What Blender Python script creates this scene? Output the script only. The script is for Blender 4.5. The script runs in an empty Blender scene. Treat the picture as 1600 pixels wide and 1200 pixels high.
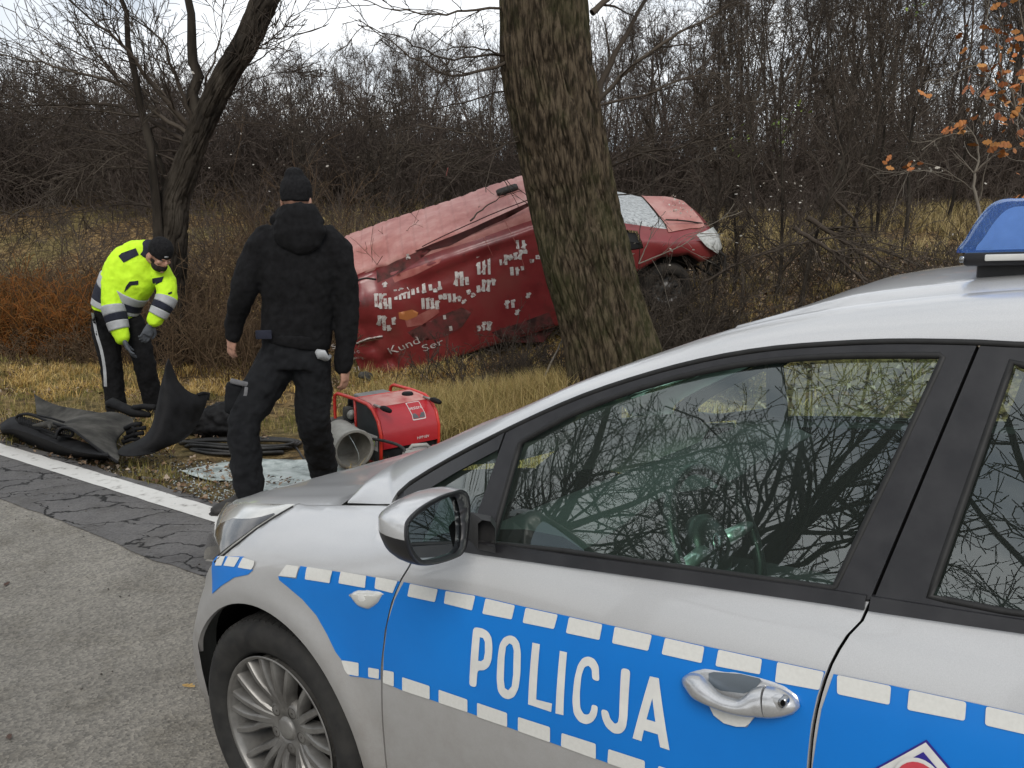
import bpy, bmesh, math, random
import numpy as np
from mathutils import Vector, Matrix, Quaternion, noise as mnoise
from mathutils.geometry import delaunay_2d_cdt
random.seed(7); rng = np.random.default_rng(7)
SC = bpy.context.scene
# ------------------------------------------------------------------ camera
PITCH, ROLL, CAMH, FPX = math.radians(11.37), math.radians(0.8326), 1.694, 1402.0
_f = Vector((0, math.cos(PITCH), -math.sin(PITCH))); _r0 = Vector((1, 0, 0)); _d0 = Vector((0, -math.sin(PITCH), -math.cos(PITCH)))
CR = _r0 * math.cos(ROLL) + _d0 * math.sin(ROLL); CD = -_r0 * math.sin(ROLL) + _d0 * math.cos(ROLL)
CAMP = Vector((0, 0, CAMH))
cam = bpy.data.objects.new('camera', bpy.data.cameras.new('camera')); SC.collection.objects.link(cam)
m = Matrix.Identity(4)
for i in range(3):
    m[i][0] = CR[i]; m[i][1] = -CD[i]; m[i][2] = -_f[i]; m[i][3] = CAMP[i]
cam.matrix_world = m
cam.data.sensor_width = 36; cam.data.lens = 36 * FPX / 1600; cam.data.clip_start = 0.05; cam.data.clip_end = 2000
SC.camera = cam
# ------------------------------------------------------------------ world: bright overcast sky
SUN_EL, SUN_AZ = math.radians(42), math.radians(-178)     # azimuth measured from +Y towards +X
W = bpy.data.worlds.new('World'); SC.world = W; W.use_nodes = True
nt = W.node_tree; nt.nodes.clear()
def _n(nt, t, **k):
    n = nt.nodes.new(t)
    for a, b in k.items(): setattr(n, a, b)
    return n
out = _n(nt, 'ShaderNodeOutputWorld'); bg = _n(nt, 'ShaderNodeBackground'); bg.inputs[1].default_value = 0.1
sky = _n(nt, 'ShaderNodeTexSky', sky_type='NISHITA', sun_disc=False); sky.sun_elevation = SUN_EL; sky.sun_rotation = SUN_AZ
tc = _n(nt, 'ShaderNodeTexCoord'); mp = _n(nt, 'ShaderNodeMapping'); mp.inputs['Scale'].default_value = (1.1, 1.1, 4.2)
ns = _n(nt, 'ShaderNodeTexNoise'); ns.inputs['Scale'].default_value = 1.9; ns.inputs['Detail'].default_value = 5; ns.inputs['Roughness'].default_value = .5; ns.inputs['Distortion'].default_value = .3
cr = _n(nt, 'ShaderNodeValToRGB'); cr.color_ramp.elements[0].position = .38; cr.color_ramp.elements[0].color = (3.7, 4.1, 4.6, 1)
cr.color_ramp.elements[1].position = .60; cr.color_ramp.elements[1].color = (8.0, 8.05, 8.1, 1)
mx = _n(nt, 'ShaderNodeMixRGB'); mx.inputs[0].default_value = .9
L = nt.links.new
L(tc.outputs['Generated'], mp.inputs[0]); L(mp.outputs[0], ns.inputs[0]); L(ns.outputs['Fac'], cr.inputs[0])
L(sky.outputs[0], mx.inputs[1]); L(cr.outputs[0], mx.inputs[2]); L(mx.outputs[0], bg.inputs[0]); L(bg.outputs[0], out.inputs[0])
sl = bpy.data.lights.new('sun', 'SUN'); sl.energy = 1.2; sl.angle = math.radians(24); sl.color = (1, .95, .88)
so = bpy.data.objects.new('sun', sl); SC.collection.objects.link(so)
_sd = Vector((math.sin(SUN_AZ) * math.cos(SUN_EL), math.cos(SUN_AZ) * math.cos(SUN_EL), math.sin(SUN_EL)))
so.rotation_euler = _sd.to_track_quat('Z', 'Y').to_euler()
SC.view_settings.view_transform = 'Standard'; SC.view_settings.look = 'None'; SC.view_settings.gamma = 1
SC.view_settings.use_curve_mapping = False; SC.view_settings.exposure = 0.74
SC.cycles.max_bounces = 6; SC.cycles.transparent_max_bounces = 16
# ------------------------------------------------------------------ helpers
def ray(px, py):
    return (_f + CR * ((px - 800) / FPX) + CD * ((py - 600) / FPX))
def at(px, py, y):                       # point on the ray at forward distance y
    d = ray(px, py); return CAMP + d * (y / d.y)
def atz(px, py, z):
    d = ray(px, py); return CAMP + d * ((z - CAMH) / d.z)
def proj(p):
    v = Vector(p) - CAMP; z = v.dot(_f); return 800 + FPX * v.dot(CR) / z, 600 + FPX * v.dot(CD) / z
def ipt(tab, x):
    xs = [a[0] for a in tab]; ys = [a[1] for a in tab]
    return np.interp(x, xs, ys)
def cr_spline(pts, n, closed=False):
    P = [np.array(p, float) for p in pts]; out = []
    N = len(P); rngi = range(N if closed else N - 1)
    for i in rngi:
        p0 = P[(i - 1) % N] if (closed or i > 0) else 2 * P[0] - P[1]
        p1 = P[i]; p2 = P[(i + 1) % N]
        p3 = P[(i + 2) % N] if (closed or i + 2 < N) else 2 * P[-1] - P[-2]
        for k in range(n):
            t = k / n
            out.append(.5 * ((2 * p1) + (-p0 + p2) * t + (2 * p0 - 5 * p1 + 4 * p2 - p3) * t * t + (-p0 + 3 * p1 - 3 * p2 + p3) * t ** 3))
    if not closed: out.append(P[-1])
    return out
def mesh_np(name, V, F, smooth=True):
    me = bpy.data.meshes.new(name); V = np.asarray(V, np.float32).reshape(-1, 3)
    if isinstance(F, np.ndarray):
        k = F.shape[1]; nf = len(F)
        me.vertices.add(len(V)); me.vertices.foreach_set('co', V.ravel())
        me.loops.add(nf * k); me.loops.foreach_set('vertex_index', F.astype(np.int32).ravel())
        me.polygons.add(nf); me.polygons.foreach_set('loop_start', np.arange(0, nf * k, k, dtype=np.int32))
        me.update(calc_edges=True)
    else:
        me.from_pydata([tuple(map(float, v)) for v in V], [], [tuple(int(i) for i in f) for f in F]); me.update()
    if smooth and len(me.polygons): me.polygons.foreach_set('use_smooth', np.ones(len(me.polygons), bool))
    return me
def link(name, me, mat=None, parent=None):
    o = bpy.data.objects.new(name, me); SC.collection.objects.link(o)
    if mat is not None and me is not None: me.materials.clear(); me.materials.append(mat)
    if parent is not None: o.parent = parent
    return o
def obj(name, V, F, mat=None, parent=None, smooth=True):
    return link(name, mesh_np(name, V, F, smooth), mat, parent)
def tag(o, label=None, cat=None, group=None, kind=None):
    if label: o['label'] = label
    if cat: o['category'] = cat
    if group: o['group'] = group
    if kind: o['kind'] = kind
    return o
def thing(name, label, cat, loc=(0, 0, 0), group=None, rot=None):
    o = bpy.data.objects.new(name, None); SC.collection.objects.link(o); o.location = loc; o.empty_display_size = .2
    if rot is not None: o.rotation_euler = rot
    return tag(o, label, cat, group)
class MB:
    def __init__(s): s.V = []; s.F = []
    def add(s, V, F):
        b = len(s.V); s.V += [tuple(map(float, v)) for v in V]; s.F += [tuple(i + b for i in f) for f in F]; return s
    def box(s, c, size, R=None, bev=0.0):
        hx, hy, hz = [a / 2 for a in size]; c = Vector(c)
        if bev <= 0:
            V = [Vector((x, y, z)) for x in (-hx, hx) for y in (-hy, hy) for z in (-hz, hz)]
            F = [(0, 1, 3, 2), (4, 6, 7, 5), (0, 4, 5, 1), (2, 3, 7, 6), (0, 2, 6, 4), (1, 5, 7, 3)]
        else:
            bm = bmesh.new(); bmesh.ops.create_cube(bm, size=1)
            for v in bm.verts: v.co = Vector((v.co.x * size[0], v.co.y * size[1], v.co.z * size[2]))
            bmesh.ops.bevel(bm, geom=bm.edges[:], offset=bev, segments=2, profile=.5, affect='EDGES')
            V = [v.co.copy() for v in bm.verts]; F = [tuple(v.index for v in f.verts) for f in bm.faces]; bm.free()
        if R is not None: V = [R @ v for v in V]
        return s.add([v + c for v in V], F)
    def tube(s, pts, r, n=8, closed=False, caps=True, ry=None):
        P = [Vector(p) for p in pts]; N = len(P)
        rr = r if hasattr(r, '__len__') else [r] * N
        up = Vector((0, 0, 1)); V = []; prev = None
        for i, p in enumerate(P):
            a = P[(i - 1) % N] if (closed or i > 0) else P[i]; b = P[(i + 1) % N] if (closed or i < N - 1) else P[i]
            t = (b - a).normalized() if (b - a).length > 1e-9 else Vector((0, 0, 1))
            if prev is None: x = t.orthogonal().normalized()
            else:
                x = prev - t * prev.dot(t)
                x = x.normalized() if x.length > 1e-6 else t.orthogonal().normalized()
            prev = x; y = t.cross(x)
            for k in range(n):
                an = 2 * math.pi * k / n
                V.append(p + x * (math.cos(an) * rr[i]) + y * (math.sin(an) * rr[i]))
        F = []
        for i in range(N if closed else N - 1):
            j = (i + 1) % N
            for k in range(n):
                F.append((i * n + k, i * n + (k + 1) % n, j * n + (k + 1) % n, j * n + k))
        if caps and not closed:
            F.append(tuple(range(n - 1, -1, -1))); F.append(tuple((N - 1) * n + k for k in range(n)))
        return s.add(V, F)
    def ell(s, c, r, n=16, m=10, R=None):
        V = []; F = []; c = Vector(c)
        for i in range(m + 1):
            th = math.pi * i / m
            for k in range(n):
                ph = 2 * math.pi * k / n
                v = Vector((r[0] * math.sin(th) * math.cos(ph), r[1] * math.sin(th) * math.sin(ph), r[2] * math.cos(th)))
                if R is not None: v = R @ v
                V.append(c + v)
        for i in range(m):
            for k in range(n): F.append((i * n + k, (i + 1) * n + k, (i + 1) * n + (k + 1) % n, i * n + (k + 1) % n))
        return s.add(V, F)
    def lathe(s, prof, n=32, axis='y', c=(0, 0, 0), R=None, closed=False):
        V = []; F = []; c = Vector(c)
        for (r, h) in prof:
            for k in range(n):
                a = 2 * math.pi * k / n
                v = Vector((r * math.cos(a), h, r * math.sin(a))) if axis == 'y' else Vector((r * math.cos(a), r * math.sin(a), h))
                if R is not None: v = R @ v
                V.append(c + v)
        for i in range(len(prof) - 1):
            for k in range(n): F.append((i * n + k, i * n + (k + 1) % n, (i + 1) * n + (k + 1) % n, (i + 1) * n + k))
        return s.add(V, F)
    def build(s, name, mat, parent=None, smooth=True):
        return link(name, mesh_np(name, s.V, s.F, smooth), mat, parent)
def recalc(o):
    bm = bmesh.new(); bm.from_mesh(o.data); bmesh.ops.recalc_face_normals(bm, faces=bm.faces[:]); bm.to_mesh(o.data); bm.free(); return o
def autosmooth(o, deg=35):
    me = o.data; bm = bmesh.new(); bm.from_mesh(me); c = math.radians(deg)
    for e in bm.edges:
        if len(e.link_faces) == 2 and e.calc_face_angle(0) > c: e.smooth = False
    bm.to_mesh(me); bm.free(); return o
# ------------------------------------------------------------------ materials
def pmat(name, col, rough=.6, metal=0, spec=.5, coat=0, **k):
    m = bpy.data.materials.new(name); m.use_nodes = True; b = m.node_tree.nodes['Principled BSDF']
    b.inputs['Base Color'].default_value = (*col, 1); b.inputs['Roughness'].default_value = rough; b.inputs['Metallic'].default_value = metal
    b.inputs['Specular IOR Level'].default_value = spec; b.inputs['Coat Weight'].default_value = coat; b.inputs['Coat Roughness'].default_value = k.get('coatrough', .05)
    return m
def nmat(name, cols, scale=8, rough=.7, metal=0, spec=.4, bump=.0, bscale=None, detail=6, coat=0, stretch=None, rvar=.0, pos=(.35, .65), bdist=.01, coatrough=.05):
    """noise mottled material: cols is a list of colours for the ramp"""
    m = pmat(name, cols[0], rough, metal, spec, coat, coatrough=coatrough); nt = m.node_tree; b = nt.nodes['Principled BSDF']; L = nt.links.new
    tc = _n(nt, 'ShaderNodeTexCoord'); mp = _n(nt, 'ShaderNodeMapping'); L(tc.outputs['Object'], mp.inputs[0])
    if stretch: mp.inputs['Scale'].default_value = stretch
    n1 = _n(nt, 'ShaderNodeTexNoise'); n1.inputs['Scale'].default_value = scale; n1.inputs['Detail'].default_value = detail; n1.inputs['Roughness'].default_value = .6
    L(mp.outputs[0], n1.inputs[0]); r = _n(nt, 'ShaderNodeValToRGB'); el = r.color_ramp.elements
    el[0].position, el[1].position = pos; el[0].color = (*cols[0], 1); el[1].color = (*cols[-1], 1)
    for i, c in enumerate(cols[1:-1]):
        e = el.new(pos[0] + (pos[1] - pos[0]) * (i + 1) / (len(cols) - 1)); e.color = (*c, 1)
    L(n1.outputs['Fac'], r.inputs[0]); L(r.outputs[0], b.inputs['Base Color'])
    if rvar:
        mr = _n(nt, 'ShaderNodeMapRange'); mr.inputs['To Min'].default_value = max(0, rough - rvar); mr.inputs['To Max'].default_value = min(1, rough + rvar)
        L(n1.outputs['Fac'], mr.inputs[0]); L(mr.outputs[0], b.inputs['Roughness'])
    if bump:
        n2 = _n(nt, 'ShaderNodeTexNoise'); n2.inputs['Scale'].default_value = bscale or scale * 4; n2.inputs['Detail'].default_value = 4; L(mp.outputs[0], n2.inputs[0])
        bp = _n(nt, 'ShaderNodeBump'); bp.inputs['Strength'].default_value = bump; bp.inputs['Distance'].default_value = bdist
        L(n2.outputs['Fac'], bp.inputs['Height']); L(bp.outputs[0], b.inputs['Normal'])
    return m
def vary(mat, amt=.5):
    """multiply the base colour by a random value per island (blades, leaves)"""
    nt = mat.node_tree; b = nt.nodes['Principled BSDF']; L = nt.links.new
    g = _n(nt, 'ShaderNodeNewGeometry'); r = _n(nt, 'ShaderNodeMapRange'); r.inputs['To Min'].default_value = 1 - amt; r.inputs['To Max'].default_value = 1 + amt
    L(g.outputs['Random Per Island'], r.inputs[0]); mm = _n(nt, 'ShaderNodeVectorMath', operation='SCALE')
    src = b.inputs['Base Color']
    if src.links: L(src.links[0].from_socket, mm.inputs[0])
    else: mm.inputs[0].default_value = src.default_value[:3]
    L(r.outputs[0], mm.inputs['Scale']); L(mm.outputs[0], src); return mat
def island_ramp(name, cols, rough=.8, spec=.2, trans=0):
    m = pmat(name, cols[0], rough, 0, spec); nt = m.node_tree; b = nt.nodes['Principled BSDF']; L = nt.links.new
    g = _n(nt, 'ShaderNodeNewGeometry'); r = _n(nt, 'ShaderNodeValToRGB'); el = r.color_ramp.elements
    el[0].color = (*cols[0], 1); el[1].color = (*cols[-1], 1)
    for i, c in enumerate(cols[1:-1]): el.new((i + 1) / (len(cols) - 1)).color = (*c, 1)
    L(g.outputs['Random Per Island'], r.inputs[0]); L(r.outputs[0], b.inputs['Base Color'])
    return m
# ------------------------------------------------------------------ ground heights
YAW_L = math.radians(36.16)
RN = Vector((-math.cos(YAW_L), math.sin(YAW_L), 0)); RA = Vector((math.sin(YAW_L), math.cos(YAW_L), 0))   # along road, away from road
L0 = atz(330, 803, 0)
def st(x, y): return (x - L0.x) * RN.x + (y - L0.y) * RN.y, (x - L0.x) * RA.x + (y - L0.y) * RA.y
TPROF = [(-14, .5), (-10, .1), (-8.2, -.05), (-7.3, 0), (.12, 0), (.3, -.03), (.9, -.10), (1.7, -.14), (3, -.28), (4.6, -.42), (6, -.32), (7.4, .12), (9.5, .5), (14, .85), (20, 1.22), (26, 1.42), (40, 1.65), (100, 2.4), (400, 4)]
def smooth_tab(tab, w=.25, lo=-20, hi=400):
    xs = np.concatenate([np.arange(-20, 30, .1), np.arange(30, 420, 2.)]); ys = np.interp(xs, [a[0] for a in tab], [a[1] for a in tab])
    k = np.ones(7) / 7; ys2 = ys.copy(); ys2[3:-3] = np.convolve(ys, k, 'valid')
    ys2[(xs < .05) & (xs > -7.2)] = 0
    return xs, ys2
_TX, _TY = smooth_tab(TPROF)
_TREE = at(962, 600, 8.0)
def nz(x, y, s, seed=0.0): return mnoise.noise(Vector((x * s + seed, y * s - seed, seed * 1.7)))
def ter(x, y):
    s, t = st(x, y); z = float(np.interp(t, _TX, _TY))
    a = min(1, max(0, (t - .25) / 1.2)); z += a * (.07 * nz(x, y, .8, 3) + .03 * nz(x, y, 2.7, 9)) + (min(1, max(0, (t - 9) / 8)) * .25 * nz(x, y, .15, 5))
    z += min(1, max(0, (y - 13) / 11)) * .125 * max(0, s - 9) * (1 if s < 30 else 30 / s)
    d2 = (x - _TREE.x) ** 2 + (y - _TREE.y) ** 2; z += a * .38 * math.exp(-d2 / 1.1)
    return z
_GX, _GY = np.arange(-40, 40, .16), np.arange(1, 60, .16); _GZ = None
def tergrid(x, y):
    global _GZ
    if _GZ is None: _GZ = np.array([[ter(a, b) for a in _GX] for b in _GY])
    fx = np.clip((x - _GX[0]) / .16, 0, len(_GX) - 2.001); fy = np.clip((y - _GY[0]) / .16, 0, len(_GY) - 2.001); i = fx.astype(int); j = fy.astype(int); u = fx - i; v = fy - j
    return (_GZ[j, i] * (1 - u) + _GZ[j, i + 1] * u) * (1 - v) + (_GZ[j + 1, i] * (1 - u) + _GZ[j + 1, i + 1] * u) * v
def onter(px, py, dz=0.0):
    """where the ray through a picture point meets the ground (plus dz)"""
    d = ray(px, py); t = 2.0
    while t < 80:
        p = CAMP + d * t
        if p.z < ter(p.x, p.y) + dz:
            a, b = t - .05, t
            for _ in range(12):
                c = (a + b) / 2; p = CAMP + d * c
                if p.z < ter(p.x, p.y) + dz: b = c
                else: a = c
            return CAMP + d * b
        t += .05
    return CAMP + d * 80
# ------------------------------------------------------------------ 2D outlines
def densify(poly, step=.03, closed=True):
    out = []; n = len(poly)
    for i in range(n if closed else n - 1):
        a = np.array(poly[i]); b = np.array(poly[(i + 1) % n]); k = max(1, int(math.ceil(np.linalg.norm(b - a) / step)))
        for j in range(k): out.append(tuple(a + (b - a) * j / k))
    if not closed: out.append(tuple(poly[-1]))
    return out
def roundpoly(poly, r):
    out = []; n = len(poly)
    for i in range(n):
        p = np.array(poly[i]); a = np.array(poly[i - 1]) - p; b = np.array(poly[(i + 1) % n]) - p
        la, lb = np.linalg.norm(a), np.linalg.norm(b); q = min(r, la * .4, lb * .4)
        A = p + a / la * q; B = p + b / lb * q
        for t in (0, .33, .67, 1): out.append(tuple((1 - t) ** 2 * A + 2 * t * (1 - t) * p + t * t * B))
    return out
def inpoly(x, y, P):
    c = False; n = len(P); j = n - 1
    for i in range(n):
        xi, yi = P[i]; xj, yj = P[j]
        if (yi > y) != (yj > y) and x < (xj - xi) * (y - yi) / (yj - yi) + xi: c = not c
        j = i
    return c
def tri2d(poly, holes=(), step=.03):
    loops = [densify(poly, step)] + [densify(h, step) for h in holes]
    V = []; E = []
    for lp in loops:
        b = len(V); V += lp; E += [(b + i, b + (i + 1) % len(lp)) for i in range(len(lp))]
    xs = [p[0] for p in loops[0]]; ys = [p[1] for p in loops[0]]
    cell = {}
    for v in V: cell.setdefault((int(math.floor(v[0] / step)), int(math.floor(v[1] / step))), []).append(v)
    gy = min(ys); row = 0
    while gy < max(ys):
        gx = min(xs) + (step / 2 if row % 2 else 0)
        while gx < max(xs):
            if inpoly(gx, gy, loops[0]) and not any(inpoly(gx, gy, h) for h in loops[1:]):
                ci, cj = int(math.floor(gx / step)), int(math.floor(gy / step)); ok = True
                for a in (-1, 0, 1):
                    for b in (-1, 0, 1):
                        for v in cell.get((ci + a, cj + b), ()):
                            if (v[0] - gx) ** 2 + (v[1] - gy) ** 2 < (step * .5) ** 2: ok = False
                if ok: V.append((gx, gy))
            gx += step
        gy += step * .87; row += 1
    r = delaunay_2d_cdt([Vector(v) for v in V], E, [], 0, 1e-6)
    P = [(v.x, v.y) for v in r[0]]; F = []
    for f in r[2]:
        cx = sum(P[i][0] for i in f) / 3; cy = sum(P[i][1] for i in f) / 3
        if inpoly(cx, cy, loops[0]) and not any(inpoly(cx, cy, h) for h in loops[1:]): F.append(f)
    return P, F
F_ = lambda tab: (lambda v, t=sorted(tab): float(np.interp(v, [a[0] for a in t], [a[1] for a in t])))
# ================================================================== GROUND
def grid_mesh(s0, s1, ds, t0, t1, dt, zf, tjit=None):
    S = np.arange(s0, s1 + 1e-6, ds); T = np.arange(t0, t1 + 1e-6, dt) if not hasattr(t0, '__len__') else np.array(t0)
    V = []
    for t in T:
        for s in S:
            tt = t if tjit is None else tjit(s, t)
            x = L0.x + RN.x * s + RA.x * tt; y = L0.y + RN.y * s + RA.y * tt; V.append((x, y, zf(x, y, s, tt)))
    n = len(S); i = np.arange(len(T) - 1)[:, None] * n + np.arange(n - 1)[None, :]; i = i.ravel()
    return np.array(V), np.stack([i, i + 1, i + n + 1, i + n], 1)[:, ::-1]
def ground_mat():
    m = pmat('ground', (.08, .06, .03), .95, 0, .15); nt = m.node_tree; b = nt.nodes['Principled BSDF']; L = nt.links.new
    tc = _n(nt, 'ShaderNodeTexCoord')
    def nse(sc, det=6, ro=.6):
        n = _n(nt, 'ShaderNodeTexNoise'); n.inputs['Scale'].default_value = sc; n.inputs['Detail'].default_value = det; n.inputs['Roughness'].default_value = ro; L(tc.outputs['Object'], n.inputs[0]); return n
    def ramp(src, stops):
        r = _n(nt, 'ShaderNodeValToRGB'); el = r.color_ramp.elements; el[0].position = stops[0][0]; el[0].color = (*stops[0][1], 1); el[1].position = stops[-1][0]; el[1].color = (*stops[-1][1], 1)
        for p, c in stops[1:-1]: el.new(p).color = (*c, 1)
        L(src, r.inputs[0]); return r
    big = nse(.5, 5); mid = nse(9, 8, .7); fine = nse(60, 4, .7)
    leaf = ramp(mid.outputs['Fac'], [(.36, (.03, .022, .014)), (.45, (.10, .066, .034)), (.54, (.22, .14, .06)), (.64, (.36, .26, .13))])
    gr = ramp(mid.outputs['Fac'], [(.34, (.04, .034, .014)), (.5, (.14, .11, .045)), (.66, (.27, .21, .10))])
    f = ramp(big.outputs['Fac'], [(.42, (0, 0, 0)), (.58, (1, 1, 1))])
    mx = _n(nt, 'ShaderNodeMixRGB'); L(f.outputs[0], mx.inputs[0]); L(leaf.outputs[0], mx.inputs[1]); L(gr.outputs[0], mx.inputs[2])
    f2 = ramp(fine.outputs['Fac'], [(.3, (.55, .55, .55)), (.7, (1.35, 1.35, 1.35))])
    mm = _n(nt, 'ShaderNodeMixRGB', blend_type='MULTIPLY'); mm.inputs[0].default_value = 1; L(mx.outputs[0], mm.inputs[1]); L(f2.outputs[0], mm.inputs[2]); L(mm.outputs[0], b.inputs['Base Color'])
    bp = _n(nt, 'ShaderNodeBump'); bp.inputs['Strength'].default_value = .9; bp.inputs['Distance'].default_value = .03; L(fine.outputs['Fac'], bp.inputs['Height']); L(bp.outputs[0], b.inputs['Normal'])
    return m
def asphalt_mat(name, base, dark, crack=False, grain=1.0):
    m = pmat(name, base, .85, 0, .25); nt = m.node_tree; b = nt.nodes['Principled BSDF']; L = nt.links.new
    tc = _n(nt, 'ShaderNodeTexCoord')
    def nse(sc, det=6, ro=.6):
        n = _n(nt, 'ShaderNodeTexNoise'); n.inputs['Scale'].default_value = sc; n.inputs['Detail'].default_value = det; n.inputs['Roughness'].default_value = ro; L(tc.outputs['Object'], n.inputs[0]); return n
    def ramp(src, p0, c0, p1, c1):
        r = _n(nt, 'ShaderNodeValToRGB'); el = r.color_ramp.elements; el[0].position = p0; el[0].color = (*c0, 1); el[1].position = p1; el[1].color = (*c1, 1); L(src, r.inputs[0]); return r
    def mul(a, bb, f=1):
        mm = _n(nt, 'ShaderNodeMixRGB', blend_type='MULTIPLY'); mm.inputs[0].default_value = f; L(a, mm.inputs[1]); L(bb, mm.inputs[2]); return mm.outputs[0]
    big = ramp(nse(1.3, 4).outputs['Fac'], .3, dark, .7, base)
    vo = _n(nt, 'ShaderNodeTexVoronoi'); vo.inputs['Scale'].default_value = 95; L(tc.outputs['Object'], vo.inputs[0])
    st1 = ramp(vo.outputs['Color'], .15, (.62, .62, .62), .95, (1.5, 1.48, 1.42))
    c = mul(big.outputs[0], st1.outputs[0], .75 * grain)
    pits = ramp(nse(38, 3, .8).outputs['Fac'], .30, (.35, .35, .35), .40, (1, 1, 1)); c = mul(c, pits.outputs[0], .8)
    bigpit = ramp(nse(4, 6, .7).outputs['Fac'], .36, (.76, .75, .73), .52, (1, 1, 1)); c = mul(c, bigpit.outputs[0], .9); stn = ramp(nse(.55, 7, .65).outputs['Fac'], .38, (.82, .81, .80), .60, (1.12, 1.11, 1.09)); c = mul(c, stn.outputs[0], 1)
    if crack:
        wn = nse(2.2, 5, .65); mpv = _n(nt, 'ShaderNodeVectorMath', operation='MULTIPLY_ADD'); mpv.inputs[1].default_value = (.42, .42, .42); L(wn.outputs['Color'], mpv.inputs[0]); L(tc.outputs['Object'], mpv.inputs[2])
        mp = _n(nt, 'ShaderNodeMapping'); mp.inputs['Rotation'].default_value = (0, 0, YAW_L); mp.inputs['Scale'].default_value = (1.15, 2.6, 1); L(mpv.outputs[0], mp.inputs[0])
        v2 = _n(nt, 'ShaderNodeTexVoronoi', feature='DISTANCE_TO_EDGE'); v2.inputs['Scale'].default_value = 2.0; L(mp.outputs[0], v2.inputs[0])
        wid = ramp(nse(1.7, 3).outputs['Fac'], .40, (0.002,) * 3, .60, (.045,) * 3)
        dv = _n(nt, 'ShaderNodeMath', operation='DIVIDE'); L(v2.outputs['Distance'], dv.inputs[0]); L(wid.outputs[0], dv.inputs[1])
        ck = ramp(dv.outputs[0], .35, (.10, .10, .10), 1.0, (1, 1, 1)); c = mul(c, ck.outputs[0], .95)
        L(c, b.inputs['Base Color'])
        bp = _n(nt, 'ShaderNodeBump'); bp.inputs['Strength'].default_value = .8; bp.inputs['Distance'].default_value = .012; L(ck.outputs[0], bp.inputs['Height']); L(bp.outputs[0], b.inputs['Normal'])
    else:
        L(c, b.inputs['Base Color'])
        bp = _n(nt, 'ShaderNodeBump'); bp.inputs['Strength'].default_value = .55; bp.inputs['Distance'].default_value = .006; L(vo.outputs['Distance'], bp.inputs['Height']); L(bp.outputs[0], b.inputs['Normal'])
    return m
M_ground = ground_mat()
# one sheet out to the horizon: fine near the road, coarse far away
TT = np.concatenate([np.array([-400, -200, -90, -50, -30, -20]), np.arange(-14, -7.5, .5), np.array([-7.4, -3.5]), np.arange(-.05, 9, .11), np.arange(9, 24, .45), np.array([26, 30, 36, 44, 60, 90, 150, 260, 500])])
SS = np.concatenate([np.array([-400, -200, -90, -50, -35, -26, -20]), np.arange(-16, -9, .5), np.arange(-9, 10, .13), np.arange(10, 22, .6), np.array([24, 30, 38, 50, 80, 150, 300, 500])])
V = []
for t in TT:
    for s in SS:
        x = L0.x + RN.x * s + RA.x * t; y = L0.y + RN.y * s + RA.y * t; z = ter(x, y)
        if t < .25 and t > -7.45: z = -.02
        if t > .3 and t < 10: z += .025 * nz(x, y, 9, 2)
        V.append((x, y, z))
n = len(SS); ii = (np.arange(len(TT) - 1)[:, None] * n + np.arange(n - 1)[None, :]).ravel()
g = obj('ground', np.array(V), np.stack([ii, ii + 1, ii + n + 1, ii + n], 1)[:, ::-1], M_ground); tag(g, kind='structure')
# road surfaces, 4 mm apart
M_road = asphalt_mat('asphalt_old', (.215, .204, .184), (.170, .161, .145))
M_patch = asphalt_mat('asphalt_patch', (.125, .121, .120), (.088, .086, .088), crack=True, grain=.5)
M_paint = nmat('road_paint', [(.20, .19, .175), (.50, .49, .46), (.60, .59, .56)], scale=14, rough=.8, pos=(.30, .46), bump=.4, bscale=60, detail=8)
SE = np.arange(-60, 60.01, .12)
def strip(name, tlo, thi, z, mat, nt_=6, side=0.0):
    V = []; F = []
    for s in SE:
        a = tlo(s); b = thi(s)
        for k in range(nt_):
            t = a + (b - a) * k / (nt_ - 1); V.append((L0.x + RN.x * s + RA.x * t, L0.y + RN.y * s + RA.y * t, z if not (side and k == nt_ - 1) else z - side))
    for i in range(len(SE) - 1):
        for k in range(nt_ - 1):
            a = i * nt_ + k; F.append((a, a + 1, a + nt_ + 1, a + nt_)[::-1])
    o = obj(name, V, np.array(F)[:, ::-1], mat, smooth=False); tag(o, kind='structure'); return o
def n1(s, f, sd): return mnoise.noise(Vector((s * f, sd, 0)))
edge = lambda s: .14 + .035 * n1(s, 1.3, 4) + .02 * n1(s, 6, 8)
strip('road', lambda s: -7.25 + .04 * n1(s, 2, 1), lambda s: edge(s), .0, M_road, 8, side=0)
strip('road_patch', lambda s: -.56 + .07 * n1(s, .55, 21) + .04 * n1(s, 2.3, 22) + .02 * n1(s, 9, 25), lambda s: edge(s) - .002, .004, M_patch, 6)
strip('road_edge_line', lambda s: -.085 + .006 * n1(s, 9, 31), lambda s: .068 + .012 * n1(s, 7, 33), .008, M_paint, 3)
strip('road_far_edge_line', lambda s: -7.05, lambda s: -6.92, .008, M_paint, 2)
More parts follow.
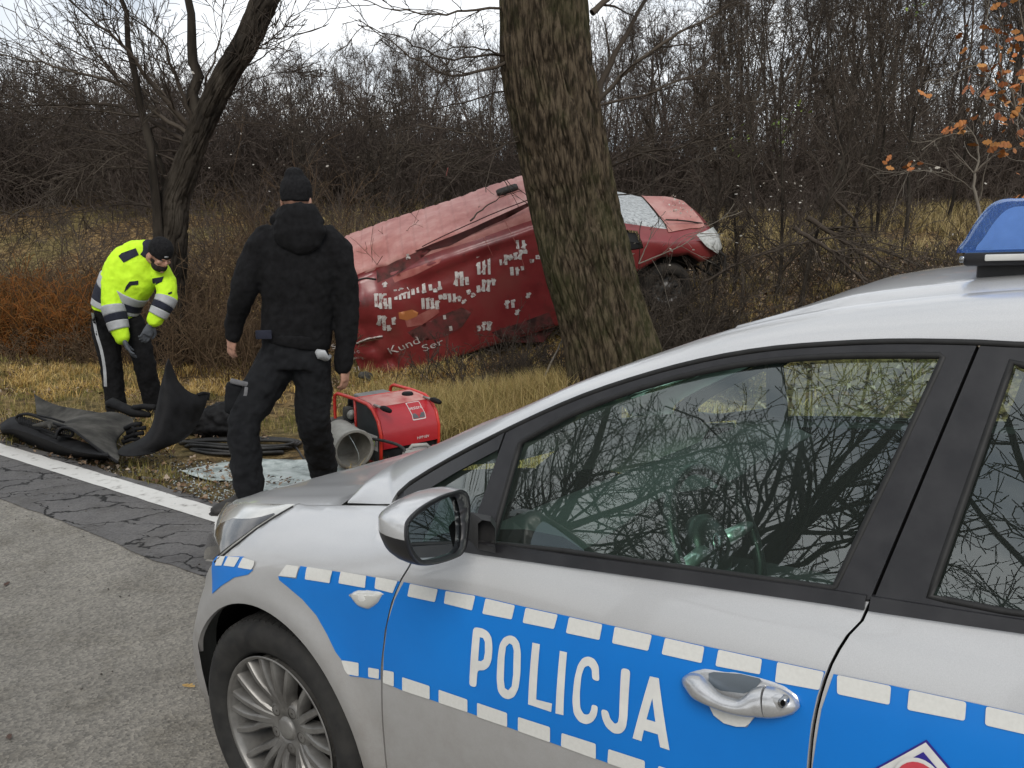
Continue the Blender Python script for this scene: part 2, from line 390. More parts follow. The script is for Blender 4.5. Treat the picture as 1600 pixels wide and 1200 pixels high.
# ================================================================== VEGETATION
def unit(v): return v / (np.linalg.norm(v, axis=-1, keepdims=True) + 1e-12)
def grow(P0, D0, Ln, Rd, n, wob, grav, r, tip=.25, taper=1.0):
    """many branches at once -> points (M,n,3), radii (M,n)"""
    M = len(P0); P = np.zeros((M, n, 3)); P[:, 0] = P0; d = unit(np.array(D0, float)); st_ = (Ln / (n - 1))[:, None]
    for i in range(1, n):
        d = unit(d + r.normal(0, wob, (M, 3)) + np.array([0, 0, grav])); P[:, i] = P[:, i - 1] + d * st_
    t = np.linspace(0, 1, n)[None, :]; R = Rd[:, None] * (1 - (1 - tip) * t ** taper); return P, R
def spawn(P, R, k, lo, hi, ang, lenf, radf, r, up=0.0, lens=None):
    M, n, _ = P.shape; K = int(M * k); b = r.integers(0, M, K); t = r.uniform(lo, hi, K) * (n - 1); i = np.minimum(t.astype(int), n - 2); f = (t - i)[:, None]
    p = P[b, i] * (1 - f) + P[b, i + 1] * f; d = unit(P[b, i + 1] - P[b, i]); rnd = r.normal(0, 1, (K, 3)); side = unit(rnd - (rnd * d).sum(1, keepdims=True) * d)
    a = np.radians(r.normal(ang, ang * .28, K))[:, None]; nd = unit(d * np.cos(a) + side * np.sin(a) + np.array([0, 0, up]))
    L_ = np.linalg.norm(P[b, -1] - P[b, 0], axis=1) * lenf * (1 - .45 * t / (n - 1)) * r.uniform(.55, 1.25, K); Rr = (R[b, i] * (1 - f[:, 0]) + R[b, i + 1] * f[:, 0]) * radf * r.uniform(.7, 1.1, K)
    return p, nd, L_, Rr
def tubes(sets, minr=0.0, ns=None):
    VV = []; FF = []; base = 0
    for s_ in sets:
        P, R = s_[0], s_[1]; k = s_[2] if len(s_) > 2 else 3
        M, n, _ = P.shape; R = np.maximum(R, minr)
        T = np.empty_like(P); T[:, 1:-1] = P[:, 2:] - P[:, :-2]; T[:, 0] = P[:, 1] - P[:, 0]; T[:, -1] = P[:, -1] - P[:, -2]; T = unit(T)
        ref = unit(np.cross(T[:, 0], np.array([.31, .77, .11])))[:, None, :] * np.ones((1, n, 1)); X = unit(ref - (ref * T).sum(2, keepdims=True) * T); Y = np.cross(T, X)
        a = np.arange(k) * 2 * np.pi / k; V = P[:, :, None, :] + R[:, :, None, None] * (np.cos(a)[None, None, :, None] * X[:, :, None, :] + np.sin(a)[None, None, :, None] * Y[:, :, None, :])
        VV.append(V.reshape(-1, 3)); m_ = np.arange(M)[:, None, None] * n * k; i = np.arange(n - 1)[None, :, None] * k; q = np.arange(k)[None, None, :]; q2 = (q + 1) % k
        F = np.stack([m_ + i + q, m_ + i + q2, m_ + i + k + q2, m_ + i + k + q], -1).reshape(-1, 4) + base; FF.append(F); base += M * n * k
    return np.concatenate(VV), np.concatenate(FF)
A3 = lambda v: np.array([list(v)], float)
def woody(seed, h=7, stems=1, lean=.05, r0=.07, spread=.25, k1=14, k2=7, k3=5, ang=42, up=.05, low=.18, wob=.09, tw=.004, l1=.5, k4=0):
    r = np.random.default_rng(seed); P0 = np.zeros((stems, 3)); P0[:, :2] = r.normal(0, .12 if stems > 1 else 0, (stems, 2)); D = np.stack([r.normal(0, spread if stems > 1 else lean, stems), r.normal(0, spread if stems > 1 else lean, stems), np.ones(stems)], 1)
    a = grow(P0, D, r.uniform(.75, 1, stems) * h, r.uniform(.7, 1, stems) * r0, 14, wob * .7, .03, r, .15)
    b = grow(*spawn(*a, k1, low, .98, ang, l1, .5, r, up), 8, wob * 1.5, .05, r, .3); c = grow(*spawn(*b, k2, .15, .98, ang, .55, .55, r, up), 6, wob * 2, .03, r, .4); d = grow(*spawn(*c, k3, .1, .98, ang + 4, .6, .6, r, up * .5), 4, wob * 2.2, .02, r, .5)
    S = [(a[0], a[1], 7), (b[0], np.maximum(b[1], tw * 1.3), 4), (c[0], np.maximum(c[1], tw), 3), (d[0], np.maximum(d[1], tw * .75), 3)]
    if k4: e = grow(*spawn(*d, k4, .2, .98, ang, .6, .7, r, 0), 3, wob * 2, 0, r, .5); S.append((e[0], np.maximum(e[1], tw * .65), 3))
    return S
def barkmat(name, cols, scale=5, bump=.6, stretch=(1, 1, .25), bs=30):
    return nmat(name, cols, scale=scale, rough=.92, spec=.15, bump=bump, bscale=bs, detail=8, stretch=stretch, bdist=.02)
M_bark = barkmat('bark_dark', [(.012, .010, .008), (.028, .023, .018), (.052, .044, .035)])
M_twig = island_ramp('twigs_grey', [(.035, .028, .022), (.06, .048, .038), (.09, .075, .06)], .9, .15)
M_twigb = island_ramp('twigs_brown', [(.040, .031, .025), (.068, .053, .044), (.105, .084, .070)], .9, .15)
M_bush = island_ramp('bush_russet', [(.045, .029, .018), (.085, .055, .033), (.15, .10, .06), (.08, .058, .032)], .9, .15)
M_orange = island_ramp('bracken_orange', [(.22, .075, .02), (.30, .12, .03), (.17, .09, .03), (.11, .06, .025)], .9, .15)
def spot(px, depth):
    p = at(px, 600, depth); return Vector((p.x, depth, ter(p.x, depth)))
# --- the wood behind the field: five tree shapes copied many times
protos = []
for k in range(6):
    S = woody(40 + k, h=7.2, stems=(1, 2, 3, 1, 2, 3)[k], r0=.075, spread=.13, k1=13 if k % 3 == 0 else 10, k2=8, k3=5, ang=42, up=.13, low=.25, tw=.0062, l1=.46, k4=2, wob=.11)
    V, F = tubes(S); protos.append(mesh_np('bare_tree', V, F))
    protos[-1].materials.append((M_twig, M_twigb)[k % 2])
rt = random.Random(5); cnt = 0
def wood_top(px):   # height of the tree tops in the photograph, as picture rows
    return float(np.interp(px, [-400, 0, 150, 330, 420, 520, 640, 760, 900, 1000, 1150, 1600, 2000], [90, 120, 128, 120, 95, 72, 52, 62, 40, 10, -60, -130, -150]))
for row, (dep, n_) in enumerate(((27, 30), (31, 30), (36, 32), (43, 30))):
    for k in range(n_):
        px = -330 + 2300 * (k + rt.uniform(.1, .9)) / n_; d = dep + rt.uniform(-1.5, 1.5); p = spot(px, d)
        ytop = wood_top(px) + rt.uniform(-14, 30); z = at(px, ytop, d).z; sc = max(.5, (z - p.z) / 6.9)
        o = bpy.data.objects.new('bare_tree', protos[rt.randrange(6)]); SC.collection.objects.link(o); o.location = p - Vector((0, 0, .1)); o.rotation_euler = (0, 0, rt.uniform(0, 6.28)); w = min(sc, 1.15); o.scale = (w, w, sc)
        tag(o, 'slim bare tree in the dense brown wood beyond the grass field', 'tree', 'bare trees of the wood beyond the field'); cnt += 1
# undergrowth along the wood edge, one mass
def scrub(name, specs, mat, label, seed, tw=.005, cat='undergrowth'):
    """specs: (px, depth, height, count) clumps"""
    r = np.random.default_rng(seed); A = []; 
    P0 = []; D0 = []; L_ = []
    for (px, dep, h, n, sw) in specs:
        c = spot(px, dep)
        for _ in range(n):
            x = c.x + r.normal(0, sw); y = c.y + r.normal(0, sw * .6); P0.append((x, y, ter(x, y) - .03)); D0.append((r.normal(0, .42), r.normal(0, .42), 1)); L_.append(h * r.uniform(.45, 1.1))
    P0 = np.array(P0); D0 = np.array(D0); L_ = np.array(L_)
    a = grow(P0, D0, L_, np.full(len(P0), tw * 1.8), 7, .16, -.02, r, .4); b = grow(*spawn(*a, 6, .15, .98, 40, .5, .6, r, .1), 4, .2, -.02, r, .5); c = grow(*spawn(*b, 2.5, .1, .98, 42, .6, .7, r, 0), 3, .2, 0, r, .5)
    V, F = tubes([(a[0], np.maximum(a[1], tw), 3), (b[0], np.maximum(b[1], tw * .75), 3), (c[0], np.maximum(c[1], tw * .6), 3)])
    o = obj(name, V, F, mat); tag(o, kind='stuff', label=label, cat=cat); return o
rs = random.Random(9)
scrub('undergrowth', [(-330 + 2300 * (k + rs.random()) / 150, rs.choice((24.5, 26, 28, 30)) + rs.uniform(-.8, .8), rs.uniform(2.4, 4.1), 40, .7) for k in range(160)], M_twigb, 'dense dark brown brush along the edge of the wood behind the field', 3, .0085)
# --- numpy value noise for bark
def vnoise(x, y, seed=0, perx=None):
    xi = np.floor(x).astype(int); yi = np.floor(y).astype(int); fx = x - xi; fy = y - yi; fx = fx * fx * (3 - 2 * fx); fy = fy * fy * (3 - 2 * fy)
    def h(a, b):
        if perx: a = a % perx
        n = (a * 374761393 + b * 668265263 + seed * 974634777) & 0xffffffff; n = ((n ^ (n >> 13)) * 1274126177) & 0xffffffff; return ((n ^ (n >> 16)) & 0xffff) / 65535.
    return (h(xi, yi) * (1 - fx) + h(xi + 1, yi) * fx) * (1 - fy) + (h(xi, yi + 1) * (1 - fx) + h(xi + 1, yi + 1) * fx) * fy
def trunk_mesh(axis, radii, nu=220, nv=420, ridge=.022, per=36, vf=5.0, flare=None, seed=1):
    """axis: list of points, radii along them; fissured bark as real relief"""
    A = np.array(cr_spline(axis, 12)); Rr = np.interp(np.linspace(0, len(radii) - 1, len(A)), range(len(radii)), radii)
    s = np.concatenate([[0], np.cumsum(np.linalg.norm(np.diff(A, axis=0), axis=1))]); S = np.linspace(0, s[-1], nv)
    C = np.stack([np.interp(S, s, A[:, k]) for k in range(3)], 1); R = np.interp(S, s, Rr); T = unit(np.gradient(C, axis=0)); X = unit(np.cross(T, np.array([0, 1., 0.]))); Y = np.cross(T, X)
    th = np.arange(nu) * 2 * np.pi / nu; TH, SS_ = np.meshgrid(th, S); u = TH / (2 * np.pi) * per; v = SS_ * vf
    w = (vnoise(u * .5, v * .6, 5 + seed, per // 2) - .5) * 1.6; n1_ = vnoise(u + w, v * .55 + w * .3, seed, None); n2_ = vnoise(u * 2 + w, v * 1.3, 3 + seed, None); rd = 1 - np.abs(2 * n1_ - 1); rd2 = 1 - np.abs(2 * n2_ - 1)
    f = np.clip((TH / (2 * np.pi)) * 12, 0, 1) * np.clip((1 - TH / (2 * np.pi)) * 12, 0, 1)     # fade at the seam (turned away)
    lump = (vnoise(u / 9, v * .35, 11 + seed, per // 9) - .5) * .05
    disp = ridge * (-(rd ** 3) * 1.0 - .4 * rd2 ** 2 + .5) * (.4 + .6 * f) + lump * R[:, None] * 2
    RR = R[:, None] + disp
    if flare: RR = RR + flare * np.exp(-S / .35)[:, None] * (.6 + .5 * np.sin(TH * 5 + 1))
    V = C[:, None, :] + RR[:, :, None] * (np.cos(TH)[:, :, None] * X[:, None, :] + np.sin(TH)[:, :, None] * Y[:, None, :])
    i = np.arange(nv - 1)[:, None] * nu; q = np.arange(nu)[None, :]; F = np.stack([i + q, i + (q + 1) % nu, i + nu + (q + 1) % nu, i + nu + q], -1).reshape(-1, 4)
    return V.reshape(-1, 3), F[:, ::-1]
M_oak = nmat('oak_bark', [(.018, .014, .009), (.050, .038, .026), (.095, .074, .050)], scale=30, rough=.95, spec=.12, bump=.9, bscale=90, detail=6, stretch=(1, 1, .22), bdist=.012, pos=(.40, .60))
nt = M_oak.node_tree; b = nt.nodes['Principled BSDF']; L = nt.links.new    # green algae on one side and higher up
tc = _n(nt, 'ShaderNodeTexCoord'); n_ = _n(nt, 'ShaderNodeTexNoise'); n_.inputs['Scale'].default_value = 1.6; n_.inputs['Detail'].default_value = 7; n_.inputs['Roughness'].default_value = .7; L(tc.outputs['Object'], n_.inputs[0])
rp = _n(nt, 'ShaderNodeValToRGB'); rp.color_ramp.elements[0].position = .46; rp.color_ramp.elements[0].color = (0, 0, 0, 1); rp.color_ramp.elements[1].position = .60; rp.color_ramp.elements[1].color = (.38, .38, .38, 1); L(n_.outputs['Fac'], rp.inputs[0])
mxm = _n(nt, 'ShaderNodeMixRGB'); L(rp.outputs[0], mxm.inputs[0]); L(b.inputs['Base Color'].links[0].from_socket, mxm.inputs[1]); mxm.inputs[2].default_value = (.050, .056, .022, 1); L(mxm.outputs[0], b.inputs['Base Color'])
def twigs_of(bases, seed, tw=.004, k2=7, k3=4, ang=38, up=.04, wob=.16, l2=.5, l3=.5, grav=0.0):
    """bases: list of (list of 3D points, radius). returns tube sets with side twigs"""
    r = np.random.default_rng(seed); N = 16; P = []; R = []
    for pts, rad in bases:
        A = np.array(cr_spline(pts, 8)); s = np.concatenate([[0], np.cumsum(np.linalg.norm(np.diff(A, axis=0), axis=1))]); q = np.linspace(0, s[-1], N)
        p = np.stack([np.interp(q, s, A[:, k]) for k in range(3)], 1); p[1:-1] += r.normal(0, .012 * s[-1] / 2, (N - 2, 3)); P.append(p); R.append(rad * (1 - .82 * np.linspace(0, 1, N)))
    P = np.array(P); R = np.array(R); b = grow(*spawn(P, R, k2, .12, .98, ang, l2, .55, r, up), 7, wob, grav, r, .35); c = grow(*spawn(*b, k3, .12, .98, ang, l3, .65, r, up), 4, wob * 1.2, grav, r, .5)
    return [(P, np.maximum(R, tw), 7), (b[0], np.maximum(b[1], tw * .8), 4), (c[0], np.maximum(c[1], tw * .6), 3)]
# big roadside tree the van is behind
D = 8.0
ax = [at(972, 640, D), at(966, 590, D), at(948, 520, D), at(915, 400, D), at(893, 300, D), at(872, 190, D), at(855, 90, D), at(848, 0, D), at(842, -120, D), at(838, -330, D), at(850, -620, D), at(880, -900, D)]
ax[0].z = min(ax[0].z, ter(ax[0].x, 8.0) - .25)
oak = thing('roadside_tree', 'thick leaning tree trunk with fissured bark between the van and police car', 'tree', (0, 0, 0))
V, F = trunk_mesh([tuple(p) for p in ax], [.52, .44, .405, .375, .375, .39, .385, .37, .34, .30, .22, .10], 560, 760, flare=.10, ridge=.031, per=74, vf=5.5)
tk = obj('trunk', V, F, M_oak, oak)
def pl(pts, y0, y1=None):
    y1 = y0 if y1 is None else y1; n = len(pts); return [tuple(at(p[0], p[1], y0 + (y1 - y0) * i / max(1, n - 1))) for i, p in enumerate(pts)]
def branch_obj(name, bases, seed, mat, parent, **k):
    V, F = tubes(twigs_of(bases, seed, **k)); o = obj(name, V, F, mat, parent); return o
branch_obj('low_branches', [(pl([(800, 85), (740, 88), (690, 92), (630, 60), (560, 40)], 7.9, 7.0), .012), (pl([(796, 10), (740, 18), (690, 22), (600, 12), (520, -20)], 7.9, 7.2), .012), (pl([(800, 92), (770, 105), (700, 118), (640, 85), (560, 30)], 7.9, 7.4), .016),
    (pl([(805, 135), (760, 150), (700, 165), (620, 178), (530, 160)], 8, 7.4), .008), (pl([(810, 90), (740, 75), (690, 78), (650, 95)], 7.9, 7.3), .010), (pl([(812, 220), (780, 225), (720, 205), (650, 195)], 7.9, 7.5), .006),
    (pl([(820, 205), (770, 235), (700, 225), (640, 232)], 7.9, 7.3), .006), (pl([(790, 275), (740, 265), (700, 250), (660, 252)], 8.3, 8), .006)], 2, M_twig, oak, tw=.0042, k2=9, k3=4, grav=-.03, wob=.14, up=-.05)
branch_obj('right_branches', [(pl([(928, 170), (945, 115), (975, 60), (1010, 0), (1050, -90)], 8.1, 8.6), .034), (pl([(930, 165), (975, 115), (1040, 65), (1110, 25), (1170, -20)], 8.1, 7.6), .022), (pl([(935, 165), (1000, 148), (1070, 120), (1160, 60), (1240, 20)], 8.1, 7.8), .012),
    (pl([(950, 262), (1010, 238), (1070, 232), (1110, 200), (1160, 150)], 8.1, 7.4), .012), (pl([(950, 258), (1000, 222), (1060, 205), (1120, 180)], 8.1, 7.8), .008), (pl([(925, 20), (960, -10), (1020, -60)], 8, 8.2), .03), (pl([(958, 305), (1000, 300), (1060, 262), (1150, 225)], 8.2, 8.6), .007)], 6, M_twig, oak, tw=.0042, k2=9, k3=4, wob=.14, up=.05)
r_ = np.random.default_rng(3); T0 = np.array(ax[8]); hi = []
for k in range(16):
    z = r_.uniform(0, 1); s0 = np.array(cr_spline([tuple(p) for p in ax[7:]], 6)); p = s0[int(z * (len(s0) - 4))]; a = r_.uniform(0, 6.28); d = np.array([math.cos(a), math.sin(a), .7]); hi.append(([tuple(p), tuple(p + d * 1.1 + [0, 0, .1]), tuple(p + d * 2.3 + [0, 0, .6])], .05 * (1 - .5 * z)))
branch_obj('crown', hi, 8, M_twig, oak, tw=.005, k2=12, k3=6)
# multi-stemmed tree on the left
D = 11.5
left = thing('leaning_tree', 'dark multi-stemmed tree leaning right behind the man in the yellow jacket', 'tree')
b0 = spot(262, D); base = (b0.x, b0.y, b0.z - .2)
V, F = trunk_mesh([base, tuple(at(268, 350, D)), tuple(at(290, 265, D)), tuple(at(318, 190, D)), tuple(at(352, 120, D)), tuple(at(388, 60, D)), tuple(at(410, 10, D)), tuple(at(424, -14, D))], [.24, .19, .160, .14, .14, .155, .155, .125], 160, 420, ridge=.030, per=34, vf=7, seed=4)
obj('trunk', V, F, M_bark, left)
stems = [(([base] + pl([(248, 345), (235, 270), (222, 190), (212, 110), (198, 40), (190, -30), (188, -140)], D - .2)), .085), (pl([(306, 215), (305, 160), (302, 90), (295, 20), (288, -60), (285, -160)], D + .1), .085), (pl([(262, 330), (250, 250), (236, 200)], D + .2), .05)]
V, F = tubes([(s_[0], s_[1], 10) for s_ in [twigs_of([s], 3, k2=1, k3=1)[0] for s in stems]]); obj('stem', V, F, M_bark, left)
lt = []
for pts, rad in [([(300, 230), (240, 190), (170, 165), (90, 162), (0, 170)], .035), ([(300, 215), (230, 165), (150, 120), (70, 100), (-30, 80)], .03), ([(298, 200), (240, 135), (200, 80), (130, 20), (90, -20)], .035), ([(300, 190), (275, 120), (250, 60), (195, 20)], .03), ([(310, 180), (330, 110), (345, 50), (350, -20)], .018), ([(305, 205), (200, 130), (80, 60), (-20, -10)], .015), ([(300, 240), (200, 230), (120, 215), (20, 200)], .013),
    ([(290, 260), (180, 215), (80, 190), (-20, 150)], .014), ([(285, 280), (200, 260), (130, 265), (40, 330)], .010), ([(280, 300), (220, 240), (160, 245), (80, 310)], .010), ([(300, 230), (260, 160), (235, 90), (240, 10)], .014), ([(345, 130), (400, 95), (450, 60), (510, 40)], .012), ([(330, 170), (390, 130), (440, 112), (500, 120)], .010), ([(318, 200), (380, 190), (430, 195), (500, 180)], .010), ([(360, 110), (400, 75), (430, 60), (460, 20)], .010),
    ([(270, 330), (200, 318), (120, 330), (30, 340)], .012), ([(310, 190), (260, 120), (220, 60), (170, 0)], .013), ([(295, 225), (210, 200), (100, 130), (20, 110)], .012), ([(300, 210), (250, 180), (170, 100), (110, 60)], .012)]:
    lt.append((pl(pts, D, D + random.Random(pts[-1][0]).uniform(-1.6, 1.2)), rad))
branch_obj('branches', lt, 12, M_twig, left, tw=.0060, k2=17, k3=6, wob=.13, up=.06)
# saplings in front of the wood on the right: each a thing with its own base and lean
SAP = [(1132, 12.5, 150, .035, 'slim sapling with many side twigs just right of the van headlight'), (1205, 11.8, 20, .030, 'sapling rising from the leaf-strewn bank above the middle of the car roof'), (1243, 11.0, -10, .034, 'thicker dark sapling left of the heap of fallen branches'), (1292, 13.5, -60, .036, 'sapling rising behind the heap of fallen branches'), (1395, 15, -80, .040, 'straight grey sapling left of the light bar'), (1070, 14.5, 40, .036, 'sapling behind the bonnet of the wrecked van'),
       (1345, 16.5, -60, .036, 'dark sapling at the far edge of the bank, before the wood'), (1175, 17.5, -90, .05, 'tall bare young tree standing in the grass right of the van'), (1460, 17, -100, .05, 'tall bare young tree behind the light bar'), (1100, 19, -60, .05, 'forked bare young tree beyond the van nose'), (1010, 18.5, 20, .045, 'bare young tree seen over the wrecked van windscreen'), (1575, 18, -60, .05, 'bare young tree at the right behind the oak leaves'),
       (620, 21, 95, .03, 'low bare young tree behind the van roof'), (470, 20, 110, .03, 'bare young tree behind the head of the man in black')]
for k, (px, dep, ytop, r0, lab) in enumerate(SAP):
    b = spot(px, dep); h = at(px, ytop, dep).z - b.z; S = woody(100 + k, h=h, stems=1 if k % 3 else 2, r0=r0, spread=.10, lean=.06, k1=20, k2=7, k3=4, ang=40, up=.12, low=.12, tw=.0042 + .0002 * (dep - 11), l1=.34, k4=1)
    V1, F1 = tubes(S[:1]); V2, F2 = tubes(S[1:]); t_ = thing('sapling', lab, 'tree', b - Vector((0, 0, .05)), 'saplings on the bank'); obj('trunk', V1, F1, M_bark, t_); obj('crown', V2, F2, M_twig, t_)
# trees on the far side of the road, behind the viewer: they show in the car windows
protoL = []
for k in range(2):
    S = woody(300 + k, h=11, stems=1, r0=.26, k1=20, k2=9, k3=5, ang=46, up=.10, low=.22, tw=.009, l1=.5, k4=1, wob=.12); V1, F1 = tubes(S[:1]); V2, F2 = tubes(S[1:]); protoL.append((mesh_np('trunk', V1, F1), mesh_np('crown', V2, F2)))
    protoL[-1][0].materials.append(M_bark); protoL[-1][1].materials.append(M_bark)
for k, (s, t, sc, lab) in enumerate([(1.0, -9.3, 1.0, 'tall bare tree across the road, opposite the police car'), (5.2, -9.8, .9, 'second tall bare tree across the road, ahead of the police car'), (9.5, -9.2, 1.05, 'third bare tree across the road, towards the far bend'), (-3.4, -9.8, .95, 'tall bare tree across the road, behind the police car'), (14, -10, 1, 'fourth bare tree across the road, farthest along'), (3.2, -13.5, 1.1, 'bare tree in the second row across the road'), (7.6, -14, 1.1, 'bare tree in the second row, farther along the road')]):
    x = L0.x + RN.x * s + RA.x * t; y = L0.y + RN.y * s + RA.y * t; tt = thing('bare_roadside_tree', lab, 'tree', (x, y, ter(x, y) - .1), 'bare trees across the road'); tt.rotation_euler.z = k * 1.3; tt.scale = (sc,) * 3
    a_, b_ = protoL[k % 2]; link('trunk', a_, None, tt); link('crown', b_, None, tt)
# --- brush near the road
rs = random.Random(31)
def clumps(n, x0, x1, d0, d1, h0, h1, cnt, sw): return [(rs.uniform(x0, x1), rs.uniform(d0, d1), rs.uniform(h0, h1), cnt, sw) for _ in range(n)]
scrub('russet_bush', clumps(8, 320, 430, 10.2, 12.5, .9, 1.9, 26, .35) + clumps(7, 380, 520, 12.5, 14, 1.5, 2.7, 36, .4) + clumps(5, 215, 300, 11, 12.2, .6, 1.3, 26, .3), M_bush, 'tangled russet bush between the leaning tree and the man in black', 5, .0042, 'bush')
scrub('left_bush', clumps(44, -90, 330, 12.2, 16, .7, 1.5, 30, .5) + clumps(5, 60, 200, 10.6, 11.6, .3, .7, 16, .3), M_bush, 'low brown bramble thicket behind the man in the yellow jacket', 6, .0042, 'bush')
scrub('orange_bracken', clumps(30, -140, 190, 12, 14, .6, 1.3, 60, .3), M_orange, 'rust-orange bracken at the left edge above the brush', 7, .0050, 'bush')
scrub('bank_brambles', clumps(38, 1040, 1700, 9.5, 15, .35, 1.3, 16, .5) + clumps(10, 700, 900, 9.3, 10.4, .4, .9, 12, .35) + clumps(14, 950, 1130, 8.9, 10.4, .5, 1.15, 16, .3) + clumps(12, 985, 1120, 9.7, 10.6, .7, 1.2, 18, .25), M_twig, 'thin grey brambles scattered over the leaf-strewn bank', 8, .0036, 'brambles')
scrub('wood_edge_scrub', clumps(110, -300, 1900, 16, 24, .7, 1.9, 16, .7), M_twigb, 'low bare scrub in the grass before the wood', 18, .0050, 'scrub')
# arching pale twigs across the van and the bank
def twigobj(name, bases, seed, label, cat, mat=M_twig, group=None, **k):
    V, F = tubes(twigs_of(bases, seed, **k)); o = obj(name, V, F, mat); tag(o, label, cat, group); return o
M_pale = island_ramp('pale_twigs', [(.13, .11, .09), (.2, .18, .15), (.09, .075, .06)], .9, .15)
twigobj('fallen_twig', [(pl([(998, 412), (1030, 400), (1080, 375), (1110, 350), (1160, 330)], 9.6), .008), (pl([(998, 412), (1012, 380), (1028, 345), (1040, 330)], 9.6), .007)], 1, 'pale forked twig lying against the red wing of the van', 'twig', M_pale, k2=4, k3=2, tw=.0035)
twigobj('leaning_branch', [(pl([(848, 600), (862, 565), (880, 530), (890, 500)], 8.6, 8.9), .014)], 2, 'short pale branch leaning beside the trunk foot', 'branch', M_pale, k2=2, k3=1, tw=.004)
twigobj('roof_branch', [(pl([(735, 345), (755, 325), (785, 308), (815, 298)], 11.0, 11.6), .012), (pl([(640, 245), (720, 250), (770, 268), (800, 290), (830, 312)], 10.6, 11.2), .007)], 3, 'dark broken branch lying over the van roof', 'branch', M_twig, k2=3, k3=1, tw=.0045)
for k, (pts, d, rad, lab) in enumerate([([(1260, 340), (1310, 370), (1360, 405), (1440, 440)], 11, .035, 'thickest fallen branch of the heap, sloping down right'), ([(1240, 355), (1300, 395), (1350, 440), (1390, 470)], 10.6, .03, 'fallen branch under the thickest one in the heap'), ([(1290, 290), (1330, 340), (1370, 400), (1420, 460)], 11.3, .022, 'steep fallen branch at the back of the heap'), ([(1180, 400), (1250, 380), (1330, 370), (1450, 395)], 10.9, .018, 'nearly level fallen branch crossing the heap'), ([(1100, 440), (1180, 400), (1250, 375)], 10.3, .016, 'fallen branch reaching left towards the van nose'), ([(1330, 380), (1400, 400), (1470, 430), (1520, 455)], 11.5, .018, 'fallen branch reaching right towards the light bar')]):
    twigobj('fallen_branch', [(pl(pts, d, d - .4), rad)], 20 + k, lab, 'branch', M_twig, 'fallen branches on the bank', k2=16, k3=5, tw=.004, wob=.2)
# pole bundle on the left verge
# oak seedling with orange leaves at the right
def leafset(C, size, r, curl=.3):
    """lobed oak-like leaf cards, bent along the midrib"""
    N = len(C); pr = [(0, 0), (.16, .18), (.22, .30), (.16, .40), (.30, .52), (.30, .62), (.18, .70), (.20, .82), (.08, .95), (0, 1)]
    P = [(x, y) for x, y in pr] + [(-x, y) for x, y in pr[::-1][1:-1]]; P = np.array(P) ; n = len(P)
    q = unit(r.normal(0, 1, (N, 3))); q[:, 2] *= .5; q = unit(q); u = unit(np.cross(q, r.normal(0, 1, (N, 3)))); w = np.cross(q, u); sz = size * r.uniform(.6, 1.3, N)
    V = C[:, None, :] + sz[:, None, None] * (P[None, :, 0:1] * u[:, None, :] + P[None, :, 1:2] * q[:, None, :] + (curl * (P[None, :, 0:1] ** 2) * 2.2 + .15 * P[None, :, 1:2] ** 2) * w[:, None, :])
    F = []; m_ = len(pr)      # left/right fan about the midrib: quads between mirrored outline points
    for i in range(1, m_ - 2): F.append((i, i + 1, n - i - 1, n - i))
    T = [(0, 1, n - 1), (m_ - 2, m_ - 1, m_)]
    FQ = (np.array(F)[None] + np.arange(N)[:, None, None] * n).reshape(-1, 4); FT = (np.array(T)[None] + np.arange(N)[:, None, None] * n).reshape(-1, 3)
    return V.reshape(-1, 3), [tuple(f) for f in FQ.tolist()] + [tuple(f) for f in FT.tolist()]
M_oakleaf = island_ramp('oak_leaves', [(.36, .11, .03), (.42, .17, .05), (.22, .07, .03), (.38, .18, .05), (.30, .09, .04)], .7, .3)
oakl = thing('oak_sapling', 'young oak holding rust-orange leaves above the blue light bar', 'tree')
bas = [(pl([(1535, 345), (1522, 290), (1530, 240), (1518, 205), (1500, 192)], 7.6), .016), (pl([(1522, 270), (1560, 240), (1620, 225)], 7.6), .008), (pl([(1640, 350), (1600, 200), (1560, 100), (1545, 20), (1540, -60)], 7.8, 7.4), .016), (pl([(1700, 300), (1640, 160), (1600, 60), (1590, -40)], 7.4), .014), (pl([(1518, 205), (1470, 215), (1440, 235)], 7.6), .006), (pl([(1527, 300), (1450, 255), (1400, 270), (1340, 255)], 7.7), .006), (pl([(1560, 100), (1500, 110), (1450, 150)], 7.6), .006)]
b1 = spot(1535, 7.6); bas.append(([(b1.x, b1.y, b1.z - .1), tuple(at(1540, 400, 7.6)), tuple(at(1535, 345, 7.6))], .018))
b2 = spot(1700, 7.7); bas.append(([(b2.x, b2.y, b2.z - .1), tuple(at(1660, 400, 7.7)), tuple(at(1640, 350, 7.8))], .02)); bas.append(([(b2.x, b2.y, b2.z - .1), tuple(at(1705, 400, 7.6)), tuple(at(1700, 300, 7.4))], .02))
V, F = tubes(twigs_of(bas, 9, k2=7, k3=3, tw=.0028, wob=.18)); obj('stem', V, F, M_pale, oakl)
r_ = np.random.default_rng(77); C = []
for (cx, cy, sx_, sy_, n) in [(1500, 198, 14, 10, 10), (1530, 185, 20, 10, 12), (1555, 120, 25, 20, 14), (1570, 160, 25, 18, 16), (1590, 130, 16, 22, 14), (1560, 230, 25, 8, 8), (1400, 262, 16, 5, 4), (1440, 255, 22, 6, 4), (1510, 60, 14, 14, 5), (1550, 40, 20, 14, 6), (1590, 60, 14, 20, 8), (1560, 90, 12, 20, 8), (1465, 150, 8, 4, 2), (1550, 215, 10, 8, 5), (1595, 200, 12, 30, 10), (1585, 310, 12, 6, 4), (1590, 10, 18, 12, 6), (1640, 150, 30, 80, 22)]:
    for _ in range(n):
        p = at(r_.normal(cx, sx_), r_.normal(cy, sy_), 7.6 + r_.normal(0, .15)); C.append(tuple(p))
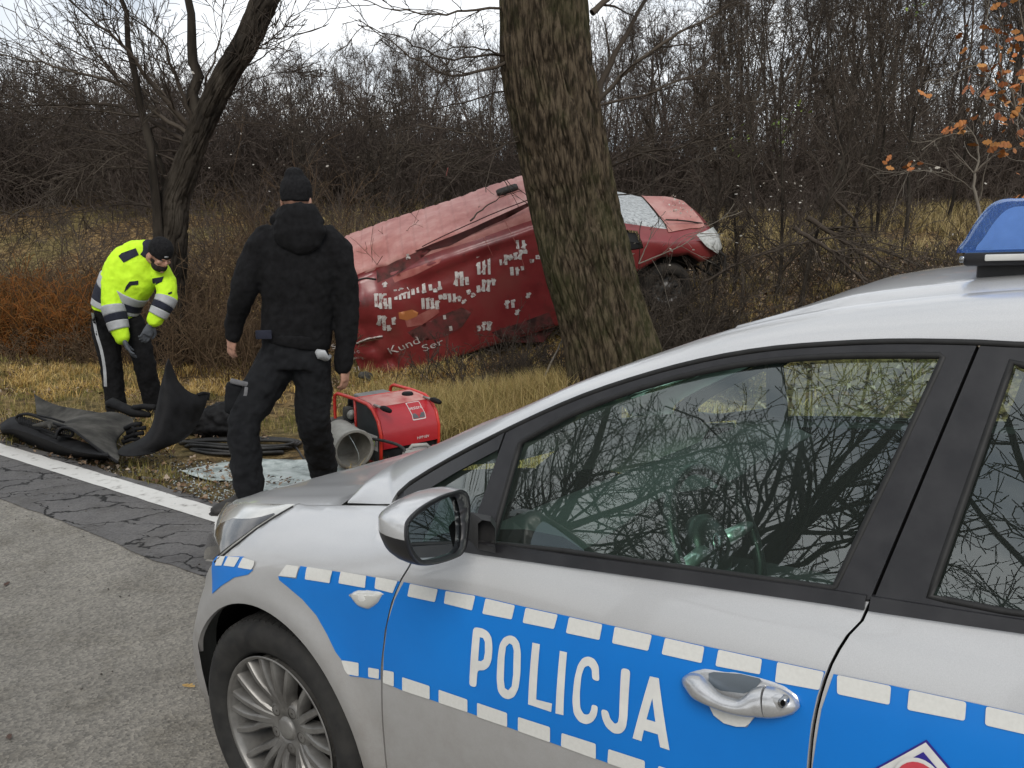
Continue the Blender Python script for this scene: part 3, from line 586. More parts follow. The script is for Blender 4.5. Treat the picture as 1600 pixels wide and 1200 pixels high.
V, F = leafset(np.array(C), .085, r_); o = obj('leaves', V, F, M_oakleaf, oakl, False); tag(o, kind='stuff')
# green leaf sprigs and pale leaves still on the saplings
M_green = island_ramp('green_leaves', [(.13, .20, .03), (.20, .26, .05), (.09, .14, .03)], .6, .3)
C = [tuple(at(r_.normal(cx, 9), r_.normal(cy, 10), 12.3 + r_.normal(0, .1))) for cx, cy, n in [(1155, 222, 12), (1225, 192, 26), (1225, 228, 8), (1435, 10, 14), (1250, 165, 6)] for _ in range(n)]
V, F = leafset(np.array(C), .055, r_); tag(obj('green_sprigs', V, F, M_green, None, False), 'last green leaves on the twigs of the middle saplings', 'leaves', kind='stuff')
M_palel = island_ramp('pale_leaves', [(.35, .33, .29), (.5, .48, .44), (.28, .25, .20)], .6, .3)
C = [tuple(at(r_.normal(cx, sx_), r_.normal(cy, sy_), d + r_.normal(0, .4))) for cx, cy, sx_, sy_, d, n in [(1230, 290, 50, 10, 11.5, 26), (1240, 320, 20, 6, 11.5, 10), (1030, 390, 25, 12, 9.6, 9), (1310, 250, 120, 40, 12, 16), (700, 200, 110, 50, 9, 12), (440, 190, 40, 40, 12.5, 26), (1180, 330, 40, 40, 11, 12), (350, 200, 60, 60, 11.5, 14), (1500, 300, 60, 30, 11, 8), (1450, 262, 14, 5, 7.6, 5)] for _ in range(n)]
V, F = leafset(np.array(C), .034, r_); tag(obj('pale_leaves', V, F, M_palel, None, False), 'small pale leaves still hanging on the thin twigs', 'leaves', kind='stuff')
# ================================================================== GRASS, LITTER
GPOLY = [tuple(onter(*p).xy) for p in ((272, 742), (270, 680), (490, 678), (525, 714), (560, 742), (440, 780), (365, 762))]
def blades(name, X, Y, h, w, mat, label, cat, seed, lean=.5, pale=0):
    k_ = np.array([not (inpoly(a, b, GPOLY)) for a, b in zip(X, Y)]) if name in ('verge_grass', 'straw_grass', 'straw_heaps') else np.ones(len(X), bool); X, Y = X[k_], Y[k_]; r = np.random.default_rng(seed); N = len(X); Z = tergrid(X, Y) - .01; a = r.uniform(0, 6.283, N); ld = r.uniform(0, 6.283, N); H = h * r.uniform(.45, 1.2, N); Wd = w * r.uniform(.6, 1.3, N); le = lean * r.uniform(.1, 1.2, N)
    B = np.stack([X, Y, Z], 1); s_ = np.stack([np.cos(a), np.sin(a), 0 * a], 1) * Wd[:, None] / 2; d = np.stack([np.cos(ld), np.sin(ld), 0 * a], 1) * (le * H)[:, None]; up = np.array([0, 0, 1.]) * H[:, None]
    m1 = B + up * .5 + d * .3; t = B + up * (1 - .35 * le[:, None]) + d
    V = np.stack([B - s_, B + s_, m1 + s_ * .8, m1 - s_ * .8, t], 1).reshape(-1, 3); i = np.arange(N)[:, None] * 5
    F = np.concatenate([np.stack([i + 0, i + 1, i + 2], 2).reshape(-1, 3), np.stack([i + 0, i + 2, i + 3], 2).reshape(-1, 3), np.stack([i + 3, i + 2, i + 4], 2).reshape(-1, 3)])
    o = obj(name, V, F, mat, None, False); tag(o, label, cat, kind='stuff'); return o
def st2xy(S, T): return L0.x + RN.x * S + RA.x * T, L0.y + RN.y * S + RA.y * T
def scatter(n, s0, s1, t0, t1, seed, thr=None, sc=.8, clump=None):
    r = np.random.default_rng(seed)
    if clump:
        m_ = int(n / clump); S = np.repeat(r.uniform(s0, s1, m_), clump) + r.normal(0, .05, m_ * clump); T = np.repeat(r.uniform(t0, t1, m_), clump) + r.normal(0, .05, m_ * clump)
    else: S = r.uniform(s0, s1, n); T = r.uniform(t0, t1, n)
    if thr is not None:
        v = vnoise(S * sc + 50, T * sc + 50, seed) * .65 + vnoise(S * sc * 3 + 9, T * sc * 3 + 9, seed + 1) * .35; k = v > thr; S, T = S[k], T[k]
    T = np.maximum(T, .06 if t0 < .5 else t0); return st2xy(S, T)
M_g1 = island_ramp('grass_green', [(.09, .10, .022), (.16, .15, .04), (.25, .21, .07), (.34, .27, .12)], .8, .2)
M_g2 = island_ramp('grass_straw', [(.20, .15, .05), (.32, .23, .09), (.46, .36, .17), (.22, .19, .06), (.14, .09, .04)], .8, .2)
M_g3 = island_ramp('grass_field', [(.19, .15, .06), (.31, .24, .11), (.42, .33, .17), (.22, .18, .07)], .8, .2)
M_straw = island_ramp('golden_straw', [(.42, .27, .07), (.55, .38, .12), (.30, .17, .05), (.62, .48, .22), (.18, .10, .04)], .8, .2)
X, Y = scatter(34000, -2.5, 11, .12, 3.6, 1, .50, 1.1, 22); blades('verge_grass', X, Y, .10, .005, M_g1, 'short olive grass tufts on the road verge', 'grass', 1)
X, Y = scatter(26000, -2.5, 11, .45, 5, 2, .47, .8, 26); blades('straw_grass', X, Y, .13, .005, M_g2, 'dry straw-coloured grass on the verge and ditch side', 'grass', 2, .8)
X, Y = scatter(60000, -13, 14, 3.5, 11, 4, .46, .5, 24); blades('bank_grass', X, Y, .22, .008, M_g2, 'dry yellow grass over the ditch and the bank', 'grass', 4, .7)
X, Y = scatter(100000, -26, 26, 12, 27, 5, .34, .3, 18); blades('field_grass', X, Y, .42, .020, M_g3, 'rough yellow-green grass of the field before the wood', 'grass', 5, .6)
X, Y = scatter(80000, -1.5, 13, .8, 7.5, 24, .44, 1.1, 26); blades('straw_heaps', X, Y, .15, .007, M_straw, 'flattened golden straw and dead grass left of the men', 'grass', 24, 1.4)
# tall dry grass in front of the van
def around(px0, px1, d0, d1, n, seed, clump=30, sp_=.09):
    r = np.random.default_rng(seed); m_ = n // clump; px = r.uniform(px0, px1, m_); dd = r.uniform(d0, d1, m_); X = []; Y = []
    for a, b in zip(px, dd): p = at(a, 600, b); X.append(p.x); Y.append(b)
    X = np.repeat(np.array(X), clump) + r.normal(0, sp_, m_ * clump); Y = np.repeat(np.array(Y), clump) + r.normal(0, sp_, m_ * clump); return X, Y
X, Y = around(590, 880, 7.3, 9.2, 11000, 7); blades('tall_dry_grass', X, Y, .34, .0055, M_g2, 'tall dry grass tufts in front of the red van', 'grass', 7, .7)
X, Y = around(640, 800, 6.9, 7.6, 6500, 8); blades('straw_tufts', X, Y, .26, .005, M_g2, 'golden straw tufts behind the red generator', 'grass', 8, .9)
X, Y = around(430, 900, 15, 19, 2400, 9, 6, .2); blades('field_stalks', X, Y, .95, .012, M_g2, 'tall thin dead stalks at the near edge of the field', 'weeds', 9, .5)
# leaf litter: small curled leaves lying about
r_ = np.random.default_rng(21)
def litter(name, X, Y, size, mat, label, seed):
    r = np.random.default_rng(seed); N = len(X); Z = tergrid(X, Y) + r.uniform(.005, .05, N); a = r.uniform(0, 6.283, N); sz = size * r.uniform(.5, 1.3, N); tl = r.normal(0, .45, (N, 2))
    u = np.stack([np.cos(a), np.sin(a), tl[:, 0]], 1) * sz[:, None]; v = np.stack([-np.sin(a), np.cos(a), tl[:, 1]], 1) * sz[:, None] * .6; c = np.stack([X, Y, Z], 1); k = np.array([0, 0, 1.]) * (sz * .35)[:, None]
    V = np.stack([c - u, c - v + k, c + u, c + v + k], 1).reshape(-1, 3); i = np.arange(N)[:, None] * 4; F = np.concatenate([np.stack([i, i + 1, i + 2], 2).reshape(-1, 3), np.stack([i, i + 2, i + 3], 2).reshape(-1, 3)])
    tag(obj(name, V, F, mat, None, False), label, 'leaves', kind='stuff')
M_lit = island_ramp('leaf_litter', [(.07, .04, .022), (.15, .09, .05), (.24, .16, .10), (.36, .29, .22), (.06, .04, .025), (.13, .075, .04)], .8, .2)
X1, Y1 = scatter(42000, -13, 3, 4, 14, 11, .30, .6); X2, Y2 = scatter(22000, -2, 11, .7, 6, 12, .48, .9); X3, Y3 = scatter(2500, -2, 9, .1, .8, 13)
litter('bank_leaf_litter', X1, Y1, .034, M_lit, 'brown and pale fallen leaves covering the bank right of the van', 14)
litter('leaf_litter', np.concatenate([X2, X3]), np.concatenate([Y2, Y3]), .019, M_lit, 'fallen brown leaves over the verge, ditch and bank', 4)
# grit and soil crumbs along the edge of the asphalt
X, Y = scatter(5200, -1.5, 8, .02, .75, 14); r = np.random.default_rng(5); N = len(X); Z = tergrid(X, Y) + .004; sz = r.uniform(.004, .014, N)
o_ = np.array([[1, 0, 0], [-1, 0, 0], [0, 1, 0], [0, -1, 0], [0, 0, 1], [0, 0, -1]], float); V = (np.stack([X, Y, Z], 1)[:, None] + o_[None] * sz[:, None, None] * r.uniform(.6, 1.2, (N, 6, 1))).reshape(-1, 3)
f_ = np.array([(0, 2, 4), (2, 1, 4), (1, 3, 4), (3, 0, 4), (2, 0, 5), (1, 2, 5), (3, 1, 5), (0, 3, 5)]); F = (f_[None] + np.arange(N)[:, None, None] * 6).reshape(-1, 3)
M_grit = island_ramp('grit', [(.05, .045, .04), (.12, .11, .10), (.22, .21, .19), (.03, .025, .02)], .9, .2); tag(obj('grit', V, F, M_grit, None, False), 'dark grit and soil crumbs along the road edge', 'grit', kind='stuff')

r = np.random.default_rng(15); N = 520; S_ = r.uniform(-3, 8, N); T_ = -np.abs(r.normal(0, 1.3, N)) - .02; X, Y = st2xy(S_, T_); Z = np.full(N, .006); sz = r.uniform(.002, .0065, N)
V = (np.stack([X, Y, Z], 1)[:, None] + o_[None] * sz[:, None, None] * r.uniform(.6, 1.2, (N, 6, 1))).reshape(-1, 3); F = (f_[None] + np.arange(N)[:, None, None] * 6).reshape(-1, 3); tag(obj('road_crumbs', V, F, M_grit, None, False), 'loose crumbs and specks scattered on the asphalt', 'grit', kind='stuff')
# ================================================================== WRECKED VAN
vy, vp, vr, VS = .0271, .2975, .3164, .948; VO = Vector((-1.633, 12.209, -.536)) 
_B = Matrix(((1, 0, 0), (0, -1, 0), (0, 0, 1))); _Rr = Matrix(((1, 0, 0), (0, math.cos(vr), -math.sin(vr)), (0, math.sin(vr), math.cos(vr)))); _Rp = Matrix(((math.cos(vp), 0, -math.sin(vp)), (0, 1, 0), (math.sin(vp), 0, math.cos(vp)))); _Ry = Matrix(((math.cos(vy), -math.sin(vy), 0), (math.sin(vy), math.cos(vy), 0), (0, 0, 1)))
VM = (_Ry @ _Rp @ _Rr @ _B) * VS; VMi = VM.inverted()
def v2w(u, v, w): return VM @ Vector((u, v, w))          # relative to the van's origin
van = thing('wrecked_van', 'crashed red panel van tipped on its side in the ditch behind the big tree', 'van', VO)
# section outline: (v, w) from bottom right over the roof to bottom left
TOPW = F_(sorted([(-.3, 1.80), (0, 1.93), (.6, 1.96), (2.6, 1.97), (2.78, 1.95), (2.95, 1.84), (4.16, 1.15), (4.24, 1.11), (4.5, 1.03), (4.72, .93), (4.83, .80), (4.88, .6)])); SHW = F_(sorted([(-.3, 1.6), (0, 1.74), (2.7, 1.76), (2.9, 1.70), (4.16, 1.04), (4.5, .96), (4.75, .85), (4.88, .55)]))
TOPV = F_(sorted([(-.3, .72), (0, .80), (2.7, .80), (3.98, .74), (4.6, .62), (4.88, .35)])); MIDV = F_(sorted([(-.3, .86), (0, .93), (3.0, .94), (4.2, .93), (4.6, .87), (4.8, .74), (4.88, .55)])); BOTW = F_(sorted([(-.3, .42), (0, .34), (3.3, .30), (3.42, .42), (3.6, .70), (4.0, .80), (4.35, .70), (4.5, .52), (4.88, .50)]))
def crump(u, v, w):
    n1_ = nz(u * 1.0 + 3, w * 1.0 + v, 2.2, 4); n2_ = nz(u + 7, w + v * 2, 6, 8)
    dv = .022 * n1_ + .008 * n2_
    k = math.exp(-((u - .35) / .45) ** 2) * math.exp(-((w - 1.75) / .22) ** 2) * (1 if v > .2 else 0); dv -= .16 * k * (1 + .5 * n2_)           # crushed tail corner
    k2 = math.exp(-((u - 1.3) / 1.0) ** 2) * math.exp(-((w - (1.50 + .08 * (u - 1))) / .055) ** 2) * (1 if v > .2 else 0); dv -= .060 * k2   # crease below the roof
    k3 = math.exp(-((u - .05) / .35) ** 2) * math.exp(-((w - .8) / .5) ** 2) * (1 if v > 0 else 0); dv -= .09 * k3 * (1 + 1.2 * n2_)
    dw = 0
    if w > 1.8: dw = -.10 * math.exp(-((u - .4) / .4) ** 2) * math.exp(-((v - .6) / .35) ** 2) + .01 * n1_ - .03 * math.exp(-((u - 1.75) / .3) ** 2) * math.exp(-((v - .5) / .3) ** 2)
    return dv, dw
def sect(u):
    tw_, sw_, tv, mv, bw = TOPW(u), SHW(u), TOPV(u), MIDV(u), BOTW(u); hw = min(bw + .35, (bw + sw_) / 2)
    half = [(mv - .05, bw), (mv, bw + .06), (mv + .01, hw), (mv - .01, (hw + sw_) / 2), (mv - .05, sw_ - .10), (tv + .03, sw_), (tv - .03, sw_ + (tw_ - sw_) * .62), (tv - .14, sw_ + (tw_ - sw_) * .9), (tv * .5, tw_), (0, tw_ + .012)]
    h2 = cr_spline(half, 5); return [tuple(p) for p in h2] + [(-p[0], p[1]) for p in h2[::-1][1:]]
US = np.concatenate([np.linspace(-.28, 2.9, 230), np.linspace(2.93, 4.88, 60)])
rows = [sect(u) for u in US]; nP = len(rows[0]); NS = (nP + 1) // 2
iroof = 5 * 5 + 2      # index where the roof skin starts
def ribs(u, v, w): return -.009 * (1 if (u % .19) < .045 else 0) * (1 if -.1 < u < 2.75 else 0)
Vv = []
for u, r in zip(US, rows):
    for k, (v, w) in enumerate(r):
        dv, dw = crump(u, v, w); s_ = 1 if v >= 0 else -1
        w2 = w + dw + (ribs(u, v, w) if iroof + 4 <= k <= nP - iroof - 5 else 0); v2 = v + s_ * dv
        Vv.append(tuple(v2w(u, v2, w2)))
def vfaces(cond):
    F = []
    for i in range(len(US) - 1):
        for k in range(nP - 1):
            if cond(i, k): a = i * nP + k; F.append((a, a + 1, a + nP + 1, a + nP))
    return F
def vpart(name, F, mat, off=0.0, parent=van):
    used = sorted({i for f in F for i in f}); mp = {j: i for i, j in enumerate(used)}; V = [Vector(Vv[j]) for j in used]; F = [tuple(mp[i] for i in f) for f in F]
    o = obj(name, V, F, mat, parent); bm = bmesh.new(); bm.from_mesh(o.data); bm.normal_update()
    c = v2w(2.3, 0, 1.0)
    s_ = sum((f.calc_center_median() - c).dot(f.normal) * f.calc_area() for f in bm.faces)
    if s_ < 0: bmesh.ops.reverse_faces(bm, faces=bm.faces[:]); bm.normal_update()
    if off:
        for v in bm.verts: v.co += v.normal * off
    bm.to_mesh(o.data); bm.free(); return o
M_vred = nmat('van_red', [(.135, .016, .018), (.20, .026, .028), (.19, .040, .036)], scale=2.2, rough=.38, spec=.5, coat=.35, rvar=.12, pos=(.3, .7), bump=.12, bscale=9, bdist=.02, coatrough=.2)
nt = M_vred.node_tree; b = nt.nodes['Principled BSDF']; L = nt.links.new       # mud splashes
tc = _n(nt, 'ShaderNodeTexCoord'); mdn = _n(nt, 'ShaderNodeTexNoise'); mdn.inputs['Scale'].default_value = 3.5; mdn.inputs['Detail'].default_value = 9; mdn.inputs['Roughness'].default_value = .75; L(tc.outputs['Object'], mdn.inputs[0])
mr_ = _n(nt, 'ShaderNodeValToRGB'); mr_.color_ramp.elements[0].position = .56; mr_.color_ramp.elements[0].color = (0, 0, 0, 1); mr_.color_ramp.elements[1].position = .74; mr_.color_ramp.elements[1].color = (.9, .9, .9, 1); L(mdn.outputs['Fac'], mr_.inputs[0])
mm_ = _n(nt, 'ShaderNodeMixRGB'); L(mr_.outputs[0], mm_.inputs[0]); L(b.inputs['Base Color'].links[0].from_socket, mm_.inputs[1]); mm_.inputs[2].default_value = (.05, .022, .018, 1); L(mm_.outputs[0], b.inputs['Base Color'])
M_vroof = nmat('van_roof_faded', [(.26, .085, .072), (.36, .15, .13), (.44, .24, .21)], scale=3.2, rough=.55, spec=.4, pos=(.30, .68), bump=.2, bscale=20, detail=9)
M_vdark = nmat('van_underside', [(.008, .007, .006), (.03, .025, .02)], scale=8, rough=.9)
M_vglass = nmat('shattered_glass', [(.16, .17, .17), (.34, .36, .36), (.46, .48, .48)], scale=26, rough=.35, spec=.6, pos=(.38, .6), bump=.6, bscale=90, detail=8)
uu = lambda i: (US[i] + US[i + 1]) / 2
isroof = lambda i, k: iroof <= k < nP - 1 - iroof
ishood = lambda i, k: uu(i) > 4.20 and iroof - 2 <= k < nP + 1 - iroof and uu(i) < 4.72
isws = lambda i, k: 2.93 < uu(i) <= 4.17 and iroof + 1 <= k < nP - 2 - iroof
def iswin(i, k):
    v, w = rows[i][k]; return 3.05 < uu(i) < 3.78 and SHW(uu(i)) - .02 > w > 1.02 + .0 * uu(i) and w > 1.0
body = vpart('body', vfaces(lambda i, k: not (isroof(i, k) and uu(i) <= 2.93) and not ishood(i, k) and not isws(i, k) and not iswin(i, k) and not (uu(i) > 4.40 and k <= 12 and False)), M_vred)
vpart('roof', vfaces(lambda i, k: isroof(i, k) and uu(i) <= 2.93), M_vroof); 
hood = vpart('bonnet', vfaces(ishood), M_vroof, .012)
vpart('windscreen', vfaces(isws), M_vglass, -.006)
M_hole = pmat('van_inside', (.006, .006, .006), .8)
vpart('side_window', vfaces(lambda i, k: iswin(i, k) and k < nP / 2), M_hole, -.05); vpart('side_window', vfaces(lambda i, k: iswin(i, k) and k > nP / 2), M_hole, -.05)
recs = []
for p_, n_ in ((Vector(v2w(2.0, .0, .9)), 1),):
    mb = MB(); mb.box((0, 0, 0), (1, 1, 1)); V = [v2w(2.1 + a[0] * 3.4, a[1] * 1.60, .66 + a[2] * .50) for a in mb.V]; o = obj('floor_pan', V, mb.F, M_vdark, van, False); recalc(o)
# tail and nose closings
for nm, i in (('tail_panel', 0), ('nose_panel', len(US) - 1)):
    idx = [i * nP + k for k in range(nP)]; V = [Vv[j] for j in idx]; c = sum((Vector(v) for v in V), Vector()) / len(V); o = obj(nm, V + [tuple(c)], [(k, (k + 1) % nP, nP) for k in range(nP)], M_vdark if i else M_vred, van, False); recalc(o)
def vside(px, py, vv=.93):
    """picture point -> (u, w) on the van's right flank"""
    a = VMi @ (CAMP - VO); d = VMi @ ray(px, py); 
    for _ in range(4):
        t = (vv - a.y) / d.y; u = a.x + d.x * t; w = a.z + d.z * t; vv = flank(u, w)
    return u, w
def flank(u, w):
    u_ = min(max(u, -.27), 4.87); r = sect(u_)[:30]; ws = [p[1] for p in r]; vs = [p[0] for p in r]; v = float(np.interp(w, ws, vs)); return v + crump(u_, v, w)[0]
def vflat(name, px, mat, off=.006, step=.05, th=0, par=None, lab=None, group=None):
    P = [vside(*p) for p in px]; P2, F = tri2d(P, (), step); V = [tuple(v2w(a, flank(a, b_) + off, b_)) for a, b_ in P2]; o = obj(name, V, F, mat, par or body, True)
    n = sum((f.normal * f.area for f in o.data.polygons), Vector())
    if n.dot(Vector(v2w(0, 1, 0))) < 0: o.data.flip_normals()
    if lab: o['label'] = lab
    return o
def zv(pts): return [(520 + a / 2.5806, 240 + b / 2.5806) for a, b in pts]
M_vwhite = nmat('van_lettering', [(.22, .09, .085), (.42, .37, .35), (.52, .49, .47)], scale=22, rough=.6, pos=(.34, .50), detail=8)
M_vorange = pmat('van_orange', (.42, .15, .05), .5)
# worn, unreadable white lettering: rows of broken patches following the slope of the side
PATCHES = [[(165, 575), (190, 560), (232, 570), (240, 600), (215, 628), (172, 620)], [(245, 560), (262, 545), (300, 552), (330, 535), (332, 570), (290, 585), (250, 590)], [(330, 530), (372, 520), (380, 548), (350, 562), (330, 560)], [(385, 525), (440, 512), (432, 548), (395, 552)], [(355, 600), (380, 580), (425, 590), (430, 612), (400, 628), (362, 628)], [(178, 660), (200, 650), (255, 660), (250, 690), (215, 715), (180, 695)],
          [(488, 480), (512, 472), (528, 495), (552, 500), (548, 530), (495, 536)], [(578, 455), (600, 450), (612, 412), (640, 402), (640, 462), (610, 490), (582, 480)], [(425, 568), (470, 562), (500, 575), (490, 600), (470, 585), (430, 588)], [(500, 572), (570, 560), (575, 578), (505, 596)], [(578, 535), (610, 530), (630, 505), (658, 500), (655, 532), (605, 558), (580, 555)], [(668, 432), (700, 425), (715, 405), (760, 398), (780, 385), (785, 402), (735, 428), (690, 450), (670, 448)],
          [(712, 470), (735, 455), (775, 452), (770, 470), (738, 476), (725, 492), (712, 492)], [(790, 425), (835, 408), (838, 425), (800, 440)], [(733, 355), (750, 347), (770, 352), (782, 368), (775, 382), (752, 385), (735, 372)], [(778, 562), (798, 560), (796, 580), (778, 582)], [(690, 612), (712, 606), (714, 590), (735, 588), (738, 604), (712, 622), (692, 626)], [(735, 630), (752, 628), (752, 648), (735, 650)],
          [(578, 700), (612, 692), (618, 676), (640, 674), (640, 692), (612, 714), (580, 716)], [(440, 650), (462, 652), (460, 668), (440, 668)], [(466, 696), (486, 694), (486, 714), (466, 714)], [(268, 542), (285, 540), (285, 558), (268, 558)], [(198, 520), (220, 518), (220, 536), (200, 538)], [(295, 405), (312, 403), (312, 422), (296, 424)]]
_lr = random.Random(44)
def qbar(x0, y0, x1, y1, w):
    dx, dy = x1 - x0, y1 - y0; l_ = math.hypot(dx, dy) + 1e-6; nx, ny = -dy / l_ * w / 2, dx / l_ * w / 2; return [(x0 + nx, y0 + ny), (x1 + nx, y1 + ny), (x1 - nx, y1 - ny), (x0 - nx, y0 - ny)]
for q in PATCHES:      # each patch is what is left of a few strokes of lettering, none of it readable any more
    x0, x1 = min(p[0] for p in q), max(p[0] for p in q); cx_ = (x0 + x1) / 2; n_ = max(1, int((x1 - x0) / 17)); 
    for k in range(n_):
        xa = x0 + (x1 - x0) * (k + .5) / n_; near = [p for p in q if abs(p[0] - xa) < 26] or q; ya, yb = min(p[1] for p in near), max(p[1] for p in near); ym = (ya + yb) / 2; hh = max(14, (yb - ya) * .92)
        vflat('faded_lettering', zv(qbar(xa - 2, ym - hh / 2, xa + 1, ym + hh / 2, _lr.uniform(10, 15))), M_vwhite, .006 + .0004 * k)
        if _lr.random() < .75: vflat('faded_lettering', zv(qbar(xa - 8, ym + _lr.choice((-.38, 0, .38)) * hh + 2, xa + 9, ym + _lr.choice((-.38, 0, .38)) * hh - 3, _lr.uniform(8, 13))), M_vwhite, .0075 + .0004 * k)
vflat('orange_mark', zv([(265, 640), (320, 628), (345, 640), (340, 655), (300, 672), (268, 665)]), M_vorange)
M_vpink = nmat('scraped_paint', [(.28, .07, .06), (.36, .13, .11)], scale=9, rough=.6)
vflat('scrape', zv([(290, 665), (345, 650), (420, 610), (430, 640), (360, 690), (300, 700)]), M_vpink, .004); vflat('scrape', zv([(240, 500), (300, 470), (380, 440), (440, 420), (430, 440), (330, 490), (250, 520)]), M_vpink, .004)
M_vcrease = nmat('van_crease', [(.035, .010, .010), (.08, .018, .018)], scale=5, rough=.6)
vflat('crease_shade', zv([(330, 392), (430, 352), (560, 300), (700, 236), (800, 192), (805, 205), (700, 262), (560, 325), (470, 372), (350, 402)]), M_vcrease, .003)  # darker red strip: the shadow line under the roof, painted on the skin
M_vmudshade = nmat('van_mud_and_shade', [(.030, .012, .011), (.085, .030, .026), (.14, .03, .03)], scale=7, rough=.8, pos=(.35, .6), detail=8)
vflat('hollow_shade', zv([(175, 470), (260, 430), (340, 395), (420, 372), (330, 440), (270, 480), (180, 520)]), M_vmudshade, .003)  # dark patch painting the shade inside the dent, not mud
vflat('mud_smear', zv([(300, 720), (420, 660), (520, 620), (560, 640), (520, 700), (450, 740), (340, 755)]), M_vmudshade, .003); vflat('mud_smear', zv([(640, 720), (760, 680), (870, 640), (900, 700), (850, 760), (700, 760)]), M_vmudshade, .003)
# thin panel lines
def vline(name, px, w, mat, off=.008, par=None):
    P = [vside(*p) for p in px]; P = [tuple(p) for p in cr_spline(P, 6)]; mb = MB(); mb.tube([v2w(a, flank(a, b_) + off, b_) for a, b_ in P], w, 5); return mb.build(name, mat, par or body)
for q in ([(697, 275), (700, 262)], [(788, 343), (808, 385), (820, 420)], [(828, 330), (850, 372)], [(756, 370), (770, 400)]): vline('panel_gap', q, .004, M_vwhite if False else M_vpink, .004)
vline('roof_gutter', zv([(360, 375), (450, 330), (560, 280), (680, 228), (805, 180)]), .007, M_vcrease, .0)
vline('door_gap', [(1003, 345), (1000, 380), (996, 430)], .005, M_vdark, .003); vline('bonnet_gap', [(1040, 343), (1060, 344), (1085, 347), (1104, 350)], .010, M_vdark, .006)
# lettering that can still be read
def text_mesh(txt, size=1.0, ext=.0):
    cu = bpy.data.curves.new('t', 'FONT'); cu.body = txt; cu.size = size; cu.extrude = ext; cu.resolution_u = 3; to = bpy.data.objects.new('t', cu); SC.collection.objects.link(to)
    me = bpy.data.meshes.new_from_object(to.evaluated_get(bpy.context.evaluated_depsgraph_get())); V = [v.co.copy() for v in me.vertices]; F = [tuple(p.vertices) for p in me.polygons]; bpy.data.objects.remove(to); bpy.data.curves.remove(cu); return V, F
def vtext(txt, p0, p1, h, off=.009):
    (u0, w0), (u1, w1) = vside(*p0), vside(*p1); V, F = text_mesh(txt); xs = [v.x for v in V]; W_ = max(xs) - min(xs); Hh = .72; ex = Vector((u1 - u0, w1 - w0)); ln = ex.length; ex /= ln; ey = Vector((-ex.y, ex.x)); k = ln / W_
    VV = [];
    for v in V:
        q = Vector((u0, w0)) + ex * ((v.x - min(xs)) * k) + ey * (v.y / Hh * h); VV.append(tuple(v2w(q.x, flank(q.x, q.y) + off, q.y)))
    o = obj('lettering', VV, F, M_vwhite, body, False); n = sum((f.normal * f.area for f in o.data.polygons), Vector())
    if n.dot(Vector(v2w(0, 1, 0))) < 0: o.data.flip_normals()
vtext('Kund', (611, 553), (657, 535), .115); vtext('Ser', (662, 549), (694, 537), .10); vtext('Anhäng', (549, 562), (568, 560), .04); vtext('ani G', (548, 553), (562, 551), .035); vtext('21', (552, 581), (562, 579), .07); vtext('S', (520, 545), (526, 543), .07)
# headlight, front wheel, arch, torn bumper remains
M_hl = nmat('van_headlight', [(.30, .31, .29), (.55, .56, .54)], scale=20, rough=.2, spec=.6, coat=1, bump=.4, bscale=40)
hl = [(1087, 352), (1104, 349), (1112, 352), (1118, 370), (1117, 388), (1106, 396), (1096, 380)]
P = [(4.50, .90, .96), (4.66, .82, .93), (4.80, .66, .88), (4.87, .62, .72), (4.84, .76, .60), (4.74, .86, .58), (4.60, .92, .76)]
mbv = [v2w(*p) for p in P]; c = v2w(4.76, .86, .77); o = obj('headlight', [tuple(v) for v in mbv] + [tuple(c)], [(i, (i + 1) % 7, 7) for i in range(7)], M_hl, van); recalc(o)
def torus_tyre(mb, c, R_, r_, w_, n=40):
    pass
wh = bpy.data.objects.new('front_wheel', None); SC.collection.objects.link(wh); wh.parent = van
mb = MB(); mb.lathe([(.20, .0), (.215, .02), (.24, .03), (.30, .028), (.33, .0), (.335, -.04), (.335, -.15), (.32, -.20), (.2, -.20)], 48); o = obj('tyre', [v2w(3.98 + v[0], .90 + v[1] + .25 * 0, .34 + v[2]) for v in mb.V], mb.F, M_tyre if 'M_tyre' in globals() else M_vdark, wh); recalc(o)
mb = MB(); mb.lathe([(.0, .02), (.05, .025), (.06, -.01), (.17, -.035), (.20, .0), (.212, .012)], 32); o = obj('rim', [v2w(3.98 + v[0], .90 + v[1], .34 + v[2]) for v in mb.V], mb.F, nmat('steel_rim', [(.05, .05, .05), (.16, .155, .15)], scale=14, rough=.5, metal=.6), wh); recalc(o)
for k in range(6):
    a = k * math.pi / 3; mb = MB(); mb.tube([(.12 * math.cos(a), .004, .12 * math.sin(a)), (.12 * math.cos(a), -.03, .12 * math.sin(a))], .022, 10); o = obj('rim_hole', [v2w(3.98 + v[0], .90 + v[1], .34 + v[2]) for v in mb.V], mb.F, M_hole, wh); recalc(o)
mb = MB(); n = 20
for k in range(n + 1):
    a = -.1 + (math.pi + .2) * k / n
    for (r__, v__) in ((.46, .88), (.46, .40), (.05, .38)): mb.V.append(tuple(v2w(3.98 + r__ * math.cos(a), v__, .36 + r__ * math.sin(a))))
for k in range(n):
    for j in range(2): a = k * 3 + j; mb.F.append((a, a + 1, a + 4, a + 3))
mb.build('wheel_arch', M_vdark, van)
wr = bpy.data.objects.new('rear_wheel', None); SC.collection.objects.link(wr); wr.parent = van
mb = MB(); mb.lathe([(.0, .0), (.215, .02), (.24, .03), (.30, .028), (.33, .0), (.335, -.15), (.2, -.20)], 36); o = obj('tyre', [v2w(.95 + v[0], .86 + v[1], .34 + v[2]) for v in mb.V], mb.F, M_vdark, wr); recalc(o)
mb = MB(); rr_ = random.Random(4)
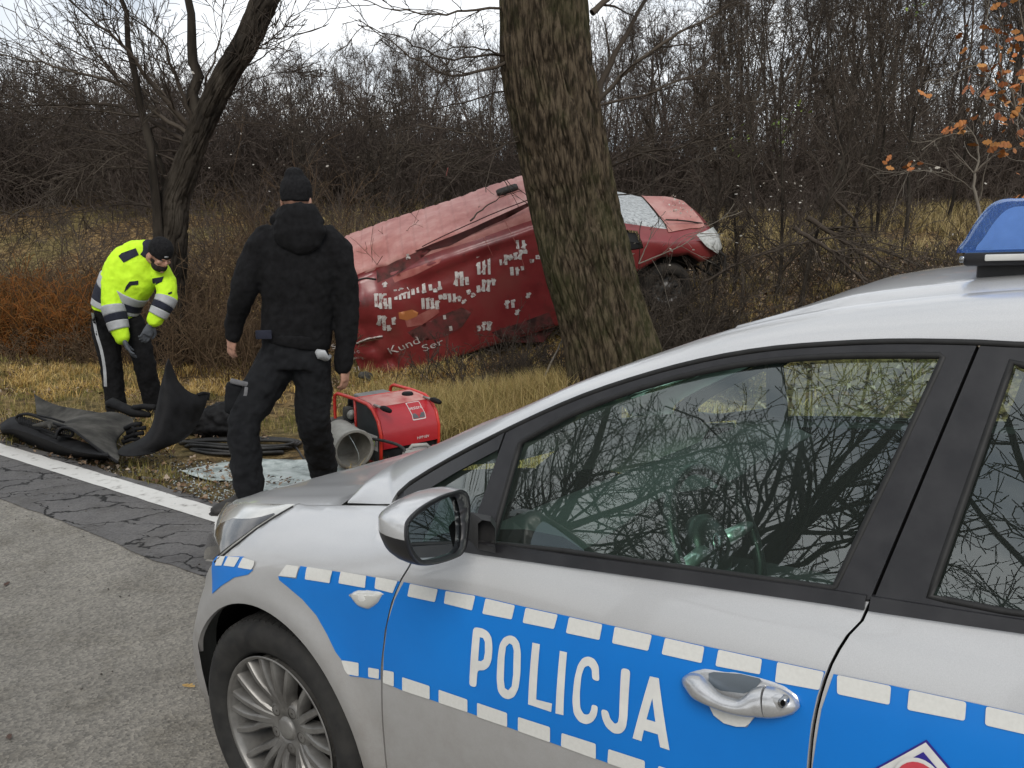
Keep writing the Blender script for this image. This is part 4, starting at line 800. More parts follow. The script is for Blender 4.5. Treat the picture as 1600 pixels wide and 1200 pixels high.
for k in range(26):
    p0 = v2w(4.3 + rr_.uniform(-.3, .5), rr_.uniform(.3, .9), .62 + rr_.uniform(-.1, .1)); p1 = p0 + Vector(v2w(rr_.uniform(-.2, .4), rr_.uniform(-.1, .2), -rr_.uniform(.1, .5))); mid = (p0 + p1) / 2 + Vector((rr_.uniform(-.1, .1),) * 3); mb.tube([p0, mid, p1], rr_.uniform(.006, .022), 5)
tag(mb.build('torn_front_parts', M_vdark, van), kind='stuff')
mb = MB(); mb.box((0, 0, 0), (1, 1, 1), bev=.12); o = obj('engine_block', [v2w(4.30 + a[0] * .6, a[1] * 1.1, .50 + a[2] * .30) for a in mb.V], mb.F, M_vdark, van); recalc(o)
mb = MB(); mb.box((0, 0, 0), (1, 1, 1), bev=.2); o = obj('roof_vent', [v2w(2.35 + a[0] * .30, -.1 + a[1] * .20, 2.0 + a[2] * .05) for a in mb.V], mb.F, M_vdark, van); recalc(o)
# folded, buckled lower tail door seen left of the flank
vline('buckled_edge', zv([(80, 520), (130, 500), (175, 505)]), .012, M_vdark, .01); vline('buckled_edge', zv([(95, 765), (140, 745), (200, 735)]), .012, M_vwhite, .012)

rr2 = np.random.default_rng(12); C = [tuple(Vector(v2w(rr2.normal(4.47, .12), rr2.normal(.1, .25), 1.06)) + VO + Vector((0, 0, .03))) for _ in range(60)]
V, F = leafset(np.array(C), .030, rr2); tag(obj('leaves_on_bonnet', V, F, M_palel, None, False), 'pale leaves and crumbs lying on the van bonnet', 'leaves', kind='stuff')
# ================================================================== PEOPLE
def ring_loft(secs, n=20):
    """secs: (centre, rx, ry, tilt axis-x vector or None) stacked -> closed surface"""
    V = []; F = []; C = [Vector(s_[0]) for s_ in secs]; N = len(secs)
    for i, s_ in enumerate(secs):
        t = (C[min(i + 1, N - 1)] - C[max(i - 1, 0)]).normalized(); x = Vector(s_[3]) if len(s_) > 3 else Vector((1, 0, 0)); x = (x - t * x.dot(t)).normalized(); y = t.cross(x)
        for k in range(n):
            a = 2 * math.pi * k / n; V.append(C[i] + x * (math.cos(a) * s_[1]) + y * (math.sin(a) * s_[2]))
    for i in range(N - 1):
        for k in range(n): F.append((i * n + k, i * n + (k + 1) % n, (i + 1) * n + (k + 1) % n, (i + 1) * n + k))
    F.append(tuple(range(n - 1, -1, -1))); F.append(tuple((N - 1) * n + k for k in range(n))); return V, F
def limb(mb, pts, sub=4):
    """pts: (point, radius) -> smooth tapered tube with rounded ends"""
    P = cr_spline([tuple(p) + (r,) for p, r in pts], sub); mb.tube([tuple(q[:3]) for q in P], [float(q[3]) for q in P], 14)
    for q in (P[0], P[-1]): mb.ell(tuple(q[:3]), (q[3] * .98,) * 3, 12, 8)
def cloth(name, mb, mat, parent, vox=.011, smooth=6, folds=.0, fsize=.08, seed=0, stretch=None, label=None):
    o = mb.build(name, mat, parent); recalc(o)
    m_ = o.modifiers.new('join', 'REMESH'); m_.mode = 'VOXEL'; m_.voxel_size = vox; m_.use_smooth_shade = True
    s_ = o.modifiers.new('soften', 'SMOOTH'); s_.iterations = smooth; s_.factor = .6
    if folds:
        tx = bpy.data.textures.new(name + '_folds', 'CLOUDS'); tx.noise_scale = fsize; tx.noise_depth = 2
        d = o.modifiers.new('folds', 'DISPLACE'); d.texture = tx; d.strength = folds; d.mid_level = .5
        if stretch:
            e = bpy.data.objects.new('fold_space', None); 
        d.texture_coords = 'GLOBAL'
    bpy.context.view_layer.update(); dg = bpy.context.evaluated_depsgraph_get(); me = bpy.data.meshes.new_from_object(o.evaluated_get(dg)); o.modifiers.clear(); o.data = me
    me.polygons.foreach_set('use_smooth', np.ones(len(me.polygons), bool))
    if label: o['label'] = label
    return o
M_skin = nmat('skin', [(.36, .19, .13), (.45, .25, .18)], scale=25, rough=.55, spec=.4, bump=.15, bscale=160, bdist=.001)
M_blackcloth = nmat('black_jersey', [(.005, .005, .0055), (.010, .010, .011)], scale=30, rough=.95, spec=.2, bump=.4, bscale=260, bdist=.002)
M_trouser = nmat('dark_work_trousers', [(.006, .0065, .008), (.011, .0118, .0135)], scale=22, rough=.9, spec=.25, bump=.4, bscale=300, bdist=.0015)
M_beanie = nmat('knitted_black', [(.009, .009, .010), (.017, .017, .018)], scale=60, rough=1, spec=.15, bump=.8, bscale=220, bdist=.003)
M_hivis = nmat('hi_vis_yellow', [(.50, .80, .02), (.58, .90, .03)], scale=12, rough=.75, spec=.3, bump=.3, bscale=180, bdist=.002)
M_navyc = nmat('navy_cloth', [(.010, .012, .022), (.018, .020, .034)], scale=20, rough=.9, bump=.3, bscale=200, bdist=.002)
M_greyb = nmat('reflective_grey', [(.30, .31, .32), (.40, .41, .42)], scale=10, rough=.5, spec=.5, bump=.2, bscale=200, bdist=.001)
M_glove = nmat('grey_work_glove', [(.055, .06, .07), (.10, .11, .125)], scale=30, rough=.8, bump=.3, bscale=200, bdist=.001)
M_hair = nmat('dark_beard', [(.010, .007, .005), (.025, .017, .012)], scale=80, rough=.9, bump=.8, bscale=300, bdist=.003)
M_boot = nmat('work_boot', [(.012, .011, .010), (.030, .027, .024)], scale=20, rough=.6, bump=.3, bscale=90, bdist=.002)
M_sole = nmat('boot_sole', [(.02, .018, .016), (.05, .045, .04)], scale=20, rough=.85)
def V3(p): return Vector(p)
def hand(mb, wrist, dirv, palmn, s=1.0, curl=.5, side=1):
    """palm plus five bent fingers; dirv towards the finger tips, palmn out of the palm"""
    d = Vector(dirv).normalized(); n = Vector(palmn); n = (n - d * n.dot(d)).normalized(); x = d.cross(n) * side; w = Vector(wrist)
    secs = [(w, .027 * s, .019 * s, x), (w + d * .03 * s, .036 * s, .018 * s, x), (w + d * .065 * s, .043 * s, .017 * s, x), (w + d * .095 * s, .041 * s, .014 * s, x)]; mb.add(*ring_loft(secs, 14))
    for k, (off, ln) in enumerate(((.031, .072), (.0105, .082), (-.0105, .077), (-.030, .060))):
        b = w + d * .088 * s + x * off * s; pts = [(tuple(b - d * .02 * s), .0100 * s)]; ang = 0; p = b.copy()
        for j, fr in enumerate((.45, .32, .23)):
            ang += curl * (.55 + .15 * k * .5); dd = (d * math.cos(ang) + n * math.sin(ang)); p = p + dd * ln * fr * s; pts.append((tuple(p), (.0092 - .001 * j) * s))
        limb(mb, [(Vector(a), r) for a, r in pts], 3)
    b = w + d * .025 * s + x * .028 * s; t1 = b + (d * .55 + x * .75 + n * .2).normalized() * .036 * s; t2 = t1 + (d * .85 + x * .25 + n * .35).normalized() * .03 * s; t3 = t2 + (d * .9 + n * .45).normalized() * .022 * s
    limb(mb, [(b, .014 * s), (t1, .012 * s), (t2, .0105 * s), (t3, .0085 * s)], 3)
def head(mb, c, up, face, s=1.0):
    """skull, jaw, nose, ears, neck root"""
    up = Vector(up).normalized(); f = Vector(face); f = (f - up * f.dot(up)).normalized(); x = f.cross(up); R = Matrix((x, f, up)).transposed(); c = Vector(c)
    mb.ell(c + up * .03 * s, (.076 * s, .095 * s, .095 * s), 20, 14, R); mb.ell(c - up * .045 * s + f * .028 * s, (.056 * s, .066 * s, .070 * s), 18, 12, R)
    mb.ell(c + f * .098 * s - up * .022 * s, (.013 * s, .020 * s, .024 * s), 10, 8, R); mb.ell(c + f * .088 * s + up * .012 * s, (.045 * s, .012 * s, .010 * s), 10, 8, R)
    mb.ell(c + f * .087 * s - up * .062 * s, (.024 * s, .010 * s, .009 * s), 10, 8, R); mb.ell(c + f * .080 * s - up * .095 * s, (.022 * s, .016 * s, .016 * s), 10, 8, R)
    for q in (-1, 1): mb.ell(c + x * .078 * s * q - up * .012 * s - f * .005 * s, (.010 * s, .018 * s, .032 * s), 10, 8, R); mb.ell(c + x * .040 * s * q + f * .070 * s - up * .022 * s, (.022 * s, .018 * s, .018 * s), 10, 8, R)
    return x, f, up
def eyes(c, x, f, up, s, parent):
    for q in (-1, 1):
        mb = MB(); mb.ell(Vector(c) + x * .031 * s * q + f * .083 * s - up * .002 * s, (.012 * s, .008 * s, .007 * s), 10, 8, Matrix((x, f, up)).transposed()); mb.build('eye', pmat('eye_white', (.6, .58, .55), .3), parent)
def worldparts(root, o):    # vertices were given in world space; keep them under the thing
    o.parent = root; o.matrix_parent_inverse = Matrix.Translation(-root.location)
# ---------- man in black, seen from behind, mid-stride ------------------
A = lambda px, py, d: at(px, py, d)
man = thing('person', 'person in black hooded jacket and beanie seen from behind, stepping at the road edge', 'person', (0, 0, 0))
DM = 5.05; xr = Vector((1, 0, 0))
hc_ = A(463, 313, DM + .03)
mb = MB(); hx, hf, hu = head(mb, hc_, (.02, .05, 1), (.05, 1, -.05), 1.0)
limb(mb, [(hc_ - Vector((0, .0, .05)), .055), (A(463, 345, DM), .062), (A(465, 365, DM), .075)])
mb.add(*ring_loft([(A(465, 365, DM), .10, .08), (A(467, 395, DM), .18, .10), (A(467, 450, DM), .16, .11), (A(462, 510, DM), .14, .10), (A(460, 545, DM), .16, .11)]))
sl, sr = A(412, 378, DM), A(520, 380, DM); el_, er_ = A(382, 452, DM - .04), A(541, 470, DM + .02); wl_, wr_ = A(364, 518, DM + .04), A(537, 566, DM + .02)
limb(mb, [(sl, .055), (el_, .042), (wl_, .030)]); limb(mb, [(sr, .055), (er_, .042), (wr_, .030)])
hl_, hr_ = A(436, 545, DM), A(488, 548, DM + .02); kl, kr = A(383, 655, DM - .10), A(490, 655, DM + .05); al, ar_ = A(392, 772, DM - .12), A(502, 757, DM + .52)
ar_ = Vector((A(505, 700, DM + .42).x, DM + .42, ter(A(505, 700, DM + .42).x, DM + .42) + .10))
limb(mb, [(hl_, .085), (kl, .058), (al, .045)]); limb(mb, [(hr_, .085), (kr, .058), (ar_, .045)])
hand(mb, wl_ + Vector((0, 0, -.01)), A(358, 560, DM + .06) - wl_, (.5, .6, 0), .95, .35, -1); hand(mb, wr_ + Vector((0, 0, -.02)), A(540, 600, DM + .02) - wr_, (-.8, .3, 0), .95, .55, 1)
cloth('body', mb, M_skin, man, .0062, 2)
# jacket
mb = MB()
mb.add(*ring_loft([(A(463, 330, DM + .02), .085, .085), (A(464, 346, DM), .125, .11), (A(465, 368, DM), .175, .125), (A(467, 390, DM), .225, .145), (A(468, 430, DM), .225, .155), (A(466, 470, DM), .205, .15), (A(464, 505, DM), .200, .15), (A(462, 527, DM), .202, .15)], 28))
limb(mb, [(A(418, 375, DM), .085), (A(402, 398, DM), .088), (el_, .075), (A(370, 495, DM + .02), .060), (A(364, 524, DM + .04), .046)]); limb(mb, [(A(514, 377, DM), .085), (A(530, 402, DM), .086), (er_, .072), (A(541, 520, DM + .02), .062), (A(537, 572, DM + .02), .052)])
jk = cloth('jacket', mb, M_blackcloth, man, .010, 5, .030, .085, 1)
mb = MB(); mb.add(*ring_loft([(A(462, 519, DM), .203, .152), (A(462, 530, DM), .204, .153), (A(461, 537, DM), .196, .146)], 28)); cloth('jacket_hem', mb, M_blackcloth, man, .008, 2)
mb = MB()          # hood hanging at the back of the neck
mb.add(*ring_loft([(A(464, 324, DM - .065), .098, .075), (A(465, 338, DM - .085), .125, .09), (A(468, 365, DM - .12), .145, .07), (A(470, 385, DM - .13), .11, .05), (A(471, 397, DM - .125), .05, .03)], 22)); mb.tube([A(428, 350, DM - .0), A(438, 334, DM - .05), A(464, 325, DM - .09), A(490, 334, DM - .05), A(502, 350, DM - .0)], [.03, .034, .034, .034, .03], 12)
cloth('hood', mb, M_blackcloth, man, .009, 4, .018, .06, 3)
mb = MB(); R_ = Matrix((hx, hf, hu)).transposed(); mb.ell(hc_ + hu * .058, (.086, .104, .095), 22, 14, R_); mb.add(*ring_loft([(hc_ - hu * .008, .081, .096, hx), (hc_ + hu * .02, .085, .100, hx), (hc_ + hu * .05, .088, .104, hx), (hc_ + hu * .10, .080, .094, hx)], 22)); mb.ell(hc_ + hu * .140 - hf * .01 - hx * .005, (.052, .06, .040), 14, 10, R_)
cloth('beanie', mb, M_beanie, man, .007, 3, .008, .03)
mb = MB()          # trousers
mb.add(*ring_loft([(A(461, 522, DM), .178, .135), (A(461, 545, DM), .190, .14), (A(461, 572, DM), .19, .14)], 26))
limb(mb, [(A(436, 560, DM), .118), (A(408, 610, DM - .05), .112), (A(384, 655, DM - .10), .094), (A(383, 700, DM - .12), .090), (A(386, 740, DM - .12), .088), (A(389, 765, DM - .12), .082)]); limb(mb, [(A(487, 562, DM), .115), (A(490, 610, DM + .03), .108), (kr, .098), (kr.lerp(ar_, .45), .090), (kr.lerp(ar_, .95), .085)])
cloth('trousers', mb, M_trouser, man, .010, 4, .034, .075, 2)
mb = MB(); mb.box((0, 0, 0), (.10, .07, .19), bev=.025, R=Matrix.Rotation(.15, 3, 'Y')); pk = cloth('cargo_pocket', MB().add([v + Vector((0, 0, 0)) for v in [Vector(q) + A(366, 622, DM - .09) for q in mb.V]], mb.F), M_trouser, man, .008, 3, .01, .05)
mb = MB(); mb.add([Vector(q) + A(374, 598, DM - .135) for q in MB().box((0, 0, 0), (.105, .020, .030), bev=.01, R=Matrix.Rotation(.25, 3, 'Y')).V], MB().box((0, 0, 0), (1, 1, 1), bev=.01).F); mb.build('pocket_flap', M_greyb if False else nmat('grey_pocket', [(.10, .10, .105), (.16, .16, .165)], scale=30, rough=.8), man)
mb = MB(); mb.add([Vector(q) + A(383, 621, DM - .158) for q in MB().box((0, 0, 0), (.020, .010, .12), bev=.004, R=Matrix.Rotation(.20, 3, 'Y')).V], MB().box((0, 0, 0), (1, 1, 1), bev=.01).F); mb.build('pocket_strip', bpy.data.materials['grey_pocket'], man)
mb = MB(); mb.add(*ring_loft([(A(494, 548, DM - .12), .012, .01), (A(502, 554, DM - .125), .035, .012), (A(510, 561, DM - .11), .03, .012), (A(516, 556, DM - .08), .010, .01)], 10)); mb.build('back_pocket_lining', M_greyb, man)
mb = MB(); mb.add([Vector(q) + A(412, 523, DM - .155) for q in MB().box((0, 0, 0), (.09, .012, .05), bev=.005).V], MB().box((0, 0, 0), (1, 1, 1), bev=.01).F); mb.build('hem_tab', M_navyc, man)
def boot(name, ank, toe, parent, s=1.0, mat=M_boot):
    ank, toe = Vector(ank), Vector(toe); d = (toe - ank); d.z = 0; ln = d.length; d.normalize(); x = Vector((d.y, -d.x, 0)); zg = min(ank.z, toe.z); g = Vector((ank.x, ank.y, toe.z))
    mb = MB(); mb.add(*ring_loft([(ank + Vector((0, 0, .05)), .052 * s, .060 * s, x), (ank, .052 * s, .060 * s, x), (g + Vector((0, 0, .055)) + d * .01, .050 * s, .062 * s, x)], 16))
    mb.add(*ring_loft([(g - d * .065 * s + Vector((0, 0, .042)), .025 * s, .025 * s, x), (g - d * .045 * s + Vector((0, 0, .045)), .042 * s, .045 * s, x), (g + d * .03 * s + Vector((0, 0, .05)), .044 * s, .055 * s, x), (g + d * .10 * s + Vector((0, 0, .038)), .050 * s, .042 * s, x), (g + d * .17 * s + Vector((0, 0, .030)), .050 * s, .032 * s, x), (g + d * .205 * s + Vector((0, 0, .026)), .03 * s, .022 * s, x)], 16))
    bo = cloth('boot', mb, mat, parent, .007, 3)
    mb = MB(); P = [(-.075, 0), (-.06, .036), (0, .040), (.08, .044), (.14, .053), (.19, .045), (.218, .015), (.218, -.015), (.19, -.045), (.14, -.05), (.08, -.042), (0, -.038), (-.06, -.036)]
    lo = [g + d * a * s + x * b * s + Vector((0, 0, -.004)) for a, b in P]; hi_ = [p + Vector((0, 0, .022)) for p in lo]; n = len(P); mb.add(lo + hi_, [tuple(range(n - 1, -1, -1)), tuple(range(n, 2 * n))] + [(i, (i + 1) % n, n + (i + 1) % n, n + i) for i in range(n)]); so_ = mb.build('boot_sole', M_sole, bo); autosmooth(so_, 40); return bo
tl = A(352, 800, DM - .20); zf = ter(tl.x, tl.y) ; alg = Vector((A(388, 780, DM - .12).x, DM - .12, zf + .11)); boot('boot', alg, Vector((tl.x - .02, tl.y - .03, zf + .004)), man, 1.05)
boot('boot', ar_, ar_ + Vector((.05, .16, -.095)), man, 1.05)
# ---------- man in the yellow jacket, bending forward -------------------
DV = 7.55
ves = thing('person', 'person in yellow high-visibility jacket and black beanie, bending over the torn bumper', 'person', (0, 0, 0))
Z_ = lambda x, y, d=0.0: at(x / 2.5, 340 + y / 2.5, DV + d)
fc = Vector((.62, -.45, -.62)); hupv = Vector((.42, -.20, .88))
hcv = Z_(622, 148, -.10)
mb = MB(); vx, vf_, vu = head(mb, hcv, hupv, fc, 1.05)
limb(mb, [(hcv - vu * .04, .06), (Z_(585, 150, .0), .065), (Z_(560, 165, .05), .08)])
mb.add(*ring_loft([(Z_(545, 150, .05), .10, .09), (Z_(520, 200, .05), .18, .11), (Z_(480, 280, .06), .16, .11), (Z_(450, 360, .06), .15, .11), (Z_(455, 400, .06), .15, .11)]))
s1, s2 = Z_(455, 190, -.02), Z_(630, 215, .02); e1, e2 = Z_(440, 330, -.10), Z_(652, 305, -.06); w1, w2 = Z_(482, 478, -.16), Z_(592, 418, -.14)
limb(mb, [(s1, .055), (e1, .042), (w1, .030)]); limb(mb, [(s2, .055), (e2, .042), (w2, .030)])
def gz(px, d): p = at(px, 600, d); return Vector((p.x, d, ter(p.x, d)))
f1 = gz(178, DV - .02); f2 = gz(238, DV + .10); h1, h2 = Z_(405, 395, .04), Z_(515, 395, .06); k1_, k2_ = Z_(432, 560, -.03), Z_(560, 560, .0); a1_, a2_ = f1 + Vector((0, 0, .10)), f2 + Vector((0, 0, .10))
limb(mb, [(h1, .085), (k1_, .058), (a1_, .045)]); limb(mb, [(h2, .085), (k2_, .058), (a2_, .045)])
bd_ = cloth('body', mb, M_skin, ves, .0068, 2)
for q in (-1, 1):
    m2 = MB(); m2.ell(hcv + vx * .031 * 1.05 * q + vf_ * .082 - vu * .004, (.010, .007, .004), 10, 8, Matrix((vx, vf_, vu)).transposed()); m2.build('eye', bpy.data.materials.get('eye_white') or pmat('eye_white', (.5, .48, .45), .3), bd_)
mb = MB(); RV = Matrix((vx, vf_, vu)).transposed(); mb.ell(hcv - vu * .075 + vf_ * .035, (.064, .070, .050), 18, 12, RV); mb.ell(hcv - vu * .060 + vf_ * .075, (.030, .020, .022), 12, 8, RV); mb.ell(hcv - vu * .035 + vf_ * .01, (.080, .045, .035), 12, 8, RV); cloth('beard', mb, M_hair, ves, .006, 2, .008, .015)
mb = MB(); mb.ell(hcv + vu * .060, (.092, .112, .100), 22, 14, RV); mb.add(*ring_loft([(hcv + vu * .012 - vf_ * .006, .090, .106, vx), (hcv + vu * .05, .094, .112, vx), (hcv + vu * .10, .084, .100, vx)], 22)); cloth('beanie', mb, M_beanie, ves, .007, 3, .007, .03)
mb = MB(); mb.box((0, 0, 0), (.035, .004, .012)); mb2 = MB(); mb2.add([RV @ Vector(v) + hcv + vu * .045 + vf_ * .112 + vx * .02 for v in mb.V], mb.F); mb2.build('beanie_mark', M_greyb, ves)
tor = [(Z_(588, 118, .0), .085, .080), (Z_(565, 140, .02), .15, .105), (Z_(535, 180, .03), .225, .145), (Z_(510, 225, .03), .235, .165), (Z_(485, 270, .04), .220, .170), (Z_(465, 310, .05), .205, .165), (Z_(452, 350, .05), .200, .160), (Z_(448, 372, .05), .198, .158)]
ta = Vector((1, -.25, -.10)).normalized(); tor = [t + (ta,) for t in tor]
mb = MB(); mb.add(*ring_loft(tor, 28))
sv1 = [(Z_(465, 170, -.02), .090), (Z_(445, 220, -.04), .092), (e1, .088), (Z_(456, 400, -.13), .078), (Z_(474, 465, -.155), .066)]; sv2 = [(Z_(612, 195, .02), .088), (Z_(642, 240, .0), .088), (e2, .082), (Z_(630, 355, -.11), .072), (Z_(604, 402, -.14), .062)]
limb(mb, sv1); limb(mb, sv2); jv = cloth('hi_vis_jacket', mb, M_hivis, ves, .010, 5, .028, .09)
mb = MB(); mb.add(*ring_loft([(Z_(596, 108, -.02), .074, .070, ta), (Z_(585, 128, .0), .088, .082, ta), (Z_(572, 150, .0), .09, .085, ta)], 20)); cloth('collar', mb, M_navyc, ves, .009, 2)
def segment(pts, a, b, grow_, name, mat, parent, n=22):
    """a sleeve band: part of the limb between fractions a and b, slightly thicker"""
    P = cr_spline([tuple(p) + (r,) for p, r in pts], 12); m_ = len(P) - 1; q = P[int(a * m_):int(b * m_) + 1]; mb = MB(); mb.tube([tuple(v[:3]) for v in q], [float(v[3]) + grow_ for v in q], n); o = mb.build(name, mat, parent); return o
for sv in (sv1, sv2):
    segment(sv, .56, .68, .011, 'reflective_band', M_greyb, jv); segment(sv, .68, .78, .012, 'navy_band', M_navyc, jv); segment(sv, .78, .90, .011, 'reflective_band', M_greyb, jv)
def torseg(a, b, g, name, mat):
    C_ = cr_spline([tuple(t[0]) + (t[1], t[2]) for t in tor], 10); m_ = len(C_) - 1; q = C_[int(a * m_):int(b * m_) + 1]; mb = MB(); mb.add(*ring_loft([(Vector(v[:3]), v[3] + g, v[4] + g, ta) for v in q], 36)); return mb.build(name, mat, jv)
torseg(.56, .66, .010, 'reflective_band', M_greyb); torseg(.66, .82, .012, 'navy_band', M_navyc); torseg(.82, .91, .010, 'reflective_band', M_greyb)
def patch(name, px, mat, d, th=.012):
    P = [Vector(Z_(a, b, d)) for a, b in px]; n = len(P); Q = [p + Vector((0, -th, 0)) for p in P]; return obj(name, P + Q, [tuple(range(n)), tuple(range(2 * n - 1, n - 1, -1))] + [(i, (i + 1) % n, n + (i + 1) % n, n + i) for i in range(n)], mat, jv, False)
def onjacket(name, px, mat, lift=.006):
    """cloth patch laid on the jacket: outline points are dropped on its surface"""
    from mathutils.bvhtree import BVHTree
    me = jv.data; bv = BVHTree.FromPolygons([v.co for v in me.vertices], [tuple(p.vertices) for p in me.polygons]); P2 = [(a / 100, b / 100) for a, b in px]; P, F = tri2d(P2, (), .10); V = []
    for a, b in P:
        d = ray(a * 100 / 2.5, 340 + b * 100 / 2.5).normalized(); h = bv.ray_cast(CAMP, d); V.append((h[0] if h[0] is not None else CAMP + d * (DV - .1)) - d * lift)
    o = obj(name, V, F, mat, jv); o.data.update(); 
    if sum((f.normal.dot(V[0] - CAMP) for f in o.data.polygons)) > 0: o.data.flip_normals()
    return o
onjacket('shoulder_patch', [(462, 150), (475, 138), (530, 119), (542, 145), (482, 176)], M_navyc); onjacket('pocket_flap', [(484, 292), (492, 268), (506, 250), (540, 246), (540, 262), (512, 265), (498, 280)], M_navyc); onjacket('pocket_flap', [(594, 238), (640, 230), (632, 250), (608, 262), (596, 256)], M_navyc); onjacket('sleeve_logo', [(656, 294), (672, 288), (672, 296), (658, 301)], M_navyc)
mb = MB(); mb.add(*ring_loft([(Z_(450, 350, .06), .178, .140, ta), (Z_(452, 385, .06), .190, .15, ta), (Z_(455, 415, .06), .185, .15, ta)], 26))
limb(mb, [(Z_(412, 410, .04), .118), (k1_.lerp(h1, .5), .108), (k1_, .092), (k1_.lerp(a1_, .6), .086), (k1_.lerp(a1_, .97), .084)]); limb(mb, [(Z_(505, 405, .05), .115), (k2_.lerp(h2, .5), .106), (k2_, .092), (k2_.lerp(a2_, .6), .086), (k2_.lerp(a2_, .97), .084)])
tr = cloth('trousers', mb, M_blackcloth, ves, .010, 4, .026, .08)
P = [Z_(362, 372, -.07), Z_(378, 450, -.085), Z_(398, 520, -.09), Z_(408, 590, -.09), Z_(412, 660, -.08)]; mb = MB()
from mathutils.bvhtree import BVHTree
bv = BVHTree.FromPolygons([v.co for v in tr.data.vertices], [tuple(p.vertices) for p in tr.data.polygons]); V = []; F = []
for i, (x_, y_) in enumerate(cr_spline([(362, 372), (376, 450), (396, 520), (408, 590), (412, 660)], 5)):
    for dx in (-6, 6):
        d = ray((x_ + dx) / 2.5, 340 + y_ / 2.5).normalized(); h = bv.ray_cast(CAMP, d); V.append((h[0] if h[0] is not None else CAMP + d * DV) - d * .006)
for i in range(len(V) // 2 - 1): F.append((i * 2, i * 2 + 1, i * 2 + 3, i * 2 + 2))
o = obj('side_stripe', V, F, M_greyb, tr)
mb = MB(); hand(mb, w1 + Vector((0, 0, .012)), Z_(520, 560, -.2) - w1, (.75, .3, .1), 1.12, .30, -1); limb(mb, [(Z_(474, 468, -.155), .036), (w1, .033)]); cloth('glove', mb, M_glove, ves, .0058, 2); mb = MB(); hand(mb, w2 + Vector((0, 0, .005)), Z_(566, 478, -.2) - w2, (-.55, .5, .0), 1.12, .75, 1); limb(mb, [(Z_(602, 405, -.14), .036), (w2, .033)]); cloth('glove', mb, M_glove, ves, .0058, 2)
boot('boot', a1_, a1_ + Vector((.16, -.06, -.10)), ves, 1.08); boot('boot', a2_, a2_ + Vector((.14, -.10, -.10)), ves, 1.08)
# ================================================================== DEBRIS, TOOLS
M_bump = nmat('black_bumper_plastic', [(.007, .007, .0075), (.015, .015, .016)], scale=14, rough=.7, spec=.16, bump=.3, bscale=200, bdist=.001, rvar=.12)
M_dusty = nmat('dusty_black_plastic', [(.018, .018, .017), (.055, .053, .048), (.11, .105, .095)], scale=5, rough=.9, spec=.15, bump=.3, bscale=60, bdist=.003, pos=(.3, .7), detail=9)
def sheet(name, rows, mat, parent, th=.006, sub=3, smooth=True, thdir=None):
    """rows of 3D points (equal length) -> smooth curved sheet with thickness"""
    R = [cr_spline([tuple(p) for p in r], sub) for r in rows]; C = [[R[i][k] for i in range(len(R))] for k in range(len(R[0]))]; C = [cr_spline(c, sub) for c in C]; nu, nv = len(C), len(C[0]); V = [tuple(p) for c in C for p in c]
    F = [(i * nv + k, i * nv + k + 1, (i + 1) * nv + k + 1, (i + 1) * nv + k) for i in range(nu - 1) for k in range(nv - 1)]; o = obj(name, V, F, mat, parent); bm = bmesh.new(); bm.from_mesh(o.data); bm.normal_update()
    r = bmesh.ops.solidify(bm, geom=bm.faces[:], thickness=th); bm.to_mesh(o.data); bm.free(); autosmooth(o, 50); return o
DZ = lambda x, y, d: at(x / 3.077, 540 + y / 3.077, d)
def G(px, py, up=0.0): p = onter(px, py); return Vector((p.x, p.y, p.z + up))
DG = lambda x, y, up=0.0: G(x / 3.077, 540 + y / 3.077, up)
# torn bumper lying upside down, with its mesh grille
bp_ = thing('torn_bumper', 'torn black front bumper with mesh grille lying by the white edge line', 'bumper', (0, 0, 0))
sheet('bumper_skin', [[DZ(0, 378, 6.5), DZ(50, 345, 6.45), DZ(110, 345, 6.4), DZ(230, 405, 6.25), DZ(330, 440, 6.1), DZ(420, 470, 5.95), DZ(520, 510, 5.8)], [DZ(4, 410, 6.3), DZ(50, 400, 6.25), DZ(130, 420, 6.15), DZ(240, 460, 6.0), DZ(340, 500, 5.85), DZ(430, 520, 5.75), DZ(520, 530, 5.65)], [DG(10, 425), DG(60, 440), DG(140, 478), DG(250, 520), DG(350, 540), DG(430, 548), DG(520, 552)]], M_bump, bp_, .008)
sheet('bumper_skin', [[DZ(165, 232, 6.95), DZ(215, 262, 6.95), DZ(290, 290, 6.85), DZ(380, 305, 6.7), DZ(480, 322, 6.6)], [DZ(172, 290, 6.85), DZ(230, 318, 6.8), DZ(300, 330, 6.7), DZ(380, 345, 6.6), DZ(480, 360, 6.5)], [DZ(178, 330, 6.7), DZ(240, 372, 6.6), DZ(310, 385, 6.5), DZ(390, 400, 6.4), DZ(480, 410, 6.3)]], M_dusty, bp_, .007)
# grille: rim and crossing bars
go = [DZ(*p, 6.30 - .0012 * (p[0] - 80)) for p in ((80, 350), (95, 334), (140, 330), (200, 352), (260, 375), (330, 395), (350, 425), (330, 436), (270, 425), (190, 402), (110, 375))]
mb = MB(); mb.tube([tuple(p) for p in cr_spline([tuple(p) for p in go], 5, True)], .010, 8, closed=True); mb.build('grille_rim', M_bump, bp_)
gr = bpy.data.objects.new('grille', None); SC.collection.objects.link(gr); gr.parent = bp_
A0, A1, B0, B1 = DZ(95, 336, 6.30), DZ(338, 398, 6.00), DZ(92, 366, 6.25), DZ(330, 434, 5.97)
for k in range(5):
    t = (k + .5) / 5; mb = MB(); mb.tube([A0.lerp(B0, t), A1.lerp(B1, t)], .0035, 5); mb.build('grille_bar', M_plast if 'M_plast' in globals() else M_bump, gr)
for k in range(26):
    t = (k + .5) / 26; mb = MB(); mb.tube([A0.lerp(A1, t), B0.lerp(B1, min(1, t + .015))], .0032, 5); mb.build('grille_bar', M_bump, gr)
